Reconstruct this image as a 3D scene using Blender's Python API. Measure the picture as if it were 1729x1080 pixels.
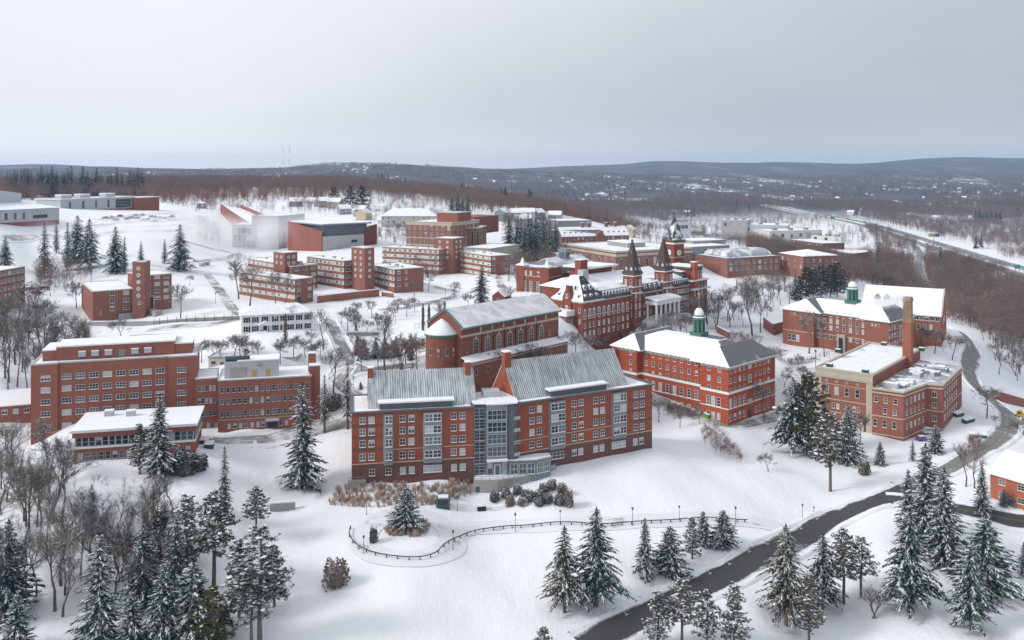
import bpy, bmesh, math, random
import numpy as np
from mathutils import Vector, Matrix, noise as mnoise
for o in list(bpy.data.objects): bpy.data.objects.remove(o)
S = bpy.context.scene
COL = S.collection
rnd = random.Random(7)
R = math.radians
# ------------------------------------------------------------------ camera
FPX, PX0, HOR, CAMZ = 1500.0, 864.5, 285.0, 100.0
cam = bpy.data.cameras.new('camera')
co = bpy.data.objects.new('camera', cam); COL.objects.link(co)
co.location = (0, 0, CAMZ); co.rotation_euler = (R(90), 0, 0)
cam.sensor_width = 36.0; cam.lens = FPX/1729*36
cam.shift_y = -(540-HOR)/1729
cam.clip_start = 1.0; cam.clip_end = 40000
S.camera = co
# ------------------------------------------------------------------ sky and sun
SUN_DIR = Vector((-0.80, -0.26, 0.58)).normalized()
W = bpy.data.worlds.new('World'); S.world = W; W.use_nodes = True
wn = W.node_tree; wn.nodes.clear()
def N(nt, t, **kw):
    n = nt.nodes.new(t)
    for k, v in kw.items(): setattr(n, k, v)
    return n
def math_node(nt, op, a, b=None, clamp=False):
    n = nt.nodes.new('ShaderNodeMath'); n.operation = op; n.use_clamp = clamp
    for i, v in enumerate((a, b)):
        if v is None: continue
        if isinstance(v, (int, float)): n.inputs[i].default_value = v
        else: nt.links.new(v, n.inputs[i])
    return n.outputs[0]
def mixc(nt, fac, a, b):
    n = nt.nodes.new('ShaderNodeMix'); n.data_type = 'RGBA'
    for i, v in ((0, fac), (6, a), (7, b)):
        if isinstance(v, (int, float)): n.inputs[i].default_value = v
        elif isinstance(v, tuple): n.inputs[i].default_value = (*v[:3], 1)
        else: nt.links.new(v, n.inputs[i])
    return n.outputs[2]
def maprange(nt, v, a, b, c=0.0, d=1.0, smooth=False):
    n = nt.nodes.new('ShaderNodeMapRange')
    if smooth: n.interpolation_type = 'SMOOTHSTEP'
    nt.links.new(v, n.inputs[0])
    for i, k in enumerate((a, b, c, d)): n.inputs[i+1].default_value = k
    return n.outputs[0]
def world():
    nt = wn
    sky = N(nt, 'ShaderNodeTexSky', sky_type='NISHITA', sun_disc=False)
    sky.sun_elevation = math.asin(SUN_DIR.z); sky.sun_rotation = math.atan2(SUN_DIR.x, SUN_DIR.y)
    sky.air_density = 1.2; sky.dust_density = 2.0
    tc = N(nt, 'ShaderNodeTexCoord')
    sep = N(nt, 'ShaderNodeSeparateXYZ'); nt.links.new(tc.outputs['Generated'], sep.inputs[0])
    # an even cloud deck: thinner and brighter towards the hidden sun, with soft broad streaks
    mp = N(nt, 'ShaderNodeMapping'); mp.inputs['Scale'].default_value = (1.2, 1.2, 3.4)
    nt.links.new(tc.outputs['Generated'], mp.inputs[0])
    nz = N(nt, 'ShaderNodeTexNoise'); nz.inputs['Scale'].default_value = 2.1; nz.inputs['Detail'].default_value = 4; nz.inputs['Roughness'].default_value = .45
    nt.links.new(mp.outputs[0], nz.inputs['Vector'])
    sd = N(nt, 'ShaderNodeVectorMath', operation='DOT_PRODUCT'); sd.inputs[1].default_value = (-0.93, 0.15, 0.34)
    nt.links.new(tc.outputs['Generated'], sd.inputs[0])
    glow = maprange(nt, sd.outputs['Value'], -0.25, 0.62, 0, 1, True)
    zen = maprange(nt, sep.outputs[2], 0.02, 0.36, 0, 1, True)
    low = maprange(nt, sep.outputs[2], 0.0, 0.065, 1, 0, True)
    b = math_node(nt, 'ADD', math_node(nt, 'MULTIPLY', glow, 3.3), math_node(nt, 'MULTIPLY', zen, 1.75))
    b = math_node(nt, 'ADD', b, math_node(nt, 'MULTIPLY', low, 1.3))
    b = math_node(nt, 'ADD', b, math_node(nt, 'MULTIPLY', math_node(nt, 'SUBTRACT', nz.outputs[0], .5), 1.7))
    b = math_node(nt, 'ADD', b, 5.05)
    warm = mixc(nt, maprange(nt, b, 4.5, 8.5), (.87, .935, 1.075), (.97, .99, 1.03))
    cl = N(nt, 'ShaderNodeVectorMath', operation='SCALE'); nt.links.new(warm, cl.inputs[0]); nt.links.new(b, cl.inputs['Scale'])
    m = mixc(nt, .93, sky.outputs[0], cl.outputs[0])
    bg = N(nt, 'ShaderNodeBackground'); bg.inputs[1].default_value = 0.105
    nt.links.new(m, bg.inputs[0])
    out = N(nt, 'ShaderNodeOutputWorld'); nt.links.new(bg.outputs[0], out.inputs[0])
world()
sl = bpy.data.lights.new('sun', 'SUN'); sl.energy = 2.1; sl.angle = R(14); sl.color = (1, .96, .9)
so = bpy.data.objects.new('sun', sl); COL.objects.link(so)
so.rotation_euler = (-SUN_DIR).to_track_quat('-Z', 'Y').to_euler()
S.view_settings.view_transform = 'Standard'; S.view_settings.look = 'None'
S.view_settings.exposure = 0.06; S.view_settings.gamma = 1.0; S.view_settings.use_curve_mapping = False
S.cycles.max_bounces = 5; S.cycles.diffuse_bounces = 3; S.cycles.glossy_bounces = 2
S.cycles.transparent_max_bounces = 6; S.cycles.volume_bounces = 3
# ------------------------------------------------------------------ terrain height (metres; camera stands at 0,0,100)
# surveyed ground points: picture position of the point and its distance
GP = [(800,849,230),(740,900,212),(870,847,230),(938,817,236),(690,945,199),(700,1080,174),(1100,1040,190),
 (1300,935,214),(1480,845,240),(1526,748,291),(1700,722,309),(1640,605,400),(1612,560,424),(1310,790,264),
 (1400,1000,207),(1729,1000,206),(1729,1080,186),(1900,850,255),(430,747,246),(550,830,228),(450,900,210),
 (200,1000,186),(0,900,204),(-100,760,246),(500,1080,172),(0,1080,172),(-200,1000,185),(0,660,262),(160,600,292),(300,590,300),
 (450,620,278),(570,640,278),(590,720,256),(725,651,270),(860,640,285),(650,600,300),(620,525,360),(760,480,430),(160,545,340),(290,515,362),(395,535,330),
 (581,487,400),(705,500,390),(741,463,470),(845,465,455),(800,520,372),
 (979,562,340),(1200,530,400),(1100,600,343),(1250,570,382),(1400,545,460),(1480,620,395),(1300,640,335),
 (0,388,468),(100,381,510),(250,361,620),(330,375,600),(200,450,430),(60,430,455),(0,480,390),(350,440,480),(430,425,572),(545,424,540),(372,406,600),(760,436,540),(640,400,600),
 (650,376,690),(740,370,700),(880,372,700),(820,415,600),(960,438,560),(870,450,500),(1000,473,470),(1150,464,520),(1280,470,560),(1340,470,580),
 (100,341,820),(300,338,850),(500,338,850),(700,340,850),(850,355,830),(1000,375,800),(1120,405,730),(1230,420,720),
 (0,318,1080),(200,318,1080),(400,317,1100),(600,318,1120),(750,330,1060),(850,342,1000),(950,362,950),
 (1400,450,760),(1480,480,760),(1560,500,790),(1650,540,610),(1729,562,560),(1729,650,415),(1680,600,440),(1850,620,440),(1850,560,540)]
GX = []
def pz(py, d): return CAMZ-(py-HOR)*d/FPX
for px, py, d in GP: GX.append(((px-PX0)/FPX, math.log(d), pz(py, d)))
for u in (-1.2, -.8, -.5, -.25, 0, .15, .3, .45, .6, .9, 1.2):           # near apron, the valley, the far hills
    GX.append((u, math.log(120), 2 if u > -.3 else 6)); GX.append((u, math.log(60), 0))
    GX.append((u, math.log(1700), (58 if u < -.1 else (30 if u < .05 else -5))))
    GX.append((u, math.log(2600), (40 if u < -.1 else 2))); GX.append((u, math.log(3600), (38 if u < -.1 else 12)))
    GX.append((u, math.log(13000), 60))
    if u > .05 or u < -.5: GX.append((u, math.log(5200), 60))
for u in (.2, .3, .4, .5, .6, .9): GX.append((u, math.log(1000), -5)); GX.append((u, math.log(1300), -6))
for u in (-1.2, -.9): GX += [(u, math.log(240), 24), (u, math.log(400), 48), (u, math.log(700), 70), (u, math.log(1100), 82)]
for u in (.8, 1.2): GX += [(u, math.log(240), 4), (u, math.log(400), 0), (u, math.log(700), -5)]
# skyline of the far hills: picture x, picture y, distance
for px, py, d in [(-500,282,7000),(-200,281,7000),(0,279,7000),(120,280,6800),(240,283,6800),(330,286,7000),(420,286,7200),(480,283,5200),(540,278,5000),(620,277,5000),(700,280,5200),(790,284,5600),(870,284,7800),(950,281,8000),(1040,277,8200),
    (1110,272.5,8200),(1170,274,8200),(1210,277,8200),(1290,274,8000),(1380,275,8000),(1450,276,7800),(1520,270,7600),(1620,266,7600),(1729,268,7600),(1950,268,7600),(2300,268,7600)]:
    GX.append(((px-PX0)/FPX, math.log(d), pz(py, d)))
# level ground at the foot of the buildings: picture position of an eaves corner, its height, ground height there
def onz(px, py, z):                                                     # on a level plane
    d = (CAMZ-z)*FPX/(py-HOR); return Vector(((px-PX0)/FPX*d, d, z))
for px, py, ze, zg in [(594,698,36.4,17.6),(690,693,36.4,17.6),(775,689.5,36.4,16.9),(940,672,36.4,17.7),(1020,661.5,36.4,17.7),(1101,650,36.4,17.7),
    (52,617,46.2,24.4),(124,728,33.8,25.5),(226,721.5,33.8,26),(329,715,33.8,26),(368,643.6,39.8,24.9),(447,639.3,39.8,24.9),(526,635,39.8,25.2),(300,602.5,46.2,25.6),
    (1036,583.5,33,17.5),(1110,597.4,33,15.6),(1183,611,33,14.4),(1311,596,33,13.6),(1270,608,33,13.6),
    (1321.6,521,37.9,22.5),(1410,532.3,37.9,22.8),(1500.8,544,37.9,21.5),(1589,534,36,22.5),
    (1377,621,30.2,12),(1430,628.7,30.2,11),(1564.4,649.6,26,10),(1591.7,652,26,10.6),(1624,621,26,12),
    (779,551.5,52,34),(860,536.7,52,35),(943,521.6,52,36),(1080,495,49,36.5),(1181,477,49,35.5),
    (407.5,533.8,49.6,43.3),(528,527.5,49.6,43.3),(224,488,53,42),(404,460,54.5,45),(498,472,54.5,44.3),(949,399,51,43),(1062,396,51,42),(947,412,48,38),(1040,425.5,48,36),(1122,413,48,37),(942,373,58,47),(999,372,58,46),(970,389,55,45),(1148,418,46,36),(1232,414,46,34),(1228,437,41,28),(1317,432,41,27.5),(1672,796,18.9,12),(1760,822,18.9,11)]:
    q_ = onz(px, py, ze); GX.append((q_.x/q_.y, math.log(q_.y), zg))
GX = np.array(GX); US = 2.2
P2 = np.stack([GX[:, 0]*US, GX[:, 1]], 1)
def tps(r): return np.where(r > 1e-9, r*r*np.log(np.maximum(r, 1e-9)), 0)
n_ = len(P2)
A_ = np.zeros((n_+3, n_+3))
A_[:n_, :n_] = tps(np.linalg.norm(P2[:, None]-P2[None], axis=2))+np.eye(n_)*2e-4
A_[:n_, n_] = 1; A_[:n_, n_+1:] = P2; A_[n_, :n_] = 1; A_[n_+1:, :n_] = P2.T
W_ = np.linalg.solve(A_, np.concatenate([GX[:, 2], np.zeros(3)]))
NU, NV = 420, 420
UG = np.linspace(-1.25, 1.25, NU); VG = np.linspace(math.log(55), math.log(13000), NV)
def _ev(u, v):
    q = np.stack([u.ravel()*US, v.ravel()], 1); out = np.zeros(len(q))
    for i in range(0, len(q), 20000):
        s = q[i:i+20000]
        out[i:i+20000] = tps(np.linalg.norm(s[:, None]-P2[None], axis=2))@W_[:n_]+W_[n_]+s@W_[n_+1:]
    return out.reshape(u.shape)
ZG = _ev(*np.meshgrid(UG, VG, indexing='ij'))
def zuv(u, v):
    fu = np.clip((u-UG[0])/(UG[1]-UG[0]), 0, NU-1.001); fv = np.clip((v-VG[0])/(VG[1]-VG[0]), 0, NV-1.001)
    i = np.floor(fu).astype(int); j = np.floor(fv).astype(int); a = fu-i; b = fv-j
    return (ZG[i, j]*(1-a)*(1-b)+ZG[i+1, j]*a*(1-b)+ZG[i, j+1]*(1-a)*b+ZG[i+1, j+1]*a*b)
PH_ = np.random.default_rng(3).uniform(0, 6.28, 12)
def pert(X, Y):                                                         # wind-drifted unevenness
    n = np.clip((700-Y)/300, 0, 1)*.22
    return n*(np.sin(X/7+PH_[4]+np.sin(Y/11))*np.cos(Y/8+PH_[5])+.6*np.sin(X/3.1+Y/4.3+PH_[6]))
def gz(x, y):
    y = max(y, 56.0); return float(zuv(np.array(x/y), np.array(math.log(y)))+pert(x, y))
VS = np.linspace(math.log(60), math.log(12500), 5200); DS = np.exp(VS)
def ground(px, py):                                                     # where the line of sight meets the ground
    u = (px-PX0)/FPX; z = zuv(np.full_like(VS, u), VS)
    k = np.nonzero(HOR+(CAMZ-z)*FPX/DS <= py)[0]
    d = DS[k[0]] if len(k) else 9000.0
    return Vector((u*d, d, gz(u*d, d)))
def at(px, py, d): return Vector(((px-PX0)/FPX*d, d, pz(py, d)))
def proj(p): return (PX0+p[0]/p[1]*FPX, HOR+(CAMZ-p[2])*FPX/p[1])
# ------------------------------------------------------------------ materials
MATS = {}
def new_mat(name):
    m = bpy.data.materials.new(name); m.use_nodes = True
    nt = m.node_tree; b = nt.nodes['Principled BSDF']; return m, nt, b
def noise(nt, vec, scale, detail=4, rough=.55):
    n = N(nt, 'ShaderNodeTexNoise'); n.inputs['Scale'].default_value = scale
    n.inputs['Detail'].default_value = detail; n.inputs['Roughness'].default_value = rough
    if vec is not None: nt.links.new(vec, n.inputs['Vector'])
    return n.outputs[0]
def wpos(nt): return N(nt, 'ShaderNodeNewGeometry').outputs['Position']
def scaled(nt, vec, s):
    m = N(nt, 'ShaderNodeMapping'); m.inputs['Scale'].default_value = s; nt.links.new(vec, m.inputs[0]); return m.outputs[0]
def bump(nt, b, h, strength=.3, dist=.1):
    n = N(nt, 'ShaderNodeBump'); n.inputs['Strength'].default_value = strength; n.inputs['Distance'].default_value = dist
    nt.links.new(h, n.inputs['Height']); nt.links.new(n.outputs[0], b.inputs['Normal'])
def spec(b, v):
    b.inputs['Specular IOR Level'].default_value = v
SNOW = (.78, .80, .84)
def plain(name, col, rough=.7, var=.12, scale=.6, metal=0.0, sp=.3):
    if name in MATS: return MATS[name]
    m, nt, b = new_mat(name); p = wpos(nt)
    f = noise(nt, p, scale, 5)
    c = mixc(nt, f, tuple(x*(1-var) for x in col), tuple(min(1, x*(1+var)) for x in col))
    nt.links.new(c, b.inputs['Base Color']); b.inputs['Roughness'].default_value = rough; b.inputs['Metallic'].default_value = metal; spec(b, sp)
    MATS[name] = m; return m
def brick(name, col, var=.22, streak=.16, frost=.05):
    if name in MATS: return MATS[name]
    m, nt, b = new_mat(name); p = wpos(nt)
    f = noise(nt, p, .35, 6, .65); g = noise(nt, scaled(nt, p, (1.1, 1.1, .09)), 1.0, 4)      # broad tone, rain streaks
    c = mixc(nt, f, tuple(x*(1-var) for x in col), tuple(min(1, x*(1+var)) for x in col))
    c = mixc(nt, maprange(nt, g, .5, .8, 0, streak*2.2), c, tuple(x*.5 for x in col))
    h = noise(nt, scaled(nt, p, (2.2, 2.2, 7)), 1.6, 3, .7)                                    # course by course mottling
    c = mixc(nt, maprange(nt, h, .3, .75, 0, .42), c, tuple(x*.62 for x in col))
    q = noise(nt, scaled(nt, p, (1, 1, 2.2)), 2.6, 3, .8); c = mixc(nt, maprange(nt, q, .35, .7, 0, .5), c, tuple(x*1.35 for x in col))
    r = noise(nt, scaled(nt, p, (.5, .5, .25)), .22, 5, .7); c = mixc(nt, maprange(nt, r, .48, .72, 0, .5), c, tuple(x*y for x, y in zip(col, (.58, .66, .72))))
    e = noise(nt, p, .8, 6, .75)
    c = mixc(nt, maprange(nt, e, .62, .85, 0, frost*6), c, (.62, .58, .57))                    # wind-blown snow frosted on the face
    nt.links.new(c, b.inputs['Base Color']); b.inputs['Roughness'].default_value = .88; spec(b, .15)
    bump(nt, b, h, .25, .03)
    MATS[name] = m; return m
def snow_mat(name='snow', under=None, lo=.40, hi=.52, scale=.16, stretch=(1, 1, 1), dirty=.0):
    """snow, or snow blown thin over another surface"""
    if name in MATS: return MATS[name]
    m, nt, b = new_mat(name); p = wpos(nt)
    big = noise(nt, p, .07, 5); fine = noise(nt, p, .9, 6, .65)
    c = mixc(nt, big, tuple(x*.955 for x in SNOW), tuple(min(1, x*1.035) for x in SNOW))
    c = mixc(nt, maprange(nt, fine, .55, .8, 0, .10), c, (.66, .69, .75))
    if under is not None:
        f = noise(nt, scaled(nt, p, stretch), scale, 6, .62)
        k = maprange(nt, f, lo, hi)
        fin = noise(nt, scaled(nt, p, stretch), scale*9, 3, .6)
        k = math_node(nt, 'MULTIPLY', k, maprange(nt, fin, .15, .5, .45, 1), True)
        u = mixc(nt, fine, tuple(x*.8 for x in under), tuple(x*1.2 for x in under))
        c = mixc(nt, k, u, c)
    nt.links.new(c, b.inputs['Base Color']); b.inputs['Roughness'].default_value = .75; spec(b, .2)
    bump(nt, b, fine, .12, .12)
    MATS[name] = m; return m
M_SNOW = snow_mat()
M_ROOFSNOW = snow_mat('roof_snow', (.34, .35, .37), .30, .40, .10)
M_SLATE = snow_mat('slate_blown', (.115, .125, .135), .50, .66, .11)
M_SLATE_BARE = snow_mat('slate_bare', (.13, .14, .145), .62, .80, .16)
M_MANSARD = snow_mat('mansard_slate', (.06, .066, .075), .60, .74, .8)
M_SPIRE = snow_mat('spire_slate', (.085, .058, .052), .64, .80, .5)
M_STONE = plain('limestone', (.45, .40, .33), .85, .15)
M_WHITE = plain('white_paint', (.74, .75, .75), .5, .05)
M_CREAM = plain('cream_paint', (.56, .54, .49), .6, .06)
M_CONC = plain('concrete', (.33, .32, .30), .9, .22)
M_METAL = plain('grey_panel', (.20, .22, .245), .45, .1, sp=.5)
M_METALD = plain('dark_grey_panel', (.085, .09, .105), .5, .12, sp=.5)
M_METALL = plain('light_grey_panel', (.42, .44, .46), .5, .08, sp=.5)
M_COPPER = plain('green_copper', (.075, .19, .15), .6, .25, 1.2)
M_GREEN = plain('green_paint', (.028, .082, .062), .5, .15)
M_BLACK = plain('black_paint', (.018, .02, .022), .5, .2)
M_WOOD = plain('raw_plywood', (.45, .28, .12), .8, .15)
M_DOOR = plain('dark_door', (.03, .035, .04), .4, .2)
M_BARK = plain('bark', (.085, .068, .056), .95, .3, 3)
def glass(name, col, rough=.12, sp=.5, var=.3):
    m, nt, b = new_mat(name)
    f = noise(nt, wpos(nt), .7, 2)
    nt.links.new(mixc(nt, f, tuple(x*(1-var) for x in col), tuple(x*(1+var) for x in col)), b.inputs['Base Color'])
    b.inputs['Roughness'].default_value = rough; spec(b, sp); MATS[name] = m; return m
G_DARK = glass('window_glass', (.028, .036, .045)); G_MID = glass('window_glass_grey', (.10, .125, .145)); G_BLIND = glass('window_blind', (.42, .44, .43), .35)
G_BLUE = glass('window_glass_blue', (.07, .12, .15))
B_DORM = brick('brick_orange', (.29, .088, .050)); B_DARK = brick('brick_plum', (.17, .082, .068)); B_WEST = brick('brick_salmon', (.285, .112, .078), .2, .18)
B_OLD_SHADED = brick('brick_old_shaded', (.235, .078, .052), .3, .3); B_CHAPEL = brick('brick_brown', (.225, .088, .064), .3, .35); B_WHEEL = brick('brick_scarlet', (.36, .084, .044), .2)  # old brick: base colour darkened for cloud shade on the twin-spired front
B_HALL = brick('brick_russet', (.275, .108, .076)); B_FAR = brick('brick_far', (.265, .118, .088), .15); B_DULL = brick('brick_dull', (.25, .125, .095), .15)
# ------------------------------------------------------------------ mesh helpers
def meshdata(name, vs, fs, mats, midx=None, smooth=False):
    me = bpy.data.meshes.new(name); me.from_pydata([tuple(v) for v in vs], [], fs)
    for m in (mats if isinstance(mats, (list, tuple)) else [mats]): me.materials.append(m)
    if midx: me.polygons.foreach_set('material_index', midx)
    if smooth: me.polygons.foreach_set('use_smooth', [True]*len(fs))
    me.update(); return me
def link(name, me, parent=None, loc=None, rotz=None):
    o = bpy.data.objects.new(name, me); COL.objects.link(o)
    if parent is not None: o.parent = parent
    if loc is not None: o.location = loc
    if rotz is not None: o.rotation_euler = (0, 0, rotz)
    return o
def mesh(name, vs, fs, mat, parent=None, **k): return link(name, meshdata(name, vs, fs, mat, **k), parent)
def tag(o, label=None, cat=None, group=None, kind=None):
    if label: o['label'] = label
    if cat: o['category'] = cat
    if group: o['group'] = group
    if kind: o['kind'] = kind
    return o
def empty(name, loc, rz=0.0):
    o = bpy.data.objects.new(name, None); COL.objects.link(o); o.location = loc; o.rotation_euler = (0, 0, rz); o.empty_display_size = .5
    return o
def copy_tree(o, parent=None):
    c = o.copy(); COL.objects.link(c)
    if parent is not None: c.parent = parent
    for ch in KIDS.get(o, ()): copy_tree(ch, c)
    return c
KIDS = {}
def boxvf(x0, x1, y0, y1, z0, z1):
    v = [(x0,y0,z0),(x1,y0,z0),(x1,y1,z0),(x0,y1,z0),(x0,y0,z1),(x1,y0,z1),(x1,y1,z1),(x0,y1,z1)]
    return v, [(0,3,2,1),(4,5,6,7),(0,1,5,4),(1,2,6,5),(2,3,7,6),(3,0,4,7)]
class MB:
    def __init__(s): s.v = []; s.f = []; s.m = []
    def add(s, v, f, mi=0):
        k = len(s.v); s.v += list(v); s.f += [tuple(i+k for i in q) for q in f]; s.m += [mi]*len(f); return s
    def box(s, *a, mi=0): return s.add(*boxvf(*a), mi)
    def tube(s, pts, rad, n=6, mi=0, cap=True):
        k0 = len(s.v); pts = [Vector(p) for p in pts]
        for i, p in enumerate(pts):
            t = (pts[min(i+1, len(pts)-1)]-pts[max(i-1, 0)]).normalized()
            a = t.orthogonal().normalized() if abs(t.z) < .99 else Vector((1, 0, 0)); a = (a-t*a.dot(t)).normalized(); b = t.cross(a)
            r = rad[i] if isinstance(rad, (list, tuple)) else rad
            for j in range(n):
                an = 2*math.pi*j/n; s.v.append(tuple(p+a*math.cos(an)*r+b*math.sin(an)*r))
        for i in range(len(pts)-1):
            for j in range(n):
                q = k0+i*n; s.f.append((q+j, q+(j+1) % n, q+n+(j+1) % n, q+n+j)); s.m.append(mi)
        if cap: s.f.append(tuple(k0+(len(pts)-1)*n+j for j in range(n))); s.m.append(mi)
        return s
    def lathe(s, prof, n=8, c=(0, 0), rot=0.0, mi=0):                    # profile of (radius, z)
        k = len(s.v)
        for r, z in prof:
            for j in range(n):
                an = 2*math.pi*(j+.5)/n+rot; s.v.append((c[0]+r*math.cos(an), c[1]+r*math.sin(an), z))
        for i in range(len(prof)-1):
            for j in range(n):
                s.f.append((k+i*n+j, k+i*n+(j+1) % n, k+(i+1)*n+(j+1) % n, k+(i+1)*n+j)); s.m.append(mi)
        s.f.append(tuple(k+(len(prof)-1)*n+j for j in range(n))); s.m.append(mi); return s
    def data(s, name, mats, smooth=False): return meshdata(name, s.v, s.f, mats, s.m if isinstance(mats, (list, tuple)) else None, smooth)
    def build(s, name, mats, parent=None, loc=None, rotz=None, smooth=False): return link(name, s.data(name, mats, smooth), parent, loc, rotz)
def prismvf(poly, z0, z1, inset=0.0):
    n = len(poly); v = [(x, y, z0) for x, y in poly]+[(x, y, z1) for x, y in poly]
    f = [(i, (i+1) % n, n+(i+1) % n, n+i) for i in range(n)]; f.append(tuple(range(n, 2*n))); f.append(tuple(reversed(range(n))))
    return v, f
def offset(poly, d):                                                     # grow a counter-clockwise outline
    n = len(poly); out = []
    for i in range(n):
        p, q, r = (Vector(poly[k]) for k in ((i-1) % n, i, (i+1) % n))
        a = (q-p).normalized(); b = (r-q).normalized(); na = Vector((a.y, -a.x)); nb = Vector((b.y, -b.x))
        m = (na+nb); m = m/max(.2, m.dot(na)) if m.length > 1e-6 else na
        out.append(tuple(q+m*d))
    return out
# ------------------------------------------------------------------ windows (frame with glass set back in it)
WIN = {}
def gridframe(w, h, cols, rows, t, dep):
    xs = [-w/2]; zs = [0]
    for n, L, a in ((cols, w, xs), (rows, h, zs)):
        s = a[0]; c = (L-t*(n+1))/n
        for i in range(n): a += [s+t+i*(c+t), s+(i+1)*(c+t)]
        a.append(s+L)
    nx, nz = len(xs), len(zs); v = [(x, -dep, z) for z in zs for x in xs]+[(x, .02, z) for z in zs for x in xs]; K = nx*nz; f = []
    I = lambda i, j: j*nx+i
    solid = lambda i, j: 0 <= i < nx-1 and 0 <= j < nz-1 and not (i % 2 and j % 2)
    for j in range(nz-1):
        for i in range(nx-1):
            if not solid(i, j): continue
            f.append((I(i, j), I(i+1, j), I(i+1, j+1), I(i, j+1)))
            for di, dj, a, b in ((-1, 0, I(i, j+1), I(i, j)), (1, 0, I(i+1, j), I(i+1, j+1)), (0, -1, I(i, j), I(i+1, j)), (0, 1, I(i+1, j+1), I(i, j+1))):
                if not solid(i+di, j+dj): f.append((b, a, a+K, b+K))
    return v, f
def archpts(w, h, n=8, z0=0.0):
    r = w/2; return [(-r, z0), (r, z0)]+[(r*math.cos(math.pi*k/n), h-r+r*math.sin(math.pi*k/n)) for k in range(n+1)]
def window_mesh(w, h, style, fm):
    key = (round(w, 2), round(h, 2), style, fm.name)
    if key in WIN: return WIN[key]
    if style == 'arch':
        o = archpts(w, h); i = archpts(w-.36, h-.36, z0=.18); k = len(o); b = MB()
        b.add([(x, -.09, z) for x, z in o]+[(x, -.09, z) for x, z in i], [(a, (a+1) % k, k+(a+1) % k, k+a) for a in range(k)])
        b.add([(x, -.09, z) for x, z in o]+[(x, .02, z) for x, z in o], [((a+1) % k, a, k+a, k+(a+1) % k) for a in range(k)])
        b.box(-.05, .05, -.075, .02, .1, h-.1)
        for q in (.3, .52, .74): b.box(-w/2+.1, w/2-.1, -.07, .02, h*q, h*q+.09)
        g = ([(x, -.03, z) for x, z in i], [tuple(range(k))])
        fr = b.data('window', fm)
    elif style == 'round':
        n = 14; b = MB(); o = [(w/2*math.cos(2*math.pi*a/n), h/2+h/2*math.sin(2*math.pi*a/n)) for a in range(n)]; i = [(x*.66, h/2+(z-h/2)*.66) for x, z in o]
        b.add([(x, -.1, z) for x, z in o]+[(x, -.1, z) for x, z in i], [(a, (a+1) % n, n+(a+1) % n, n+a) for a in range(n)])
        b.add([(x, -.1, z) for x, z in o]+[(x, .02, z) for x, z in o], [((a+1) % n, a, n+a, n+(a+1) % n) for a in range(n)])
        b.box(-.05, .05, -.08, .02, h*.2, h*.8).box(-w*.3, w*.3, -.08, .02, h/2-.05, h/2+.05)
        g = ([(x, -.03, z) for x, z in i], [tuple(range(n))]); fr = b.data('window', fm)
    else:
        cols, rows, t = style
        b = MB().add(*gridframe(w, h, cols, rows, t, .09)).box(-w/2-.06, w/2+.06, -.17, .02, -.13, -.002)
        g = ([(-w/2+.02, -.03, .02), (w/2-.02, -.03, .02), (w/2-.02, -.03, h-.02), (-w/2+.02, -.03, h-.02)], [(0, 1, 2, 3)]); fr = b.data('window', fm)
    panes = [meshdata('pane', g[0], g[1], m) for m in (G_DARK, G_MID, G_BLIND, G_BLUE)]
    if style not in ('arch', 'round'):
        c = h*(.45+.2*((w*7) % 1)); panes.append(meshdata('pane', [(-w/2+.02, -.03, .02), (w/2-.02, -.03, .02), (w/2-.02, -.03, c), (-w/2+.02, -.03, c), (w/2-.02, -.03, h-.02), (-w/2+.02, -.03, h-.02)], [(0, 1, 2, 3), (3, 2, 4, 5)], [G_DARK, G_BLIND], [0, 1]))
    WIN[key] = (fr, panes); return WIN[key]
SASH = (1, 2, .065); PAIR = (2, 2, .065); TRI = (3, 2, .06); DBL = (2, 1, .07); ONE = (1, 1, .08)
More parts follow.
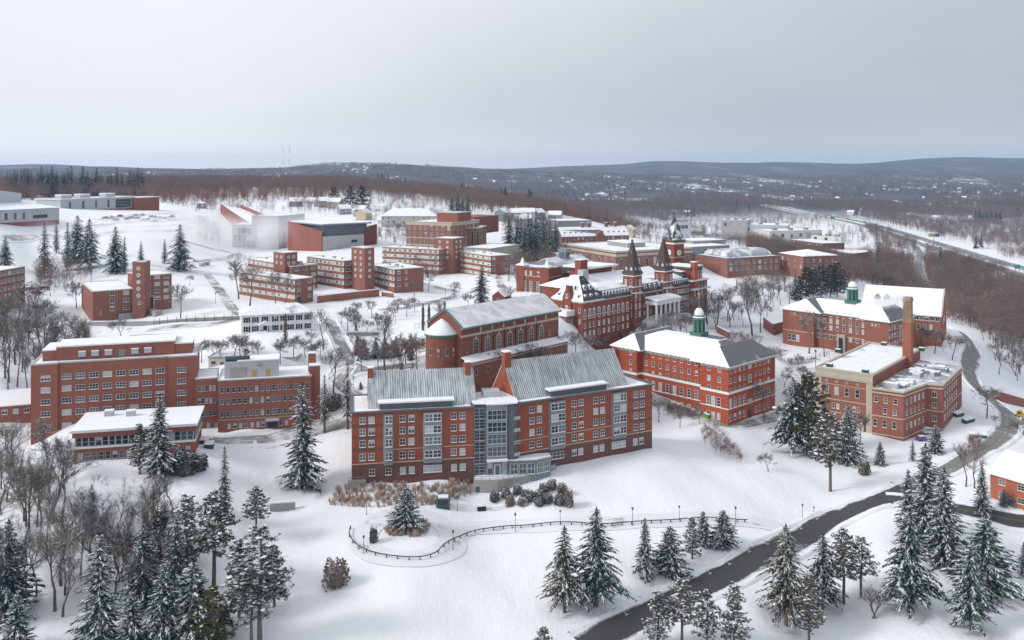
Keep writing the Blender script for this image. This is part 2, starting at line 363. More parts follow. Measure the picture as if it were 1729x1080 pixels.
# ------------------------------------------------------------------ buildings
class Bld:
    """local frame: x along the named front from A to B, y away from the viewer, z up from the base"""
    def __init__(s, name, label, cat, A, B, z, zb, group=None):
        a = onz(*A, z); b = onz(*B, z); s.L = (b.xy-a.xy).length; s.H = z-zb; s.zb = zb
        s.rz = math.atan2(b.y-a.y, b.x-a.x); s.root = empty(name, (a.x, a.y, zb), s.rz); tag(s.root, label, cat, group); s.A = a
        s.r = random.Random(int(abs(a.x)*10)); s.T = (0.0, 0.0, 0.0); s.b0 = s
    def sub(s, A, B, z, zb=None):                                        # a wing of the same building that stands at its own angle
        t = object.__new__(Bld); t.b0 = s.b0; t.root = s.root; t.r = s.r; zb = s.zb if zb is None else zb
        a = onz(*A, z); b = onz(*B, z); t.L = (b.xy-a.xy).length; t.H = z-zb; t.zb = zb; t.A = a
        t.rz = math.atan2(b.y-a.y, b.x-a.x); x, y = s.b0.loc(*A, z); t.T = (x, y, t.rz-s.b0.rz); t.dz = zb-s.b0.zb
        return t
    def put(s, o):
        x, y, a = s.T
        if s is not s.b0:
            l = o.location; c, n = math.cos(a), math.sin(a)
            o.location = (x+l.x*c-l.y*n, y+l.x*n+l.y*c, l.z+s.dz); o.rotation_euler = (0, 0, o.rotation_euler.z+a)
        return o
    def world(s, x, y):
        c, n = math.cos(s.rz), math.sin(s.rz); return s.A.x+x*c-y*n, s.A.y+x*n+y*c
    def u(s, px, p=(0, 0), q=(1, 0)):                                    # metres along wall p->q at a picture column
        P = Vector(s.world(*p)); D = (Vector(s.world(*q))-P).normalized(); k = (px-PX0)/FPX
        return (k*P.y-P.x)/(D.x-k*D.y)
    def us(s, pxs, p=(0, 0), q=(1, 0)): return [s.u(x, p, q) for x in pxs]
    def zz(s, px, py, p=(0, 0), q=(1, 0)):                               # height above the base on that wall
        P = Vector(s.world(*p)); D = (Vector(s.world(*q))-P).normalized(); d = P.y+D.y*s.u(px, p, q)
        return CAMZ-(py-HOR)*d/FPX-s.zb
    def para(s, a, b, c, z):                                             # level outline from three roof corners: far left, near, far right
        A_, B_, C_ = (Vector(s.loc(*k, z)) for k in (a, b, c)); e = (B_-A_); n = Vector((-e.y, e.x)).normalized()
        w = (C_-B_).dot(n); return [tuple(A_), tuple(B_), tuple(B_+n*w), tuple(A_+n*w)]
    def loc(s, px, py, z):                                               # local x, y of a pixel on a level plane
        p = onz(px, py, z)-s.A; c, n = math.cos(s.rz), math.sin(s.rz); return p.x*c+p.y*n, -p.x*n+p.y*c
    def add(s, name, vs, fs, m, parent=None, **k):
        o = mesh(name, vs, fs, m, parent or s.root, **k); return o if parent else s.put(o)
    def box(s, name, x0, x1, y0, y1, z0, z1, m, parent=None): return s.add(name, *boxvf(x0, x1, y0, y1, z0, z1), m, parent)
    def prism(s, name, poly, z0, z1, m, parent=None): return s.add(name, *prismvf(poly, z0, z1), m, parent)
    def wall(s, poly, z1, m, z0=-9.0, name='wall'): return s.prism(name, poly, z0, z1, m)
    def flat(s, poly, z, cap=None, snow=None, rim=.38, h=.32, over=.12):  # snow-filled flat roof inside a coping
        o = offset(poly, over); i = offset(poly, -rim); n = len(poly)
        v = [(x, y, z+.003) for x, y in o]+[(x, y, z+h) for x, y in o]+[(x, y, z+h) for x, y in i]+[(x, y, z+.1) for x, y in i]; f = []
        for k in range(n):
            q = (k+1) % n
            for a in (0, 1, 2): f.append((a*n+k, a*n+q, (a+1)*n+q, (a+1)*n+k))
        f.append(tuple(reversed(range(n))))
        s.add('coping', v, f, cap or M_METALL)
        return s.add('roof', [(x, y, z+.14) for x, y in i], [tuple(range(n))], snow or M_ROOFSNOW)
    def hip(s, x0, x1, y0, y1, z, rise, m, run=None, mats=None, over=.9, th=.35, name='roof', flat=0.0):
        """hipped roof; mats = material index for [front, right, back, left, top]"""
        x0 -= over; x1 += over; y0 -= over; y1 += over
        w = (y1-y0)/2-flat/2; run = w if run is None else run
        a = [(x0,y0),(x1,y0),(x1,y1),(x0,y1)]
        rx0, rx1 = x0+run, x1-run; ry0, ry1 = (y0+y1)/2-flat/2-.01, (y0+y1)/2+flat/2+.01
        v = [(x,y,z) for x,y in a]+[(x,y,z+th) for x,y in a]+[(rx0,ry0,z+rise),(rx1,ry0,z+rise),(rx1,ry1,z+rise),(rx0,ry1,z+rise)]
        f = [(3,2,1,0),(0,1,5,4),(1,2,6,5),(2,3,7,6),(3,0,4,7),(4,5,9,8),(5,6,10,9),(6,7,11,10),(7,4,8,11),(8,9,10,11)]
        ms = m if isinstance(m, list) else [m]
        mi = [0]*5+(list(mats) if mats else [0]*5)
        return s.put(link(name, meshdata(name, v, f, ms, mi), s.root))
    def gable(s, x0, x1, y0, y1, z, rise, m, wallm, over=.5, th=.3, name='roof', axis='x', mats=None):
        """gable roof with the ridge along x (or y) and solid gable ends"""
        if axis == 'x':
            ym = (y0+y1)/2; T = lambda a, b, c: (a, b, c); e0, e1, m0, m1, mm = x0, x1, y0, y1, ym
        else:
            T = lambda a, b, c: (b, a, c); e0, e1, m0, m1, mm = y0, y1, x0, x1, (x0+x1)/2
        g = [T(e0,m0,z),T(e0,m1,z),T(e0,mm,z+rise),T(e1,m0,z),T(e1,m1,z),T(e1,mm,z+rise)]
        s.add('gable', g, [(0,1,2),(3,4,5),(0,3,4,1),(0,2,5,3),(1,4,5,2)], wallm)
        sl = rise/((m1-m0)/2); d0, d1 = m0-over, m1+over; ze = z-over*sl
        v = []
        for e in (e0-over*.5, e1+over*.5): v += [T(e,d0,ze+.02),T(e,mm,z+rise+.02),T(e,d1,ze+.02),T(e,d0,ze+th),T(e,mm,z+rise+th),T(e,d1,ze+th)]
        f = [(3,9,10,4),(4,10,11,5),(0,1,7,6),(1,2,8,7),(0,6,9,3),(2,5,11,8),(0,3,4,1),(1,4,5,2),(6,7,10,9),(7,8,11,10)]
        ms = m if isinstance(m, list) else [m]; mi = [0]*10
        if mats: mi[0], mi[1] = mats
        return s.put(link(name, meshdata(name, v, f, ms, mi), s.root))
    def win(s, p, q, us, zs, w, h, style=SASH, fm=None, blind=.25, mid=.3, parent=None, skip=(), blue=False):
        """windows on the wall p->q (outward side on the right hand); us = metres along it, zs = sill heights"""
        P = Vector(p); D = Vector(q)-P; L = D.length; D /= L; a = math.atan2(D.y, D.x)
        fr, panes = window_mesh(w, h, style, fm or M_WHITE)
        for j, z in enumerate(zs):
            for i, u in enumerate(us):
                if (i, j) in skip: continue
                c = P+D*u
                o = link('window', fr, parent or s.root, (c.x, c.y, z), a)
                if parent is None: s.put(o)
                k = s.r.random(); link('pane', panes[3] if blue else panes[4 if len(panes) > 4 and .62 < k < .72 else 2 if k < blind*.8 else 1 if k < blind*.8+mid*.7 else 0], o)
    def band(s, p, q, z, h, m, d=.1, name='band'):
        P = Vector(p); D = Vector(q)-P; L = D.length; a = math.atan2(D.y, D.x)
        o = mesh(name, *boxvf(-.02, L+.02, -d, .02, 0, h), m, s.root); o.location = (P.x, P.y, z); o.rotation_euler = (0, 0, a); return s.put(o)
    def chimney(s, x, y, w, d, z0, z1, m, cap=True):
        c = s.box('chimney', x-w/2, x+w/2, y-d/2, y+d/2, z0, z1, m)
        if cap: s.box('cap', x-w/2-.12, x+w/2+.12, y-d/2-.12, y+d/2+.12, z1+.003, z1+.28, M_SNOW, c)
        return c
def lin(a, b, n): return [a+(b-a)*i/(n-1) for i in range(n)] if n > 1 else [(a+b)/2]
def rect(x0, x1, y0, y1): return [(x0, y0), (x1, y0), (x1, y1), (x0, y1)]
# ------------------------------------------------------------------ ground
def ground_mat():
    m, nt, b = new_mat('ground_snow'); p = wpos(nt)
    sep = N(nt, 'ShaderNodeSeparateXYZ'); nt.links.new(p, sep.inputs[0])
    big = noise(nt, p, .02, 6); fine = noise(nt, p, .5, 8, .68); mid = noise(nt, scaled(nt, p, (1, .35, 1)), .09, 6, .6)
    c = mixc(nt, big, tuple(x*.95 for x in SNOW), tuple(min(1, x*1.03) for x in SNOW))
    c = mixc(nt, maprange(nt, mid, .52, .8, 0, .3), c, (.64, .66, .71))
    c = mixc(nt, maprange(nt, fine, .66, .8, 0, .25), c, (.42, .38, .34))                       # grass tips and litter through the snow
    # land cover far away, where single trees can no longer be told apart
    w1 = noise(nt, scaled(nt, p, (.0016, .0006, 0)), 1.0, 8, .66); w2 = noise(nt, scaled(nt, p, (.009, .0026, 0)), 1.0, 6, .6)
    wood = mixc(nt, w2, (.055, .052, .054), (.115, .104, .102))
    wood = mixc(nt, maprange(nt, w1, .56, .64), wood, (.030, .040, .040))
    field = math_node(nt, 'MULTIPLY', maprange(nt, noise(nt, scaled(nt, p, (.004, .0011, 0)), 1.0, 7, .7), .56, .61), maprange(nt, sep.outputs[1], 4200, 5600, 1, .12))
    far = mixc(nt, field, wood, (.70, .72, .76))
    k = maprange(nt, sep.outputs[1], 1500, 2300, 0, 1, True)
    c = mixc(nt, k, c, far)
    nt.links.new(c, b.inputs['Base Color']); b.inputs['Roughness'].default_value = .8; spec(b, .15)
    h = math_node(nt, 'ADD', math_node(nt, 'MULTIPLY', mid, 3.0), fine); bump(nt, b, h, .5, .4)
    return m
M_GROUND = ground_mat()
def terrain():
    nu, nv = 620, 640
    us = np.linspace(-1.18, 1.18, nu); vs_ = np.linspace(math.log(58), math.log(9500), nv)
    U, V = np.meshgrid(us, vs_, indexing='ij'); Y = np.exp(V); X = U*Y; Z = zuv(U, V)
    ph = PH_
    amp = np.clip((Y-1800)/3000, 0, 1)*6
    Z = Z+amp*(np.sin(X/420+ph[0])*np.cos(Y/900+ph[1])+.7*np.sin(X/170+ph[2])+.5*np.sin(X/83+Y/300+ph[3]))
    Z = Z+pert(X, Y)
    co_ = np.stack([X, Y, Z], -1).reshape(-1, 3)
    idx = np.arange(nu*nv).reshape(nu, nv)
    q = np.stack([idx[:-1, :-1], idx[1:, :-1], idx[1:, 1:], idx[:-1, 1:]], -1).reshape(-1, 4)
    me = bpy.data.meshes.new('ground'); me.vertices.add(len(co_)); me.vertices.foreach_set('co', co_.ravel())
    me.loops.add(q.size); me.loops.foreach_set('vertex_index', q.ravel().astype(np.int32))
    me.polygons.add(len(q)); me.polygons.foreach_set('loop_start', np.arange(0, q.size, 4, dtype=np.int32))
    me.update(calc_edges=True); me.polygons.foreach_set('use_smooth', [True]*len(q)); me.materials.append(M_GROUND)
    tag(link('ground', me), kind='structure')
terrain()
# ------------------------------------------------------------------ roads, drives and paths (sheets laid over the snow, with ploughed banks)
def spline(P, step=2.0, closed=False):
    out = []; n = len(P)
    for i in range(n if closed else n-1):
        p0, p1, p2, p3 = (P[(i+k) % n] if closed else P[min(max(i+k, 0), n-1)] for k in (-1, 0, 1, 2))
        m = max(2, int((p2-p1).length/step))
        for j in range(m):
            t = j/m; out.append(.5*((2*p1)+(p2-p0)*t+(2*p0-5*p1+4*p2-p3)*t*t+(3*p1-p0-3*p2+p3)*t**3))
    if not closed: out.append(P[-1])
    return out
def road_mat(name, col, lo, hi, scale=.12, stretch=(1, 1, 1), wear=(.72, .74, .77)):
    m, nt, b = new_mat(name); p = wpos(nt); f = noise(nt, scaled(nt, p, stretch), scale, 7, .66); g = noise(nt, p, .9, 5, .7); uv = N(nt, 'ShaderNodeUVMap'); sp = N(nt, 'ShaderNodeSeparateXYZ'); nt.links.new(uv.outputs[0], sp.inputs[0])
    e = math_node(nt, 'ABSOLUTE', math_node(nt, 'SUBTRACT', sp.outputs[0], .5))                # 0 in the middle, .5 at the kerb
    st = noise(nt, scaled(nt, uv.outputs[0], (9, .035, 1)), 1.0, 4, .6)                        # wheel tracks run along the road
    k = math_node(nt, 'ADD', math_node(nt, 'ADD', f, math_node(nt, 'MULTIPLY', math_node(nt, 'SUBTRACT', st, .5), .55)), math_node(nt, 'MULTIPLY', maprange(nt, e, .30, .5), .46))
    c = mixc(nt, g, tuple(x*.75 for x in col), tuple(x*1.3 for x in col)); c = mixc(nt, maprange(nt, k, lo, hi), c, wear)
    nt.links.new(c, b.inputs['Base Color']); b.inputs['Roughness'].default_value = .8; spec(b, .25); MATS[name] = m; return m
M_ROAD = road_mat('asphalt_cleared', (.062, .061, .063), .66, .86); M_LANE = road_mat('asphalt_slushy', (.22, .215, .21), .44, .66); M_DRIVE = road_mat('drive_snowed', (.10, .098, .096), .26, .46, wear=(.70, .715, .745)); M_ROADS = road_mat('asphalt_gritty', (.19, .185, .18), .58, .82); M_LOT = road_mat('car_park_snowed', (.30, .30, .31), .42, .62); M_HWY = road_mat('asphalt_salted', (.22, .22, .23), .60, .86)
M_YLINE = plain('yellow_line', (.26, .20, .08), .7, .5, 1); M_WLINE = plain('white_line', (.5, .5, .5), .7, .3, 2); M_BANK = snow_mat('ploughed_snow', (.50, .48, .46), .26, .42, .5)
ROADS = []
def ribbon_mesh(name, C, w, mat, lift, nx=6, parent=None, hump=0.0, off=0.0, closed=False):
    V, F, UV = [], [], []; L = 0.0; n = len(C)
    for i, p in enumerate(C):
        a, b = C[(i-1) % n] if closed else C[max(i-1, 0)], C[(i+1) % n] if closed else C[min(i+1, n-1)]; d = Vector((b.x-a.x, b.y-a.y)).normalized(); s = Vector((d.y, -d.x))
        if i: L += (C[i]-C[i-1]).length
        for k in range(nx+1):
            t = k/nx; q = Vector((p.x, p.y))+s*(off+(t-.5)*w); V.append((q.x, q.y, gz(q.x, q.y)+lift+hump*math.sin(math.pi*t)*(1+.45*math.sin(i*1.3+k)))); UV.append((t, L))
    for i in range(n if closed else n-1):
        for k in range(nx): a = i*(nx+1)+k; b = ((i+1) % n)*(nx+1)+k; F.append((a+1, a, b, b+1) if False else (a, a+1, b+1, b))
    me = meshdata(name, V, F, mat, smooth=True); ul = me.uv_layers.new(name='UVMap'); ul.data.foreach_set('uv', [c for l in me.loops for c in UV[l.vertex_index]]); return link(name, me, parent)
def road(name, px, w, mat, bank=True, line=None, step=2.5, lift=.10, closed=False, world=None, bh=.45):
    P = world or [ground(*p) for p in px]; C = spline([Vector((p.x, p.y, 0)) for p in P], step, closed)
    r = tag(ribbon_mesh(name, C, w, mat, lift, closed=closed), kind='structure'); ROADS.append((C, w))
    if bank:
        for s in (-1, 1): ribbon_mesh('snow_bank', C, 1.5, M_BANK, .02, 4, r, bh, s*(w/2+.55), closed)
    if line:
        for o in ((-.12, .12) if line is M_YLINE else (0,)): ribbon_mesh('lane_line', C, .08, line, lift+.03, 1, r, 0, o)
    return r
road('main_road', [(985, 1092), (1100, 1033), (1200, 985), (1300, 932), (1400, 880), (1490, 842), (1530, 825)], 7.0, M_ROAD, True, None)
road('main_road', [(1530, 825), (1560, 812), (1625, 778), (1680, 745), (1704, 718), (1698, 695), (1668, 670), (1643, 647), (1635, 618), (1642, 592), (1632, 570), (1614, 556), (1585, 548)], 7.6, M_ROADS, True, M_YLINE)
road('side_road', [(1500, 843), (1560, 850), (1640, 864), (1729, 882), (1830, 900)], 6.5, M_ROAD, True, M_YLINE, lift=.115)
CI = ground(690, 904)
road('drive', [(1322, 893), (1290, 883), (1240, 877), (1150, 878), (1050, 882), (950, 886), (860, 890), (800, 893), (762, 896)], 5.5, M_DRIVE, False)
road('drive_loop', None, 6.5, M_DRIVE, False, world=[CI+Vector((math.cos(a)*10.5, math.sin(a)*10.0, 0)) for a in np.linspace(0, 2*math.pi, 17)[:-1]], closed=True, lift=.12)
road('lane', [(650, 690), (609, 672), (572, 643), (582, 622), (587, 604), (577, 583), (563, 556), (553, 540)], 6, M_LANE)
road('lane', [(572, 643), (592, 628), (640, 622), (700, 618)], 5.5, M_LANE, lift=.13)
road('lane', [(355, 742), (420, 742), (490, 732), (560, 722), (625, 706)], 7, M_LANE)
road('lane', [(350, 462), (372, 492), (392, 520), (396, 540), (250, 556)], 6, M_LANE, False)
road('path', [(690, 472), (740, 486), (770, 492), (752, 505), (700, 517), (640, 524)], 4.5, M_LANE, False)
road('path', [(860, 508), (842, 470), (836, 440), (850, 420), (880, 395)], 5, M_LANE, False)
road('path', [(1100, 668), (1150, 692), (1210, 716), (1260, 716), (1330, 690)], 5.5, M_LANE, False)
road('path', [(1326, 590), (1312, 600), (1330, 615), (1380, 605)], 5, M_LANE, False)
road('street', [(590, 388), (640, 386), (690, 398), (742, 402)], 9, M_LOT)
road('street', [(598, 378), (660, 384), (700, 390)], 5, M_LOT, False)
road('car_park_lane', [(110, 398), (200, 376), (290, 372), (345, 377), (352, 384), (300, 389), (200, 392), (150, 400)], 9, M_LOT, False)
road('car_park_lane', [(170, 372), (230, 363), (290, 361)], 12, M_LOT, False); road('car_park_lane', [(210, 384), (300, 380), (340, 380)], 5, M_LOT, False, lift=.14)
road('car_park_lane', [(310, 408), (360, 420), (400, 428), (380, 436), (320, 444)], 6, M_LOT, False)
road('car_park_lane', [(0, 404), (60, 400), (110, 398)], 9, M_LOT, False, lift=.13)
hw = [ground(*p) for p in [(1290, 344.5), (1340, 355), (1440, 374), (1500, 390), (1560, 409), (1640, 434), (1729, 460), (1850, 497)]]
def offs(P, o):
    out = []
    for i, p in enumerate(P): d = (P[min(i+1, len(P)-1)]-P[max(i-1, 0)]); d.z = 0; d.normalize(); out.append(p+Vector((d.y, -d.x, 0))*o)
    return out
road('expressway', None, 21, M_HWY, True, M_WLINE, 12, .5, world=offs(hw, -13), bh=.5); road('expressway', None, 21, M_HWY, True, M_WLINE, 12, .5, world=offs(hw, 13), bh=.5)
road('slip_road', [(1540, 408), (1553, 428), (1551, 448), (1560, 475), (1580, 502)], 10, M_HWY, True, None, 8, .4, bh=.8)
road('railway_track', [(1590, 516), (1650, 528), (1729, 548), (1820, 570)], 7, M_LANE, True, None, 6, .3)
# parking bay ticks along the near side of the main road
mk = MB(); C = ROADS[0][0]
for i in range(6, 42, 3):
    p, q = C[i], C[i+1]; d = Vector((q.x-p.x, q.y-p.y)).normalized(); s = Vector((d.y, -d.x))
    for a, b_ in ((-3.4, -2.0),):
        e = [Vector((p.x, p.y))+s*a-d*.09, Vector((p.x, p.y))+s*b_-d*.09, Vector((p.x, p.y))+s*b_+d*.09, Vector((p.x, p.y))+s*a+d*.09]
        e2 = [Vector((p.x, p.y))+s*-2.1-d*.5, Vector((p.x, p.y))+s*-1.9-d*.5, Vector((p.x, p.y))+s*-1.9+d*.5, Vector((p.x, p.y))+s*-2.1+d*.5]
        for w_ in (e, e2): mk.add([(k.x, k.y, gz(k.x, k.y)+.17) for k in w_], [(0, 1, 2, 3)])
tag(mk.build('bay_marking', M_WLINE), kind='structure')
def cv(ox, oy, s): return (lambda *xs: [ox+x/s for x in xs]), (lambda *ys: [oy+y/s for y in ys])
MBR = lambda: None
# ------------------------------------------------------------------ the two-winged residence hall in front
def residence():
    X, Y = cv(570, 580, 3.144)
    b = Bld('residence_hall', 'two-winged red brick residence hall with grey seamed roofs and glass link, above the drive', 'building', (594, 698), (799.5, 688), 36.4, 18)
    L, H = b.L, b.H
    def wing(w, dep, wins, bays, rows, grow, gwins, roofx, ridge, rise, stripes, lead):
        L = w.L; P = rect(0, L, 0, dep)
        w.wall(P, 5.1, B_DARK, name='base_wall'); w.wall(P, H, B_DORM, 5.103)
        w.band((0, 0), (L, 0), 5.0, .25, M_STONE)
        w.flat(P, H, M_METALD, M_ROOFSNOW, .5, .35, .55)
        for x0, x1 in bays:
            d = .75; poly = [(x0, .02), (x0+.35, -d), (x1-.35, -d), (x1, .02)]
            w.prism('bay', poly, 4.6, H-.55, M_METAL)
        for x0, x1, z, h in stripes:
            w.band((x0, 0), (x1, 0), z, h, B_DARK, .03, 'brick_stripe')
        for x0, x1 in lead: w.band((x0, 0), (x1, 0), rows[3]+2.35, .2, M_STONE, .06)
        w.win((0, 0), (L, 0), wins, rows, 1.55, 1.75, PAIR, blind=.22, mid=.35)
        for x0, x1 in bays:
            W_ = (x1-x0-.8)/2
            for k in (0, 1):
                w.win((x0, -.75), (x1, -.75), [.4+W_*(k+.5)], [z-.05 for z in rows], W_-.12, 1.95, (2, 2, .09) if W_ > 1.5 else (1, 2, .09), M_WHITE, blind=.22, mid=.4)
        w.win((0, 0), (L, 0), gwins[0], [grow], 1.55, 1.8, PAIR, blind=.6)
        for u, ww in gwins[1]: w.win((0, 0), (L, 0), [u], [grow], ww, 1.9, (4, 2, .09), blind=.8)
        # seamed roof
        x0, x1 = roofx; y0, y1 = 3.2, dep-.6
        w.gable(x0, x1, y0, y1, H+.2, rise, M_SEAM, B_DORM, .0, .3)
        m = MB(); ym = (y0+y1)/2; n = int((x1-x0)/.62)
        for i in range(n):
            x = x0+.2+(x1-x0-.4)*i/(n-1)
            m.add([(x-.06, y0, H+.48), (x+.06, y0, H+.48), (x+.06, ym, H+.2+rise+.3), (x-.06, ym, H+.2+rise+.3), (x-.06, y0, H+.64), (x+.06, y0, H+.64), (x+.06, ym, H+.2+rise+.47), (x-.06, ym, H+.2+rise+.47)],
                  [(4, 5, 6, 7), (0, 1, 5, 4), (1, 2, 6, 5), (3, 0, 4, 7)])
        s = w.put(m.build('roof_seam', M_SEAMRIB, b.root)); tag(s, kind='stuff')
        return y0, y1
    us = b.us(X(133, 180, 345, 392, 617, 663)); bays = [tuple(b.us(X(243, 298))), tuple(b.us(X(453, 558)))]
    rows = [b.zz(*X(345), y)-.88 for y in Y(397, 459, 520, 590)]; gr = b.zz(*X(345), *Y(673))-.9
    sx = b.us(X(75, 240))[1]
    st = [(0, sx, (rows[i]+rows[i+1])/2+.72, .75) for i in range(3)]
    y0, y1 = wing(b, 18, us, bays, rows, gr, ([*b.us(X(183, 347, 394, 618, 664)), b.u(*X(270))], [(b.u(*X(505)), 4.9)]), (4.3, 33.2), 0, 8.0, st, [(bays[0][1], bays[1][0]), (bays[1][1], L)])
    b.chimney(5.0, 9.7, 1.5, 1.6, H+4, H+9.6, B_DORM); b.chimney(31.6, 9.4, 1.5, 1.6, H+4, H+10.2, B_DORM)
    d = b.box('clerestory', *b.us(X(225, 615)), 1.6, 3.6, H+.2, H+1.75, M_METALD)
    b.box('snow_cap', b.u(*X(215)), b.u(*X(625)), 1.3, 5.2, H+1.76, H+2.15, M_SNOW, d)
    # balcony at the far corner
    bal = b.box('balcony', -1.0, 3.6, -1.3, -.02, -5, 1.2, M_CONC); b.box('railing', -1.0, 3.6, -1.28, -1.2, 2.1, 2.2, M_METAL, bal)
    w = b.sub((875, 682), (1101, 650), 36.4)
    bays = [tuple(w.us(X(1120, 1208))), tuple(w.us(X(1452, 1532)))]
    r2 = [w.zz(*X(1031), y)-.88 for y in Y(350, 409, 470, 535)]
    sx2 = w.u(*X(1545))
    wing(w, 18, w.us(X(1031, 1071, 1256, 1293, 1370, 1406, 1583, 1617)), bays, r2, w.zz(*X(1256), *Y(577))-.9,
         (w.us(X(1256, 1291, 1370, 1403, 1580, 1613)), [(w.u(*X(1162)), 4.8), (w.u(*X(1492)), 4.8)]), (.8, w.L-6.5), 0, 9.2,
         [(sx2, w.L, (r2[i]+r2[i+1])/2+.72, .7) for i in range(3)], [(0, bays[0][0]), (bays[0][1], bays[1][0])])
    w.chimney(1.6, 10, 1.9, 2.2, H+4, H+12.2, B_DORM)
    w.win((.8, 18), (.8, 0), [8.6], [H+3.4], .5, 2.6, ONE, M_STONE)
    d = w.box('clerestory', *w.us(X(1150, 1445)), 1.6, 3.6, H+.2, H+1.75, M_METALD)
    w.box('snow_cap', w.u(*X(1142)), w.u(*X(1452)), 1.3, 5.6, H+1.76, H+2.15, M_SNOW, d)
    # glazed link
    ax, ay = b.loc(875, 682, 36.4)
    t = b.box('stair_tower', L+.02, L+3.4, .6, 16, -7, H+.3, M_METALD)
    b.win((L, .6), (L+3.4, .6), [1.7], [z for z in (-.2, 3.2, 6.3, 9.4, 12.5, 15.2)], 3.0, 2.7, (2, 3, .1), M_METALL, blind=0, mid=.6)
    g = b.box('glass_bay', L+3.42, L+9.0, -.9, 14, 4.2, H+.7, M_METAL)
    b.win((L+3.42, -.9), (L+9, -.9), [2.79], [5.4, 8.7, 11.9, 15.1], 5.1, 2.6, (4, 2, .12), M_METALL, blind=0, mid=.7)
    b.box('canopy', L+3.42, L+9.0, -2.2, -.9, 4.25, 4.65, M_SNOW)
    b.box('lobby', L+3.42, ax+.5, -.3, 12, -7, 4.2, M_METAL)
    b.win((L+3.42, -.3), (ax, -.3), [1.0, 4.9], [.4], 1.2, 3.2, PAIR, M_METALL, blind=.4)
    dr = b.box('door', L+5.6, L+7.2, -.42, -.28, .1, 3.0, M_WHITE); b.box('pane', L+5.8, L+7.0, -.46, -.43, .3, 2.8, G_BLUE, dr)
    poly = [(L+9.02, -.5), (L+10.6, -1.0), (ax-.8, -.6), (ax-.05, .9), (ax-.05, 12), (L+9.02, 12)]
    b.prism('panel_wall', poly, 3.6, H+.4, M_METALD)
    b.win(poly[1], poly[2], [1.2], [5.2, 8.4, 11.7, 14.9], 1.9, .75, (2, 1, .1), M_METALL)
    b.prism('link_roof', [(L+.0, .3), (L+3.4, -.2), (L+3.4, -1.1), (L+9.1, -1.2), (ax-.6, -.8), (ax, 1.2), (ax-.2, 12), (L+.1, 12)], H+.72, H+1.0, M_ROOFSNOW)
    b.box('plant_box', L+3.5, L+8.2, 6, 10, H+1.0, H+2.6, M_METALL)
    # pavilion under the corner, terrace and its concrete wall
    q = [b.loc(*p, 18) for p in ((848, 797), (922, 783))]
    pv = [(ax-3.0, -.95), q[1] if False else (ax+4.4, -1.5), (ax+8.8, .3), (ax+8.6, 3), (ax-3.0, 3)]
    b.prism('pavilion', pv, -6, 3.7, M_METAL); b.prism('pavilion_roof', offset(pv, .5), 3.71, 4.0, M_METAL); b.prism('snow_cap', offset(pv, .1), 4.01, 4.25, M_SNOW)
    b.win(pv[0], pv[1], [1.4, 3.8, 6.0], [.3], 1.9, 2.9, (2, 2, .1), M_WHITE, blue=True); b.win(pv[1], pv[2], [1.2, 3.4], [.3], 1.9, 2.9, (3, 2, .1), M_WHITE, blue=True)
    T = [b.loc(*p, 17.9) for p in (*zip(X(722, 850, 1000, 1100, 1165), Y(727, 727, 705, 678, 655)), (930, 775), (870, 790), (800, 800))]
    tr = b.prism('terrace', T, -8, -.08, M_CONC); b.prism('snow_cap', offset(T, -.35), -.079, .22, M_SNOW, tr)
    rl = MB()
    for i in range(4):
        p, r = Vector(T[i]), Vector(T[i+1]); n = max(2, int((r-p).length/1.6))
        for k in range(n+1):
            c = p.lerp(r, k/n); rl.box(c.x-.04, c.x+.04, c.y-.04, c.y+.04, -.1, 1.05)
        for z in (1.0, .55): rl.tube([(*p, z), (*r, z)], .05, 4)
    o = rl.build('railing', M_METAL, b.root)
    f0 = b.loc(944, 783, 18); f1 = b.loc(955, 803, 14.5)
    sm = MB()
    for k in range(10):
        c = Vector(f0).lerp(Vector(f1), k/9); sm.box(c.x-.6, c.x+.9, c.y-.35, c.y+.35, -8, -.1-k*.36)
    sm.build('stair', M_CONC, b.root)
    dx, dy = b.loc(808, 836, 14.5); wd = b.box('basement_door', dx-1.0, dx+1.0, T[0][1]-.25, T[0][1]-.02, -4.2, -1.2, M_METALL); b.box('pane', dx-.6, dx+.6, T[0][1]-.3, T[0][1]-.26, -4, -1.6, G_BLUE, wd)
def seam_mat():
    m, nt, bb = new_mat('seamed_metal'); tc = N(nt, 'ShaderNodeTexCoord'); p = tc.outputs['Object']
    f = noise(nt, scaled(nt, p, (1.3, .22, .22)), 1.0, 5, .6); g = noise(nt, p, .12, 3)
    sp = N(nt, 'ShaderNodeSeparateXYZ'); nt.links.new(p, sp.inputs[0])
    wv = math_node(nt, 'SINE', math_node(nt, 'MULTIPLY', sp.outputs[0], 2*math.pi/.62))
    k = math_node(nt, 'ADD', math_node(nt, 'ADD', f, math_node(nt, 'MULTIPLY', wv, .13)), math_node(nt, 'MULTIPLY', math_node(nt, 'SUBTRACT', g, .5), .7))
    c = mixc(nt, maprange(nt, k, .28, .64, .06, .92), (.17, .195, .20), (.70, .73, .76))
    nt.links.new(c, bb.inputs['Base Color']); bb.inputs['Roughness'].default_value = .6; return m
M_SEAM = seam_mat(); M_SEAMRIB = plain('seam_rib', (.17, .19, .205), .5, .3, 1.0)
residence()
